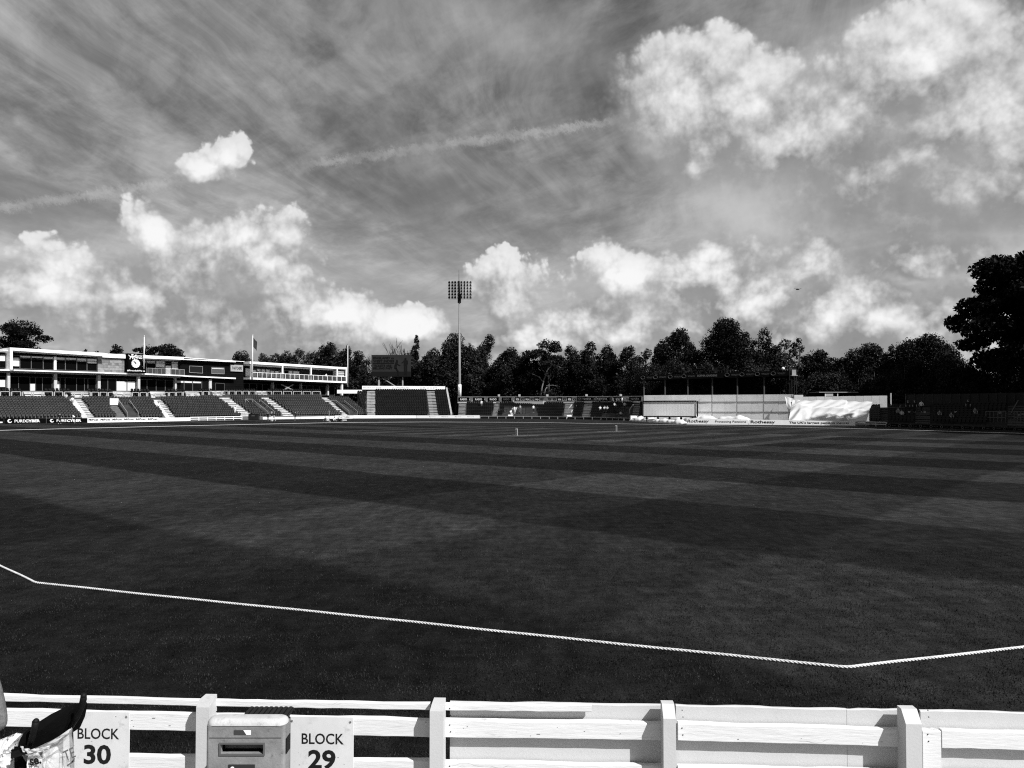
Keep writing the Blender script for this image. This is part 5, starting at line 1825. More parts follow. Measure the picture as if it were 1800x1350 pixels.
# ------------------------------------------------------------------ billboard behind the middle stand
bb = thing('billboard', 'large grey billboard on two posts advertising an international match', 'billboard', Vector((*P(688, 700, 193).xy, 0)))
YB = 193
A, B_, A2, B2 = P(653, 662, YB), P(722, 662, YB), P(653, 623.8, YB), P(722, 623.8, YB)
b = MB(); b.hexa((A, B_, B_ + Vector((0, .5, 0)), A + Vector((0, .5, 0)), A2, B2, B2 + Vector((0, .5, 0)), A2 + Vector((0, .5, 0)))); b.build('panel', mat('billboard_face', .02, .6, .25, .25), bb)
b = MB(); b.hexa([P(653.3, y, YB - .03) for y in ()] or [P(653, 662, YB) + Vector((0, -.02, 0)), P(722, 662, YB) + Vector((0, -.02, 0)), P(722, 662, YB), P(653, 662, YB), P(653, 653.5, YB) + Vector((0, -.02, 0)), P(722, 653, YB) + Vector((0, -.02, 0)), P(722, 653, YB), P(653, 653.5, YB)]); b.build('lower_band', mat('billboard_low', .005, .6), bb)
ex = Vector((1, 0, 0))
for s, y, x, w, h in (('ENGLAND vs', 629.2, 674.3, 36.5, 4.3), ('WEST INDIES', 634.6, 674.6, 37, 4.3), ('TICKETS ARE', 642.6, 672.3, 32, 3.9), ('SELLING FAST', 647.2, 673, 34, 3.9)):
    lettering(s, P(x, y, YB) + Vector((0, -.05, 0)), ex, ZUP, w / F * YB, h / F * YB, mat('billboard_ink', .003, .6), bb, bold=.035)
b = MB(); b.box(P(674.3, 638.4, YB) + Vector((0, -.04, 0)), (37 / F * YB, .03, .22)); b.build('rule', MATS['billboard_ink'], bb)
def figure(px, parts):
    b = MB()
    for x0, y0, x1, y1, w in parts:
        b.beam(P(px + x0, y0, YB) + Vector((0, -.06, 0)), P(px + x1, y1, YB) + Vector((0, -.06, 0)), w / F * YB, .02, up=(0, 1, 0))
    b.build('printed_figure', MATS['billboard_ink'], bb)
figure(698, ((0, 632.5, 0, 635.8, 3), (0, 636, -2.5, 643, 4), (-2.5, 643, -2.5, 648, 4), (-2, 647, 2, 653, 2.6), (2, 653, 2, 660, 2.2), (0, 640, 6, 643, 1.4)))
figure(713, ((0, 629, 0, 632, 3), (0, 633, 0, 643, 6), (-1.5, 643, -1.5, 659, 2.4), (1.8, 643, 1.6, 659, 2.4), (-3, 635, -6.5, 638, 1.4), (3, 634, 3.5, 640, 1.4)))
for x, w in ((666.3, 3.0), (708, 2.2)):
    b = MB(); b.beam(Vector((*P(x, 700, YB + .8).xy, 0)), P(x, 662.2, YB + .8), w / F * YB); b.build('post', mat('billboard_post', .3, .5, .1, 1), bb)
b = MB(); b.beam(P(671.5, 664, YB + .8), P(700, 682, YB + .8), .22); b.build('brace', mat('billboard_post', .3), bb)
b = MB()
for x in (700, 705):
    b.beam(P(x, 680, YB + 2), P(x, 664, YB + 2), .08)
for y in (668, 672, 676):
    b.beam(P(700, y, YB + 2), P(705, y, YB + 2), .06)
b.build('ladder', M_FRAME, bb)

# ------------------------------------------------------------------ floodlight mast
fm = thing('floodlight_mast', 'tall grey floodlight mast with six rows of lamps', 'floodlight', Vector((*P(808, 735, 186).xy, 0)))
YM = 186
bs_, tp = P(808, 697, YM), P(806.8, 521, YM)
tp.x = bs_.x - .12
ft = Vector((bs_.x, bs_.y, 0))
b = MB(); b.tube((ft, bs_, tp), (.36, .34, .19), 16); b.build('mast', mat('mast_steel', .20, .5, .12, .6, metal=.2), fm, smooth=True)
b = MB(); b.tube((P(808, 697.5, YM), P(808, 676, YM)), .42, 16); cov = b.build('mast_cover', M_FASCIA, fm, smooth=True)
lettering('SWALEC', P(808, 686.5, YM) + Vector((0, -.45, 0)), ZUP, Vector((-1, 0, 0)), 2.4, .4, M_GREYINK, cov)
b = MB(); b.tube((tp, P(806.7, 494, YM)), .22, 10); b.tube((P(806.7, 494, YM), P(806.7, 474, YM)), (.07, .03), 6); b.build('head_post', M_DKSTEEL, fm)
b = MB(); b.tube((tp - ZUP * 1.6, tp + ZUP * .6), .42, 12); b.build('collar', M_DKSTEEL, fm)
lamp_me = MB()
lamp_me.tube([Vector((0, .22, 0)), Vector((0, .08, 0)), Vector((0, -.14, 0)), Vector((0, -.20, 0))], [.10, .20, .25, .26], 12)
lamp_me.beam((-.24, 0, .0), (-.24, 0, -.32), .04); lamp_me.beam((.24, 0, 0), (.24, 0, -.32), .04); lamp_me.beam((-.24, 0, -.32), (.24, 0, -.32), .04)
M_LAMP = mat('lamp_housing', .005, .5, spec=.05)
shared = None
for r_ in range(6):
    y = 496.6 + r_ * 5.3
    for k in range(8):
        x = 790 + k * 5.25
        c = P(x, y, YM - .7)
        if shared is None:
            o = lamp_me.build('lamp', M_LAMP, fm, world=False); shared = o.data
        else:
            o = bpy.data.objects.new('lamp', shared); C.objects.link(o); o.parent = fm
        o.location = c - fm.location
        o.rotation_euler = (R(-28), R(rng.uniform(-6, 6)), R((k - 3.5) * 7))
    b = MB(); q0, q1 = P(788.5, y + 2.6, YM - .55), P(828.3, y + 2.6, YM - .55)
    b.beam(q0, q1, .07); b.build('lamp_bar', M_DKSTEEL, fm)
b = MB()
for x in (798, 817):
    b.beam(P(x, 494, YM - .4), P(x, 526, YM - .4), .1)
b.build('head_frame', M_DKSTEEL, fm)

# bird
bd = MB()
c = P(1402, 508.5, 120)
bd.ball(c, .16, 8, 6, (1.9, .8, .7))
for s in (-1, 1):
    bd.add([c + Vector((s * .1, -.1, .05)), c + Vector((s * .1, .12, .05)), c + Vector((s * .55, .06, .16)), c + Vector((s * .62, -.06, .1))], [(0, 1, 2, 3)])
tag(bd.build('bird', M_INK), 'tiny dark bird flying below the clouds at right', 'bird')

# ------------------------------------------------------------------ white timber fence in the foreground
M_TIMBER = mat('painted_timber', .69, .6, .06, 2.2, .20, 22, stretch=(.28, 1.0, 2.2), dirt=.10)
M_TIMBER2 = mat('painted_board_smooth', .53, .5, .05, 1.4, .08, 60, dirt=.06)
def weather(m, amount):
    """thin dark splits along the grain, gathered in patches, and scuffed grime"""
    nt = m.node_tree
    bs = nt.nodes['Principled BSDF']
    src = bs.inputs['Base Color'].links[0].from_node.inputs[0].links[0].from_socket
    g = Graph(nt)
    pos = g.node('ShaderNodeNewGeometry').outputs['Position']
    wob = g.noise(pos, 5.0, 3, 0.5)
    x, y, z = g.sep(pos)
    gv = g.xyz(g.m('MULTIPLY', x, 2.2), 0.0, g.m('MULTIPLY_ADD', wob, 9.0, g.m('MULTIPLY', z, 75.0)))
    line = g.ramp(g.noise(gv, 1.0, 4, 0.6), 0.57, 0.68)
    patch = g.ramp(g.noise(g.vm('MULTIPLY', pos, (1.0, 1.0, 3.0)), 3.0, 4, 0.6), 0.46, 0.66)
    f = g.m('MULTIPLY', g.m('MULTIPLY', line, patch), amount)
    chip = g.m('MULTIPLY', g.ramp(g.noise(g.vm('MULTIPLY', pos, (1.0, 1.0, 3.5)), 34.0, 5, 0.7), 0.70, 0.74), 0.6)
    f = g.m('MAXIMUM', f, chip)
    v = g.mix(f, src, 0.16)
    cc = g.node('ShaderNodeCombineColor')
    for i in range(3):
        nt.links.new(v, cc.inputs[i])
    nt.links.new(cc.outputs[0], bs.inputs['Base Color'])
weather(M_TIMBER, 0.6)
weather(M_TIMBER2, 0.18)
M_CRACK = mat('paint_crack', .10, .8)
fence = thing('timber_fence', 'white painted post and rail fence along the front of the picture', 'fence', Vector((0, FENCE_Y, 0)))
# the fence runs very slightly towards the viewer on the right
def fy(px):
    return 5.50 - .29 * px / 1800.0
def Q(px, py, off=0.0):
    """point on the plane of the rails (off: towards the viewer)"""
    Y = fy(px)
    p = P(px, py, Y)
    # keep pixel position while moving along the line of sight
    return P(px, py, Y - off)
FD = (Vector((*Q(1800, 1250).xy, 0)) - Vector((*Q(0, 1250).xy, 0))).normalized()
FN = FD.cross(ZUP)
if FN.y > 0: FN = -FN
def rail(px0, px1, t0, t1, h, off, th, name='rail', m=None, seed=0, zlo=None):
    """board between two pixels: top edge at t0/t1, height h (m), outer face at off towards viewer, thickness th"""
    a, c = Q(px0, t0, off), Q(px1, t1, off)
    rr = random.Random(seed)
    b = MB()
    n_ = 14
    prev = None
    vs, fs = [], []
    for i in range(n_ + 1):
        p = a.lerp(c, i / n_)
        j = [rr.uniform(-.0022, .0022) for _ in range(4)]
        wv = .003 * math.sin(i * .8 + seed)
        lo = p.z - h
        cham = .005
        ring = [p + FN * (-cham) + ZUP * (j[0] + wv), p + ZUP * (-cham + j[0] + wv), Vector((p.x, p.y, lo + cham + j[1])), Vector((p.x, p.y, lo + j[1])) - FN * cham,
                Vector((p.x, p.y, lo + j[2])) - FN * th, p - FN * th + ZUP * (j[3] + wv)]
        vs += ring
    k = 6
    for i in range(n_):
        for q in range(k):
            fs.append((i * k + q, (i + 1) * k + q, (i + 1) * k + (q + 1) % k, i * k + (q + 1) % k))
    fs += [tuple(range(k)), tuple(range(n_ * k + k - 1, n_ * k - 1, -1))]
    b.add(vs, fs)
    return b.build(name, m or M_TIMBER, fence)
# posts: (left px, right px of front face, top py, chamfer)
POST = [(-66, -42, 1226, 0), (345, 368, 1225.5, 0), (755.5, 779.5, 1232, 0), (1166, 1188, 1237, 1), (1592, 1620, 1246, 1), (2010, 2040, 1254, 1)]
POFF = .115
for k, (x0, x1, tp_, ch) in enumerate(POST):
    a, c = Q(x0, tp_, POFF), Q(x1, tp_, POFF)
    top = Q((x0 + x1) / 2, tp_, .05).z
    dep = .125
    b = MB()
    e0, e1 = Vector((a.x, a.y, 0)), Vector((c.x, c.y, 0))
    if not ch:
        b.hexa((e0 - ZUP * .3, e1 - ZUP * .3, e1 - FN * dep - ZUP * .3, e0 - FN * dep - ZUP * .3,
                e0 + ZUP * (top - .045), e1 + ZUP * (top - .045), e1 - FN * dep + ZUP * (top - .045), e0 - FN * dep + ZUP * (top - .045)))
        i0, i1 = e0 + FN * -.012 + FD * .012, e1 - FN * .012 - FD * .004
        b.hexa((e0 + ZUP * (top - .045), e1 + ZUP * (top - .045), e1 - FN * dep + ZUP * (top - .045), e0 - FN * dep + ZUP * (top - .045),
                i0 + ZUP * top, i1 + ZUP * top, e1 - FN * dep + ZUP * top, e0 + FD * .012 - FN * dep + ZUP * top))
    else:
        z1 = top - .075
        b.add([e0 - ZUP * .3, e1 - ZUP * .3, e1 - FN * dep - ZUP * .3, e0 - FN * dep - ZUP * .3,
               e0 + ZUP * z1, e1 + ZUP * z1, e0 - FN * .065 + ZUP * top, e1 - FN * .065 + ZUP * top, e1 - FN * dep + ZUP * top, e0 - FN * dep + ZUP * top],
              [(3, 2, 1, 0), (0, 1, 5, 4), (4, 5, 7, 6), (6, 7, 8, 9), (1, 2, 8, 7, 5), (2, 3, 9, 8), (3, 0, 4, 6, 9)])
    b.build('post', M_TIMBER2, fence)
ytop = ln((-100, 1219), (0, 1221), (345, 1230), (755, 1237), (1040, 1240.5))
ymid = ln((-100, 1246), (0, 1248), (345, 1256), (755, 1266), (1165, 1271), (1590, 1282), (1900, 1291))
ylow = ln((-100, 1323), (0, 1325), (345, 1330), (755, 1338), (1165, 1347), (1590, 1356))
segs = [(-100, -44), (-43, 350), (371, 756), (781, 1040)]
for i, (x0, x1) in enumerate(segs):
    rail(x0, x1, ytop(x0), ytop(x1), .046 if x0 < 700 else .046, .0, .03, seed=i)
for i, (x0, x1) in enumerate(((-100, -44), (-43, 350), (371, 757), (781, 1170), (1192, 1594), (1656, 2000))):
    h = .118
    rail(x0, x1, ymid(x0), ymid(x1), h, .0, .045, seed=10 + i)
for i, (x0, x1) in enumerate(((-100, -44), (-43, 350), (371, 757), (781, 1170), (1192, 1594), (1656, 2000))):
    rail(x0, x1, ylow(x0), ylow(x1), .15, .0, .045, seed=20 + i)
rail(1622, 1654, 1284, 1285, .5, .0, .045, seed=31, name='batten')
# flat boards fixed behind the rails in the right half
for i, (x0, x1, t0, t1) in enumerate(((791, 1170, 1233.8, 1239.2), (1188, 1488, 1239.5, 1247), (1488.6, 1594, 1246.6, 1247.4), (1618, 2000, 1248.5, 1257))):
    rail(x0, x1, t0, t1, .46, -.065, .022, name='board', m=M_TIMBER2, seed=40 + i)
# lower ledge seen between rails
for i, (x0, x1, y) in enumerate(((1194, 1590, 1344),)):
    pass
# nail heads and splits in the paint
b = MB()
rr = random.Random(3)
for i in range(26):
    px = rr.choice((rr.uniform(20, 340), rr.uniform(640, 750), rr.uniform(800, 1160), rr.uniform(1200, 1580)))
    f = rr.random()
    y = ymid(px) + 3 + f * 28
    a = Q(px, y, .002)
    L = rr.uniform(.003, .03) * rr.random()
    b.box(a + FN * .0005, (L, .002, rr.uniform(.0006, .0016)), (FD, FN, ZUP))
b.build('paint_split', M_CRACK, fence)
b = MB()
for (x0, x1, tp_, ch) in POST:
    for y in (ymid, ytop, ylow):
        yy = y(min(x1, 1039))
        if yy and yy < 1349:
            for dx in (8, 9.5):
                q = Q(x1 + dx + 3, y(x1 + dx if y is not ytop else min(x1 + dx, 1039)) + 8 + (dx - 8) * 8, .002)
                b.disc(q, FN, .004, .003, 8)
b.build('nail_head', M_DKSTEEL, fence)

# ------------------------------------------------------------------ block signs
def block_sign(x0, x1, yt, num, label, tilt):
    a, c = Q(x0, yt, .012), Q(x1, yt + 1.5, .012)
    w = (c - a).length
    h = .60
    t = thing('block_sign', label, 'sign', (a + c) / 2 - ZUP * h, 'block signs on the fence')
    d = (c - a).normalized()
    n_ = d.cross(ZUP); n_ = n_ if n_.y < 0 else -n_
    up = ZUP
    mid = (a + c) / 2 - ZUP * h / 2
    b = MB(); b.bbox(mid + n_ * .004, (w, .006, h), .0015, (d, -n_, up)); b.build('plate', mat('sign_plate', .64, .35, .08, 3.5, dirt=.30), t)
    k = fy(x0) / F
    lettering('BLOCK', (a + c) / 2 + d * (.045 * tilt + .01) - ZUP * (37.5 * k) + n_ * .0085, d, up, 73.5 * k, 18.5 * k, M_INK, t, bold=.012)
    lettering(num, (a + c) / 2 + d * (.045 * tilt + .005) - ZUP * (73 * k) + n_ * .0085, d, up, 48 * k, 33.5 * k, M_INK, t, bold=.03)
    for fx, fz in ((.04, .03), (.95, .035)):
        q = a.lerp(c, fx) - ZUP * h * fz - ZUP * .012 + n_ * .008
        b = MB(); b.disc(q, n_, .009, .003, 12); s_ = b.build('screw', M_STEEL, t)
        b = MB(); b.disc(q + n_ * .0015, n_, .004, .003, 8); b.build('screw_slot', M_INK, s_)
    b = MB()
    for i in range(9):
        q = a.lerp(c, rr.uniform(.05, .95)) - ZUP * rr.uniform(.03, .4) + n_ * .0076
        b.box(q, (rr.uniform(.002, .012), .0012, rr.uniform(.001, .003)), (d, n_, up))
    b.build('scratch', M_GREYINK, t)
block_sign(113, 229, 1249.5, '30', 'white fence sign reading block thirty beside the pushchair', .12)
block_sign(509.5, 622, 1258.5, '29', 'white fence sign reading block twenty-nine right of the bin', 0)

# ------------------------------------------------------------------ litter bin
def litter_bin():
    Yb = 4.72
    a, c = P(362, 1268, Yb), P(501, 1271, Yb)
    w = (c - a).length
    top = P(430, 1276, Yb).z + .036
    dep = .11
    t = thing('litter_bin', 'grey square litter bin with dark posting slot in front of the fence', 'bin', Vector(((a.x + c.x) / 2, Yb + dep / 2, 0.01)))
    m = mat('bin_shell', .21, .6, .3, 6.0, .15, 60, dirt=.5)
    cx = (a.x + c.x) / 2
    d = Vector((c.x - a.x, 0, 0)).normalized()
    bk_ = Vector((0, 1, 0))
    # shell: front with a recessed slot cut in
    z0, z1 = .05, top - .036
    sl = (P(388, 1308, Yb), P(463, 1325, Yb))
    sx0, sx1, sz1, sz0 = sl[0].x, sl[1].x, sl[0].z, sl[1].z
    x0, x1 = cx - w / 2, cx + w / 2
    b = MB()
    g_ = .002
    def fr(xa, xb, za, zb):
        b.hexa([Vector(v) for v in ((xa, Yb, za), (xb, Yb, za), (xb, Yb + .03, za), (xa, Yb + .03, za), (xa, Yb, zb), (xb, Yb, zb), (xb, Yb + .03, zb), (xa, Yb + .03, zb))])
    fr(x0 + .02, sx0, sz0, sz1); fr(sx1, x1 - .02, sz0, sz1); fr(x0 + .02, x1 - .02, sz1, z1); fr(x0 + .02, x1 - .02, z0, sz0)
    b.build('front_panel', m, t)
    b = MB()
    for s, xx in ((-1, x0), (1, x1)):
        # side with rounded front corner
        pts = []
        for q in range(5):
            an = math.pi / 2 * q / 4
            pts.append((xx - s * .02 + s * .02 * math.sin(an), Yb + .02 - .02 * math.cos(an)))
        pts += [(xx, Yb + dep), (xx - s * .02, Yb + dep), (xx - s * .02, Yb + .03)]
        n_ = len(pts)
        vs = [Vector((p[0], p[1], z0)) for p in pts] + [Vector((p[0], p[1], z1)) for p in pts]
        b.add(vs, [tuple(range(n_)), tuple(range(2 * n_ - 1, n_ - 1, -1))] + [(i, (i + 1) % n_, n_ + (i + 1) % n_, n_ + i) for i in range(n_)])
    b.hexa([Vector(v) for v in ((x0 + .02, Yb + dep - .03, z0), (x1 - .02, Yb + dep - .03, z0), (x1 - .02, Yb + dep, z0), (x0 + .02, Yb + dep, z0), (x0 + .02, Yb + dep - .03, z1), (x1 - .02, Yb + dep - .03, z1), (x1 - .02, Yb + dep, z1), (x0 + .02, Yb + dep, z1))])
    b.build('side_panel', m, t)
    # hood: pale, rounded all round
    rings = []
    for q in range(7):
        an = math.pi / 2 * q / 6
        ins = .034 * (1 - math.cos(an)); up = .036 * math.sin(an)
        pts = []
        for cxs, cys, a0 in ((1, 1, 0), (-1, 1, 90), (-1, -1, 180), (1, -1, 270)):
            for k in range(6):
                th = R(a0 + 90 * k / 5)
                rc = .05
                px_ = cxs * (w / 2 + .004 - rc) + rc * math.cos(th)
                py_ = cys * (dep / 2 + .004 - rc) + rc * math.sin(th)
                sc_x = (w / 2 - ins) / (w / 2); sc_y = (dep / 2 - ins) / (dep / 2)
                pts.append(Vector((cx + px_ * sc_x, Yb + dep / 2 + py_ * sc_y, z1 + .001 + up)))
        rings.append(pts)
    b = MB(); n_ = len(rings[0])
    vs = [p for r_ in rings for p in r_]
    fs = [(i * n_ + k, i * n_ + (k + 1) % n_, (i + 1) * n_ + (k + 1) % n_, (i + 1) * n_ + k) for i in range(len(rings) - 1) for k in range(n_)]
    fs.append(tuple(range((len(rings) - 1) * n_, len(rings) * n_)))
    b.add(vs, fs); b.build('hood', mat('bin_hood', .46, .6, .16, 5.0, .15, 60, dirt=.4), t, smooth=True)
    # slot: dark hollow with a raised rim
    b = MB()
    b.box(((sx0 + sx1) / 2, Yb + .16, (sz0 + sz1) / 2), (sx1 - sx0 + .03, .01, sz1 - sz0 + .03))
    for za in (sz0, sz1):
        b.box(((sx0 + sx1) / 2, Yb + .095, za + (.006 if za == sz1 else -.006)), (sx1 - sx0, .125, .008))
    for xa in (sx0, sx1):
        b.box((xa + (.006 if xa == sx1 else -.006), Yb + .095, (sz0 + sz1) / 2), (.008, .125, sz1 - sz0))
    b.build('slot_lining', mat('slot_black', .01, .7), t)
    b = MB()
    rim = .009
    b.box(((sx0 + sx1) / 2, Yb - .003, sz1 + rim / 2), (sx1 - sx0 + 2 * rim, .008, rim)); b.box(((sx0 + sx1) / 2, Yb - .003, sz0 - rim / 2), (sx1 - sx0 + 2 * rim, .008, rim))
    b.box((sx0 - rim / 2, Yb - .003, (sz0 + sz1) / 2), (rim, .008, sz1 - sz0)); b.box((sx1 + rim / 2, Yb - .003, (sz0 + sz1) / 2), (rim, .008, sz1 - sz0))
    b.build('slot_rim', mat('slot_rim', .1, .5), t)
    # two-tone sticker, seam lines, lower badge
    s0, s1 = P(411, 1283.5, Yb - .002), P(441, 1292, Yb - .002)
    xm = s0.x + (s1.x - s0.x) * .6
    b = MB(); b.add([Vector((s0.x, Yb - .002, s1.z)), Vector((xm + .015, Yb - .002, s1.z)), Vector((xm - .01 + .005, Yb - .002, s0.z)), Vector((s0.x, Yb - .002, s0.z))], [(0, 1, 2, 3)]); b.build('sticker', mat('sticker_dark', .05, .4), t)
    b = MB(); b.add([Vector((xm + .015, Yb - .002, s1.z)), Vector((s1.x, Yb - .002, s1.z)), Vector((s1.x, Yb - .002, s0.z)), Vector((xm - .005, Yb - .002, s0.z))], [(0, 1, 2, 3)]); b.build('sticker_tip', M_LETTER, t)
    zz = P(400, 1297, Yb).z
    b = MB(); b.box((cx, Yb - .0005, zz), (w - .045, .003, .004)); b.build('seam', mat('bin_seam', .08, .7), t)
    z2 = P(400, 1345, Yb).z
    b = MB(); b.box((P(425, 1345, Yb).x, Yb - .003, z2 - .03), (.16, .004, .07)); bd_ = b.build('badge', mat('badge_dark', .03, .5), t)
    b = MB(); b.disc(Vector((P(409, 1349, Yb).x, Yb - .006, z2 - .018)), (0, -1, 0), .012, .003, 14); b.build('badge_mark', M_LETTER, bd_)
    b = MB(); b.box((x1 + .004, Yb + dep * .5, P(495, 1302, Yb).z - .04), (.006, .08, .09)); b.build('side_slot', mat('slot_black', .01), t)
    b = MB()
    for s in (-1, 1):
        for u in (.05, dep - .05):
            b.disc(Vector((cx + s * w * .4, Yb + u, .03)), (0, 0, 1), .025, .05, 10)
    b.build('foot', M_DKSTEEL, t)
litter_bin()

# ribbed black box behind the bin
rb_ = thing('ribbed_box', 'black plastic box with a ribbed lid between bin and fence', 'box', P(465, 1250, 5.17) * 1)
rb_.location.z = 0.01
A, B_ = P(427, 1249.5, 5.20), P(506, 1253, 5.20)
zt = A.z - .04
xa, xb = A.x, B_.x
b = MB(); b.bbox(((xa + xb) / 2, 5.17, zt / 2 - .01), (xb - xa - .02, .30, zt - .02), .02); b.build('tub', mat('box_black', .008, .5, .3, 5), rb_)
b = MB(); b.box(((xa + xb) / 2, 5.17, zt), (xb - xa, .34, .02)); b.build('lid', mat('box_black', .02), rb_)
for k in range(9):
    x = xa + (xb - xa) * (k + .5) / 9
    b = MB(); b.bbox((x, 5.17, zt + .014), ((xb - xa) / 9 * .7, .33, .010), .003); b.build('rib', mat('box_rib', .014, .5, .3, 6), rb_)

# ------------------------------------------------------------------ pushchair
def pushchair():
    Yp = 4.35
    def K(px, py, dy=0.0):
        return P(px, py, Yp + dy)
    t = thing('pushchair', 'folded-back black pushchair with two curved foam handles by the fence', 'pushchair', Vector((*K(70, 1340).xy, 0.01)))
    fm_ = mat('foam_black', .006, .55, .2, 20, .2, 200)
    # two handles: hockey-stick shapes with foam grips
    for pts in ([(125, 1277, .05), (136, 1258, .03), (143, 1243, .01), (146.5, 1230, -.01), (147, 1223, -.02)], [(52, 1313, -.1), (57, 1295, -.12), (61, 1280, -.14), (63, 1268, -.15)]):
        q = [K(*p) for p in pts]
        b = MB(); b.tube(q, [.0165, .017, .0175, .018, .0155][:len(q)], 12); h_ = b.build('handle', fm_, t, smooth=True)
        b = MB(); b.ball(q[-1], .0165, 10, 8); b.build('handle_cap', fm_, h_, smooth=True)
        dn = Vector((q[0].x + (.02 if pts[0][0] > 100 else .0), q[0].y + .05, .12))
        b = MB(); b.tube((q[0], q[0].lerp(dn, .5), dn), .0105, 8); b.build('frame_tube', M_DKSTEEL, t, smooth=True)
    # canopy: leaning padded hood
    cn = [(31, 1314), (36, 1298), (46, 1284), (66, 1270), (90, 1255), (110, 1245), (120, 1244.5), (122, 1250), (117, 1272), (108, 1292), (80, 1310), (50, 1326)]
    b = MB()
    fr_ = [K(x, y, -.16 + .0018 * x) for x, y in cn]
    bk_ = [p + Vector((.01, .17, -.03)) for p in fr_]
    n_ = len(fr_)
    cf = sum(fr_, Vector()) / n_ + Vector((0, -.05, 0.01))
    cb = sum(bk_, Vector()) / n_ + Vector((0, .05, 0))
    b.add(fr_ + bk_ + [cf, cb], [(i, (i + 1) % n_, 2 * n_) for i in range(n_)] + [(n_ + (i + 1) % n_, n_ + i, 2 * n_ + 1) for i in range(n_)] + [(i, n_ + i, n_ + (i + 1) % n_, (i + 1) % n_) for i in range(n_)])
    o = b.build('canopy', mat('pram_cloth', .004, .9, .3, 8, .3, 90, spec=.02), t)
    # seat cloth hanging below, wheels on the floor
    b = MB()
    b.grid(lambda u, v: K(25 + u * 50, 1312 + v * 60, -.12 + .02 * math.sin(u * 9 + v * 4)) , 10, 10)
    b.build('seat_cloth', MATS['pram_cloth'], t)
    for s in (20, 130):
        for dy in (-.25, .2):
            c = K(s, 1345, dy); c.z = .085
            b = MB(); b.disc(c, (1, 0, .1), .08, .04, 16); w_ = b.build('wheel', M_DKSTEEL, t)
            b = MB(); b.disc(c, (1, 0, .1), .03, .05, 10); b.build('hub', M_STEEL, w_)
            b = MB(); b.tube((c, K(70, 1335, .05)), .009, 6); b.build('leg', M_DKSTEEL, t)
    # buckle and strap
    b = MB()
    pts = [K(12 + 6.5 * math.cos(q * math.pi / 6), 1322 + 3 * math.sin(q * math.pi / 6), -.2) for q in range(13)]
    b.tube(pts, .004, 5, cap=False); b.build('buckle', M_STEEL, t)
    b = MB(); b.grid(lambda u, v: K(19 + u * 30, 1318 + v * 16 - u * 9, -.2 + .01 * math.sin(v * 5)), 4, 4); b.build('strap', fm_, t)
pushchair()

def bag(name, label, outline, Y, depth, m, folds, seed, extra=None, open_top=False):
    """soft bag: swollen sheet stretched over an outline, with creases"""
    rr = random.Random(seed)
    ph = [rr.uniform(0, 6.28) for _ in range(8)]
    pts = [P(x, y, Y) for x, y in outline]
    cen = sum(pts, Vector()) / len(pts)
    t = thing(name, label, 'bag', Vector((cen.x, Y, min(p.z for p in pts))))
    n_, rn = 64, 12
    def edge(s):
        s = (s % 1.0) * len(pts)
        i = int(s); f = s - i
        return pts[i % len(pts)].lerp(pts[(i + 1) % len(pts)], f)
    b = MB()
    for side_ in (-1, 1):
        def fn(u, v):
            p = cen.lerp(edge(u), v)
            bulge = (1 - v * v) ** .5 if v < 1 else 0
            a = u * 6.283
            cr = folds * (math.sin(7 * a + 5 * v + ph[0]) * .5 + math.sin(13 * a - 4 * v + ph[1]) * .35 + math.sin(23 * a + 9 * v + ph[2]) * .25) * min(1, v * 2.2) * (1.05 - v)
            cr2 = folds * .6 * abs(math.sin((p.x * 21 + p.z * 34) + ph[3])) * (1 - v)
            return p + Vector((0, side_ * (depth * bulge + cr + cr2), 0))
        b.grid(fn, n_, rn)
    b.build('shell', m, t, smooth=True)
    return t
M_CLEAR = mat('clear_plastic', .55, .12, .15, 8, .5, 30, alpha=.34, spec=.5)
M_PAPER = mat('white_paper_bag', .74, .6, .08, 6, .5, 14)
M_FLOWER = None
def patterned():
    m = bpy.data.materials.new('flowered_plastic'); m.use_nodes = True
    g = Graph(m.node_tree); bs = m.node_tree.nodes['Principled BSDF']
    bs.inputs['Roughness'].default_value = .35
    geo = g.node('ShaderNodeNewGeometry').outputs['Position']
    n = g.noise(geo, 26, 4, .7)
    v = g.ramp(n, .53, .58, .72, .16)
    cc = g.node('ShaderNodeCombineColor')
    for i in range(3): m.node_tree.links.new(v, cc.inputs[i])
    m.node_tree.links.new(cc.outputs[0], bs.inputs['Base Color'])
    return m
tb = bag('clear_carrier_bag', 'crumpled clear plastic carrier bag hanging on the pushchair with partial letters', [(40, 1320), (60, 1316), (92, 1301), (116, 1287), (127, 1278), (125, 1292), (129, 1310), (131, 1350), (128, 1400), (60, 1400), (48, 1340), (36, 1322)], 4.22, .05, M_CLEAR, .016, 1)
lettering('TE', P(121.5, 1326, 4.145), Vector((.88, 0, .42)), Vector((-.32, 0, .95)), .062, .055, mat('bag_print', .12, .6), tb, bold=.01)
b = MB(); b.beam(P(118, 1346, 4.14), P(131, 1337, 4.14), .008, .002, up=(0, 1, 0)); b.beam(P(126, 1340, 4.14), P(131, 1333, 4.14), .008, .002, up=(0, 1, 0)); b.build('printed_bar', MATS['bag_print'], tb)
b = MB()
for (x0, y0, x1, y1, x2, y2) in ((42, 1321, 62, 1327, 88, 1315), (60, 1326, 92, 1310, 122, 1287), (37, 1316, 44, 1327, 62, 1322)):
    b.grid(lambda u, v: P(x0, y0, 4.15).lerp(P(x1, y1, 4.12), u).lerp(P(x1, y1, 4.12).lerp(P(x2, y2, 4.16), u), u) + ZUP * (v * .018) + Vector((0, .008 * math.sin(u * 17 + v * 5), 0)), 14, 3)
b.build('gathered_rim', mat('clear_rim', .62, .12, .1, 6, alpha=.6, spec=.7), tb, smooth=True)
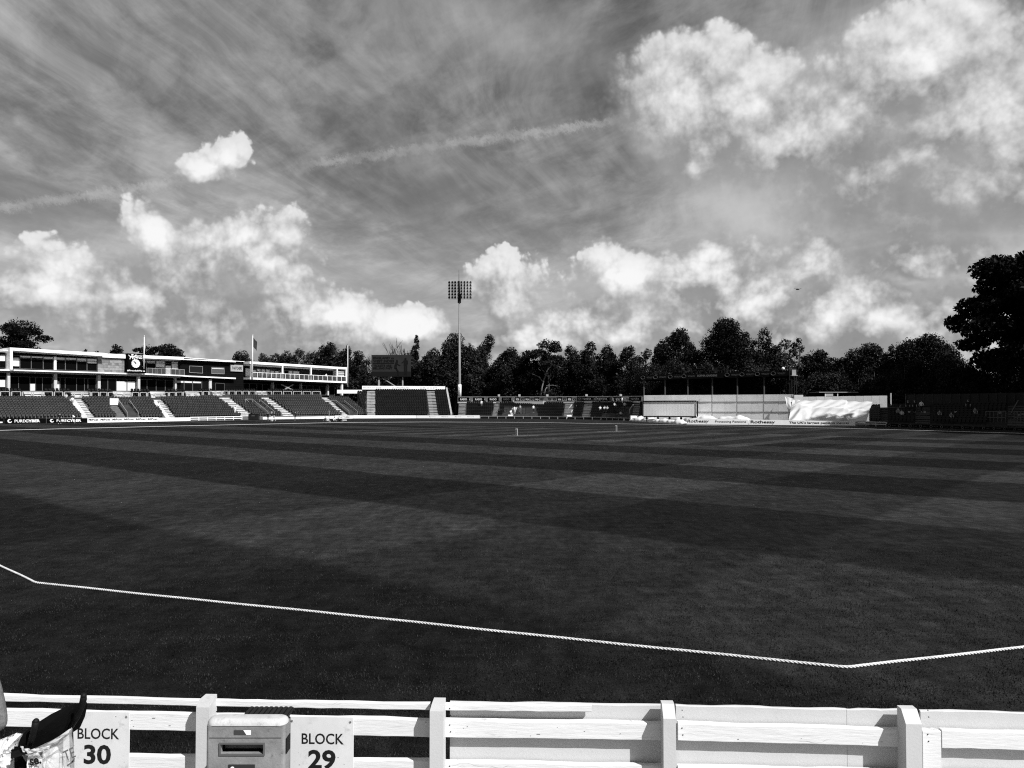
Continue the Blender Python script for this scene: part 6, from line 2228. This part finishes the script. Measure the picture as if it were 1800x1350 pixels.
wb = bag('paper_bag', 'white paper bag inside the clear carrier on the pushchair', [(72, 1322), (100, 1311), (104, 1320), (103, 1400), (74, 1400), (70, 1350)], 4.27, .035, M_PAPER, .010, 2)
pb = bag('printed_carrier_bag', 'white carrier bag with bold black letters low on the pushchair', [(50, 1328), (66, 1322), (74, 1335), (73, 1400), (46, 1400), (48, 1345)], 4.20, .03, M_PAPER, .010, 4)
lettering('se.', P(62, 1338.5, 4.155), Vector((.97, 0, .2)), Vector((-.2, 0, .97)), .062, .036, M_INK, pb, bold=.04)
fb = bag('flowered_bag', 'pale flowered plastic bag at the lower left corner', [(-30, 1312), (8, 1297), (30, 1288), (38, 1290), (30, 1306), (24, 1330), (24, 1400), (-40, 1400), (-45, 1350)], 4.38, .06, patterned(), .015, 3)

# ------------------------------------------------------------------ people
def skin_mesh(joints, bones, sub=1):
    """joints: name -> (x, y, z, radius); bones: pairs. Returns (verts, faces) of one continuous body."""
    names = list(joints)
    idx = {n: i for i, n in enumerate(names)}
    me = bpy.data.meshes.new('skel')
    me.from_pydata([joints[n][:3] for n in names], [(idx[a], idx[b_]) for a, b_ in bones], [])
    ob = bpy.data.objects.new('skel', me)
    C.objects.link(ob)
    md = ob.modifiers.new('skin', 'SKIN')
    md.use_smooth_shade = True
    for i, n in enumerate(names):
        r_ = joints[n][3]
        rx, ry_ = (r_ if isinstance(r_, tuple) else (r_, r_))
        me.skin_vertices[0].data[i].radius = (rx, ry_)
        me.skin_vertices[0].data[i].use_root = (n == 'pelvis')
    if sub:
        s = ob.modifiers.new('sub', 'SUBSURF'); s.levels = sub; s.render_levels = sub
    dg = bpy.context.evaluated_depsgraph_get()
    dg.update()
    m2 = bpy.data.meshes.new_from_object(ob.evaluated_get(dg))
    vs = [tuple(v.co) for v in m2.vertices]
    fs = [tuple(p.vertices) for p in m2.polygons]
    bpy.data.objects.remove(ob)
    bpy.data.meshes.remove(me); bpy.data.meshes.remove(m2)
    return vs, fs
BONES = [('pelvis', 'waist'), ('waist', 'chest'), ('chest', 'neck'), ('neck', 'head'), ('head', 'crown')]
for s in 'lr':
    BONES += [('chest', 'sh' + s), ('sh' + s, 'el' + s), ('el' + s, 'wr' + s), ('wr' + s, 'hd' + s), ('pelvis', 'hip' + s), ('hip' + s, 'kn' + s), ('kn' + s, 'an' + s), ('an' + s, 'to' + s)]
def stance(kind):
    j = {'pelvis': (0, 0, .95, .13), 'waist': (0, 0, 1.08, .125), 'chest': (0, 0, 1.32, .14), 'neck': (0, -.01, 1.49, .055), 'head': (0, -.03, 1.60, .085), 'crown': (0, -.02, 1.71, .07)}
    for s, k in (('l', -1), ('r', 1)):
        j['sh' + s] = (k * .19, 0, 1.41, .06); j['el' + s] = (k * .25, .02, 1.12, .045); j['wr' + s] = (k * .25, -.06, .88, .034); j['hd' + s] = (k * .25, -.09, .79, .036)
        j['hip' + s] = (k * .09, 0, .90, .09); j['kn' + s] = (k * .10, -.02, .50, .06); j['an' + s] = (k * .10, .03, .09, .045); j['to' + s] = (k * .11, -.13, .04, .04)
    if kind == 'walk':
        j['knl'] = (-.10, -.16, .53, .06); j['anl'] = (-.10, -.20, .10, .045); j['tol'] = (-.10, -.35, .05, .04)
        j['knr'] = (.10, .05, .50, .06); j['anr'] = (.10, .28, .14, .045); j['tor'] = (.10, .16, .04, .04)
        j['ell'] = (-.25, .12, 1.14, .045); j['wrl'] = (-.25, .12, .92, .034); j['hdl'] = (-.25, .10, .83, .036)
        j['elr'] = (.25, -.08, 1.13, .045); j['wrr'] = (.24, -.25, .98, .034); j['hdr'] = (.24, -.32, .93, .036)
    if kind == 'sit':
        for n in ('pelvis', 'waist', 'chest', 'neck', 'head', 'crown', 'shl', 'shr', 'ell', 'elr'):
            x, y, z, r_ = j[n]; j[n] = (x, y + .04, z - .46, r_)
        for s, k in (('l', -1), ('r', 1)):
            j['hip' + s] = (k * .09, .0, .45, .09); j['kn' + s] = (k * .13, -.44, .50, .06); j['an' + s] = (k * .13, -.44, .09, .045); j['to' + s] = (k * .14, -.60, .04, .04)
            j['el' + s] = (k * .24, -.10, .72, .045); j['wr' + s] = (k * .15, -.32, .60, .034); j['hd' + s] = (k * .12, -.40, .58, .036)
    if kind == 'ground':                        # sitting on the grass, knees up
        for n in ('pelvis', 'waist', 'chest', 'neck', 'head', 'crown', 'shl', 'shr'):
            x, y, z, r_ = j[n]; j[n] = (x, y + (z - .95) * .35, .12 + (z - .95) * .92, r_)
        for s, k in (('l', -1), ('r', 1)):
            j['hip' + s] = (k * .09, -.03, .12, .09); j['kn' + s] = (k * .14, -.42, .42, .06); j['an' + s] = (k * .14, -.68, .08, .045); j['to' + s] = (k * .15, -.82, .05, .04)
            j['el' + s] = (k * .27, .25, .32, .045); j['wr' + s] = (k * .30, .36, .08, .034); j['hd' + s] = (k * .30, .42, .04, .036)
    if kind == 'point':
        j['elr'] = (.34, -.05, 1.47, .045); j['wrr'] = (.48, -.10, 1.63, .034); j['hdr'] = (.55, -.12, 1.70, .036)
    if kind == 'stoop':
        for n, f in (('waist', .25), ('chest', .6), ('neck', .9), ('head', 1.05), ('crown', 1.2), ('shl', .75), ('shr', .75), ('ell', .8), ('elr', .8), ('wrl', .9), ('wrr', .9), ('hdl', .95), ('hdr', .95)):
            x, y, z, r_ = j[n]; j[n] = (x, y - .42 * f, z - .22 * f, r_)
    return j
BODY = {}
SKIN = mat('skin', .32, .6, .1, 12)
HAIR = mat('hair', .03, .7)
SHOE = mat('shoe', .5, .6)
CLOTH = {'w': mat('cloth_white', .75, .8, .08, 6), 'k': mat('cloth_black', .012, .8, .2, 6), 'g': mat('cloth_grey', .16, .8, .15, 6), 'l': mat('cloth_light', .45, .8, .1, 6)}
def body(kind):
    if kind not in BODY:
        BODY[kind] = skin_mesh(stance(kind), BONES, 1)
    return BODY[kind]
PEOPLE = {}
def person(p, face, kind, top, legs, label, group=None, hat=None, bare=True):
    """face: heading in degrees the person looks to (0 = towards the viewer)"""
    key = (kind, top, legs)
    j = stance(kind)
    if key not in PEOPLE:
        vs, fs = body(kind)
        me = bpy.data.meshes.new('person_body')
        me.from_pydata(vs, [], fs)
        for m_ in (CLOTH[top], CLOTH[legs], SKIN, SHOE):
            me.materials.append(m_)
        J = {n: Vector(j[n][:3]) for n in j}
        segs = [('pelvis', 'waist', 0), ('waist', 'chest', 0), ('chest', 'shl', 0), ('chest', 'shr', 0), ('neck', 'head', 2), ('head', 'crown', 2), ('shl', 'ell', 0), ('shr', 'elr', 0), ('ell', 'wrl', 2), ('elr', 'wrr', 2), ('wrl', 'hdl', 2), ('wrr', 'hdr', 2),
                ('hipl', 'knl', 1), ('hipr', 'knr', 1), ('knl', 'anl', 1), ('knr', 'anr', 1), ('anl', 'tol', 3), ('anr', 'tor', 3), ('pelvis', 'hipl', 1), ('pelvis', 'hipr', 1)]
        for pl in me.polygons:
            c = Vector(pl.center)
            best, bi = 1e9, 0
            for a, b_, mi in segs:
                A_, B2_ = J[a], J[b_]
                d_ = B2_ - A_
                t_ = max(0, min(1, (c - A_).dot(d_) / max(1e-9, d_.length_squared)))
                q = (c - A_ - d_ * t_).length
                if q < best: best, bi = q, mi
            pl.material_index = bi
            pl.use_smooth = True
        PEOPLE[key] = me
    t = bpy.data.objects.new('person', PEOPLE[key])
    C.objects.link(t)
    t.location = p
    t.rotation_euler = (0, 0, R(face))
    tag(t, label, 'person', group)
    hd, cr = Vector(j['head'][:3]), Vector(j['crown'][:3])
    b = MB()
    c = hd.lerp(cr, .62) + Vector((0, .02, 0))
    b.ball(c, .102, 10, 7, (1, 1.08, .86))
    if hat:
        b2 = MB(); b2.ball(c + Vector((0, -.01, .02)), .11, 10, 6, (1, 1.1, .75)); b2.disc(c + Vector((0, -.02, .0)), (0, 0, 1), .17, .015, 14)
        b2.build('hat', CLOTH[hat], t, world=False)
    else:
        b.build('hair', HAIR, t, smooth=True, world=False)
    b = MB()
    nf = hd + Vector((0, -.085, .02))
    b.hexa([nf + Vector(v) for v in ((-.015, 0, -.02), (.015, 0, -.02), (.012, .02, -.02), (-.012, .02, -.02), (-.008, .0, .03), (.008, .0, .03), (.008, .02, .03), (-.008, .02, .03))])
    b.build('nose', SKIN, t, world=False)
    return t
def on_field(px, py):
    return G(px, py)
person(G(105, 745.2), 15, 'walk', 'k', 'k', 'walker in black in front of the second black board', 'people on the field')
person(G(132, 744.0), -60, 'stoop', 'w', 'k', 'stooping person in white top by the second black board', 'people on the field')
person(G(471, 740.2), 170, 'stand', 'k', 'k', 'leftmost of the three dark figures at the pale aisle foot', 'people on the field')
person(G(477.5, 740.8), 20, 'stand', 'k', 'w', 'middle of three dark figures, wearing a white hat', 'people on the field', hat='w')
person(G(482, 740.5), -30, 'walk', 'k', 'l', 'rightmost of the three dark figures, with pale legs', 'people on the field')
person(G(519, 739.0), 10, 'point', 'k', 'k', 'dark figure raising an arm before the plain white board', 'people on the field')
person(G(573, 740.5), 50, 'ground', 'k', 'w', 'person sitting on the grass left of the cider board', 'people on the field')
person(G(586, 741), -40, 'ground', 'w', 'k', 'person in white top sitting on the grass below the cider board', 'people on the field')
person(G(596, 740.8), 70, 'ground', 'k', 'k', 'person in black reclining on the grass below the cider board', 'people on the field')
b = MB(); c = G(578.5, 741); b.beam(c, c + ZUP * 2.0, .09); o = b.build('marker_pole', M_STEEL); tag(o, 'thin pale pole stuck in the grass between the seated players', 'pole')
b = MB(); c = G(605, 740.2); b.bbox(c + ZUP * .14, (.9, .4, .28), .06); o = b.build('kit_bag', CLOTH['l']); tag(o, 'pale kit bag on the grass right of the seated players', 'bag')
b = MB(); b.tube((c + Vector((-.25, 0, .26)), c + Vector((-.1, 0, .38)), c + Vector((.1, 0, .38)), c + Vector((.25, 0, .26))), .02, 6); b.build('handle', CLOTH['k'], o, world=True)

def terrace_pt(front, back, st, f):
    i = min(int(st), len(front) - 2); t = st - i
    a = front[i].lerp(front[i + 1], t); c = back[i].lerp(back[i + 1], t)
    return a.lerp(c, f)
GS = 'spectators in the stands'
def in_rows(front, back, rows, st, row, face, kind, top, legs, label, hat=None):
    p = terrace_pt(front, back, st, (row + .12) / rows)
    a = terrace_pt(front, back, st, row / rows)
    p.z = a.z + .01
    return person(p, face, kind, top, legs, label, GS, hat)
in_rows(fr, bk, 11, .9, 10, 25, 'sit', 'l', 'g', 'spectator in the top row left of the first pale aisle')
in_rows(fr, bk, 11, .94, 8, 25, 'sit', 'w', 'k', 'spectator in white beside the top of the first pale aisle')
in_rows(fr, bk, 11, 1.93, 5, 25, 'sit', 'w', 'g', 'spectator in white beside the second pale aisle')
in_rows(fr, bk, 11, 2.86, 1, 25, 'stand', 'w', 'w', 'person in white standing low beside the wide pale aisle')
in_rows(fr3, bk3, 9, .53, 6, 5, 'stand', 'w', 'g', 'lone spectator in white in the seats under the third watch board')
for k, (st, row, kind, top, legs, lab) in enumerate((
    (1.30, 2, 'stand', 'w', 'l', 'person in white by the left press box'), (1.42, 3, 'stand', 'l', 'g', 'person in pale grey at the foot of the left stair flight'),
    (1.22, 1, 'sit', 'w', 'w', 'person in white seated low by the left press box'), (1.72, 3, 'stand', 'w', 'k', 'person in white top and dark trousers between the press boxes'),
    (3.72, 8, 'stand', 'l', 'k', 'standing spectator under the first car maker board'), (4.12, 8, 'stand', 'g', 'k', 'standing grey spectator under the second car maker board'),
    (4.28, 8, 'stand', 'l', 'k', 'standing pale spectator under the third car maker board, left of two'), (4.42, 8, 'stand', 'w', 'g', 'standing spectator in white under the third car maker board, right of two'),
    (3.78, 4, 'sit', 'w', 'g', 'spectator in white seated low in the middle rows'), (3.92, 4, 'sit', 'w', 'k', 'spectator in white seated in the middle rows, right of a pair'), (4.0, 4, 'sit', 'l', 'k', 'pale spectator seated next to the pair in white'),
    (4.2, 6, 'sit', 'l', 'k', 'pale spectator seated below the standing group'), (4.5, 5, 'stand', 'w', 'k', 'standing spectator in white left of the right press box'), (4.42, 1, 'sit', 'w', 'k', 'spectator in white alone in the lowest rows'))):
    in_rows(fr3, bk3, 9, st, row, rng.uniform(-30, 30), kind, top, legs, lab)
for k, (st, row, kind, top, legs, lab, hat) in enumerate((  # some pale clothes greyed, so the cloth colour carries the shade
    (1.45, 3, 'sit', 'g', 'k', 'grey spectator at the left end of the shaded stand', None), (1.62, 2, 'sit', 'l', 'k', 'pale spectator low at the left end of the shaded stand', None),
    (2.5, 5, 'walk', 'w', 'k', 'person in white climbing the first stair of the shaded stand', None), (1.9, 5, 'stand', 'k', 'k', 'dark figure standing in the shaded stand, left one', 'g'),
    (2.2, 5, 'stand', 'k', 'k', 'dark figure standing in the shaded stand, right one', 'g'), (3.2, 2, 'sit', 'g', 'k', 'grey spectator low in the middle of the shaded stand', None),
    (3.55, 1, 'sit', 'g', 'k', 'grey spectator in the front rows of the shaded stand', None), (4.15, 3, 'sit', 'g', 'g', 'grey spectator with folded arms right of the shaded stand middle', None),
    (4.02, 5, 'stand', 'k', 'k', 'dark figure standing high in the shaded stand', None))):
    in_rows(rf, rb, 8, st, row, rng.uniform(-35, -5), kind, top, legs, lab, hat)
# balcony guests
for x, top, lab in ((446, 'k', 'dark guest leaning on the balcony, left one'), (457, 'k', 'dark guest leaning on the balcony, right one'), (565.5, 'w', 'guest in white at the right end of the balcony')):
    q = BP(x, 668, 1.7); q.z = BP(x, slab_t(x) - 1.2, 1.7).z + .02
    person(q, math.degrees(math.atan2(BN.x, -BN.y)), 'stand', top, 'k', lab, 'guests on the balcony')

# small carts and stacks in front of the low stand
def cart(px, py, dy, label, sc):
    c = FP(px, 0, dy)
    t = thing('equipment_cart', label, 'cart', c)
    b = MB(); b.bbox(c + ZUP * (.75 * sc), (1.5 * sc, .9, .9 * sc), .05); b.build('box', M_BOARD, t)
    b = MB(); b.box(c + ZUP * .26, (1.7 * sc, 1.0, .08)); b.build('deck', M_STEEL, t)
    for s in (-1, 1):
        for u in (-1, 1):
            b = MB(); b.disc(c + Vector((s * .6 * sc, u * .4, .12)), (0, 1, 0), .12, .07, 12); b.build('wheel', M_DKSTEEL, t)
    b = MB(); b.tube((c + Vector((.85 * sc, 0, .3)), c + Vector((1.0 * sc, 0, 1.0)), c + Vector((1.0 * sc, .3, 1.0))), .03, 6); b.build('handle', M_STEEL, t)
cart(897, 730, 1.6, 'white equipment cart below the left stair flight', .7)
cart(1000, 733, 1.4, 'white equipment cart at the foot of the middle stairs', .7)
cart(1113, 733, .9, 'white equipment cart next to the crumpled cover', .8)

# ------------------------------------------------------------------ person at the left edge, only an elbow in the picture
def near_person():
    Y = 4.3
    el = P(2, 1278, Y)                         # elbow
    j = stance('stand')
    o = Vector((el.x - .29, Y + .02, .01))
    j2 = {n: (v[0], v[1], v[2], v[3]) for n, v in j.items()}
    ez = el.z - o.z
    sc = ez / 1.12
    sc = min(1.08, max(.95, sc))
    j2 = {n: (v[0] * sc, v[1] * sc, v[2] * sc, v[3] * sc if not isinstance(v[3], tuple) else v[3]) for n, v in j.items()}
    e = el - o
    j2['shr'] = (.19, 0, e.z + .30, .058)
    j2['elr'] = (e.x, e.y, e.z, .046)
    j2['wrr'] = (e.x - .10, e.y - .20, e.z + .12, .034)
    j2['hdr'] = (e.x - .16, e.y - .27, e.z + .17, .036)
    dz = e.z + .30 - j2['chest'][2] - .09
    for n in ('chest', 'neck', 'head', 'crown', 'shl', 'ell', 'wrl', 'hdl'):
        v = j2[n]; j2[n] = (v[0], v[1], v[2] + dz, v[3])
    vs, fs = skin_mesh(j2, BONES, 2)
    me = bpy.data.meshes.new('person_body')
    me.from_pydata(vs, [], fs)
    me.materials.append(mat('arm_skin', .13, .6, .25, 30, .5, 60)); me.materials.append(CLOTH['g']); me.materials.append(CLOTH['k'])
    for pl in me.polygons:
        pl.use_smooth = True
        c = pl.center
        if c.z < j2['pelvis'][2]: pl.material_index = 2
        elif c.x < .15 and c.z < j2['neck'][2] - .02: pl.material_index = 1
    t = bpy.data.objects.new('person', me)
    C.objects.link(t)
    t.location = o
    tag(t, 'person beside the pushchair at the left edge, only a bare elbow showing', 'person')
    hd, cr = Vector(j2['head'][:3]), Vector(j2['crown'][:3])
    sk_ = MATS['arm_skin']
    b = MB(); b.ball(hd.lerp(cr, .55) + Vector((0, .03, .022)), .104, 16, 12, (1, 1.02, .92)); b.build('hair', HAIR, t, smooth=True, world=False)
    b = MB(); b.ball(hd + Vector((0, -.03, -.01)), .082, 14, 10, (.92, 1.0, 1.25)); b.build('face', sk_, t, smooth=True, world=False)
    b = MB(); n0 = hd + Vector((0, -.112, -.005)); b.tube((n0 + Vector((0, .02, .035)), n0 + Vector((0, -.004, 0)), n0 + Vector((0, .014, -.012))), (.008, .014, .010), 8); b.build('nose', sk_, t, smooth=True, world=False)
    b = MB(); b.tube((hd + Vector((-.025, -.098, -.058)), hd + Vector((0, -.106, -.06)), hd + Vector((.025, -.098, -.058))), .006, 6); b.build('mouth', mat('lip', .09, .6), t, world=False)
    for s_ in (-1, 1):
        b = MB(); b.ball(hd + Vector((s_ * .032, -.098, .024)), .012, 10, 8); b.build('eye', HAIR, t, smooth=True, world=False)
        b = MB(); b.ball(hd + Vector((s_ * .083, .0, .0)), .026, 8, 8, (.35, .7, 1.1)); b.build('ear', sk_, t, smooth=True, world=False)
    for s_, n_ in (('l', -1), ('r', 1)):
        w_, h_ = Vector(j2['wr' + s_][:3]), Vector(j2['hd' + s_][:3])
        dv = (h_ - w_).normalized()
        sd = dv.cross(Vector((0, 1, 0)) if abs(dv.z) > .6 else ZUP).normalized()
        cu = dv.cross(sd)
        for k_, L_ in enumerate((.062, .074, .078, .068)):
            o0 = h_ + dv * .01 + sd * ((k_ - 1.5) * .019)
            b = MB(); b.tube((o0, o0 + dv * L_ * .5, o0 + dv * L_ * .85 + cu * L_ * .22, o0 + dv * L_ + cu * L_ * .45), (.010, .0095, .0085, .007), 8); b.build('finger', sk_, t, smooth=True, world=False)
        o0 = w_.lerp(h_, .45) + sd * (-.026)
        b = MB(); b.tube((o0, o0 + dv * .03 - sd * .022, o0 + dv * .062 - sd * .02), (.013, .011, .008), 8); b.build('thumb', sk_, t, smooth=True, world=False)
near_person()
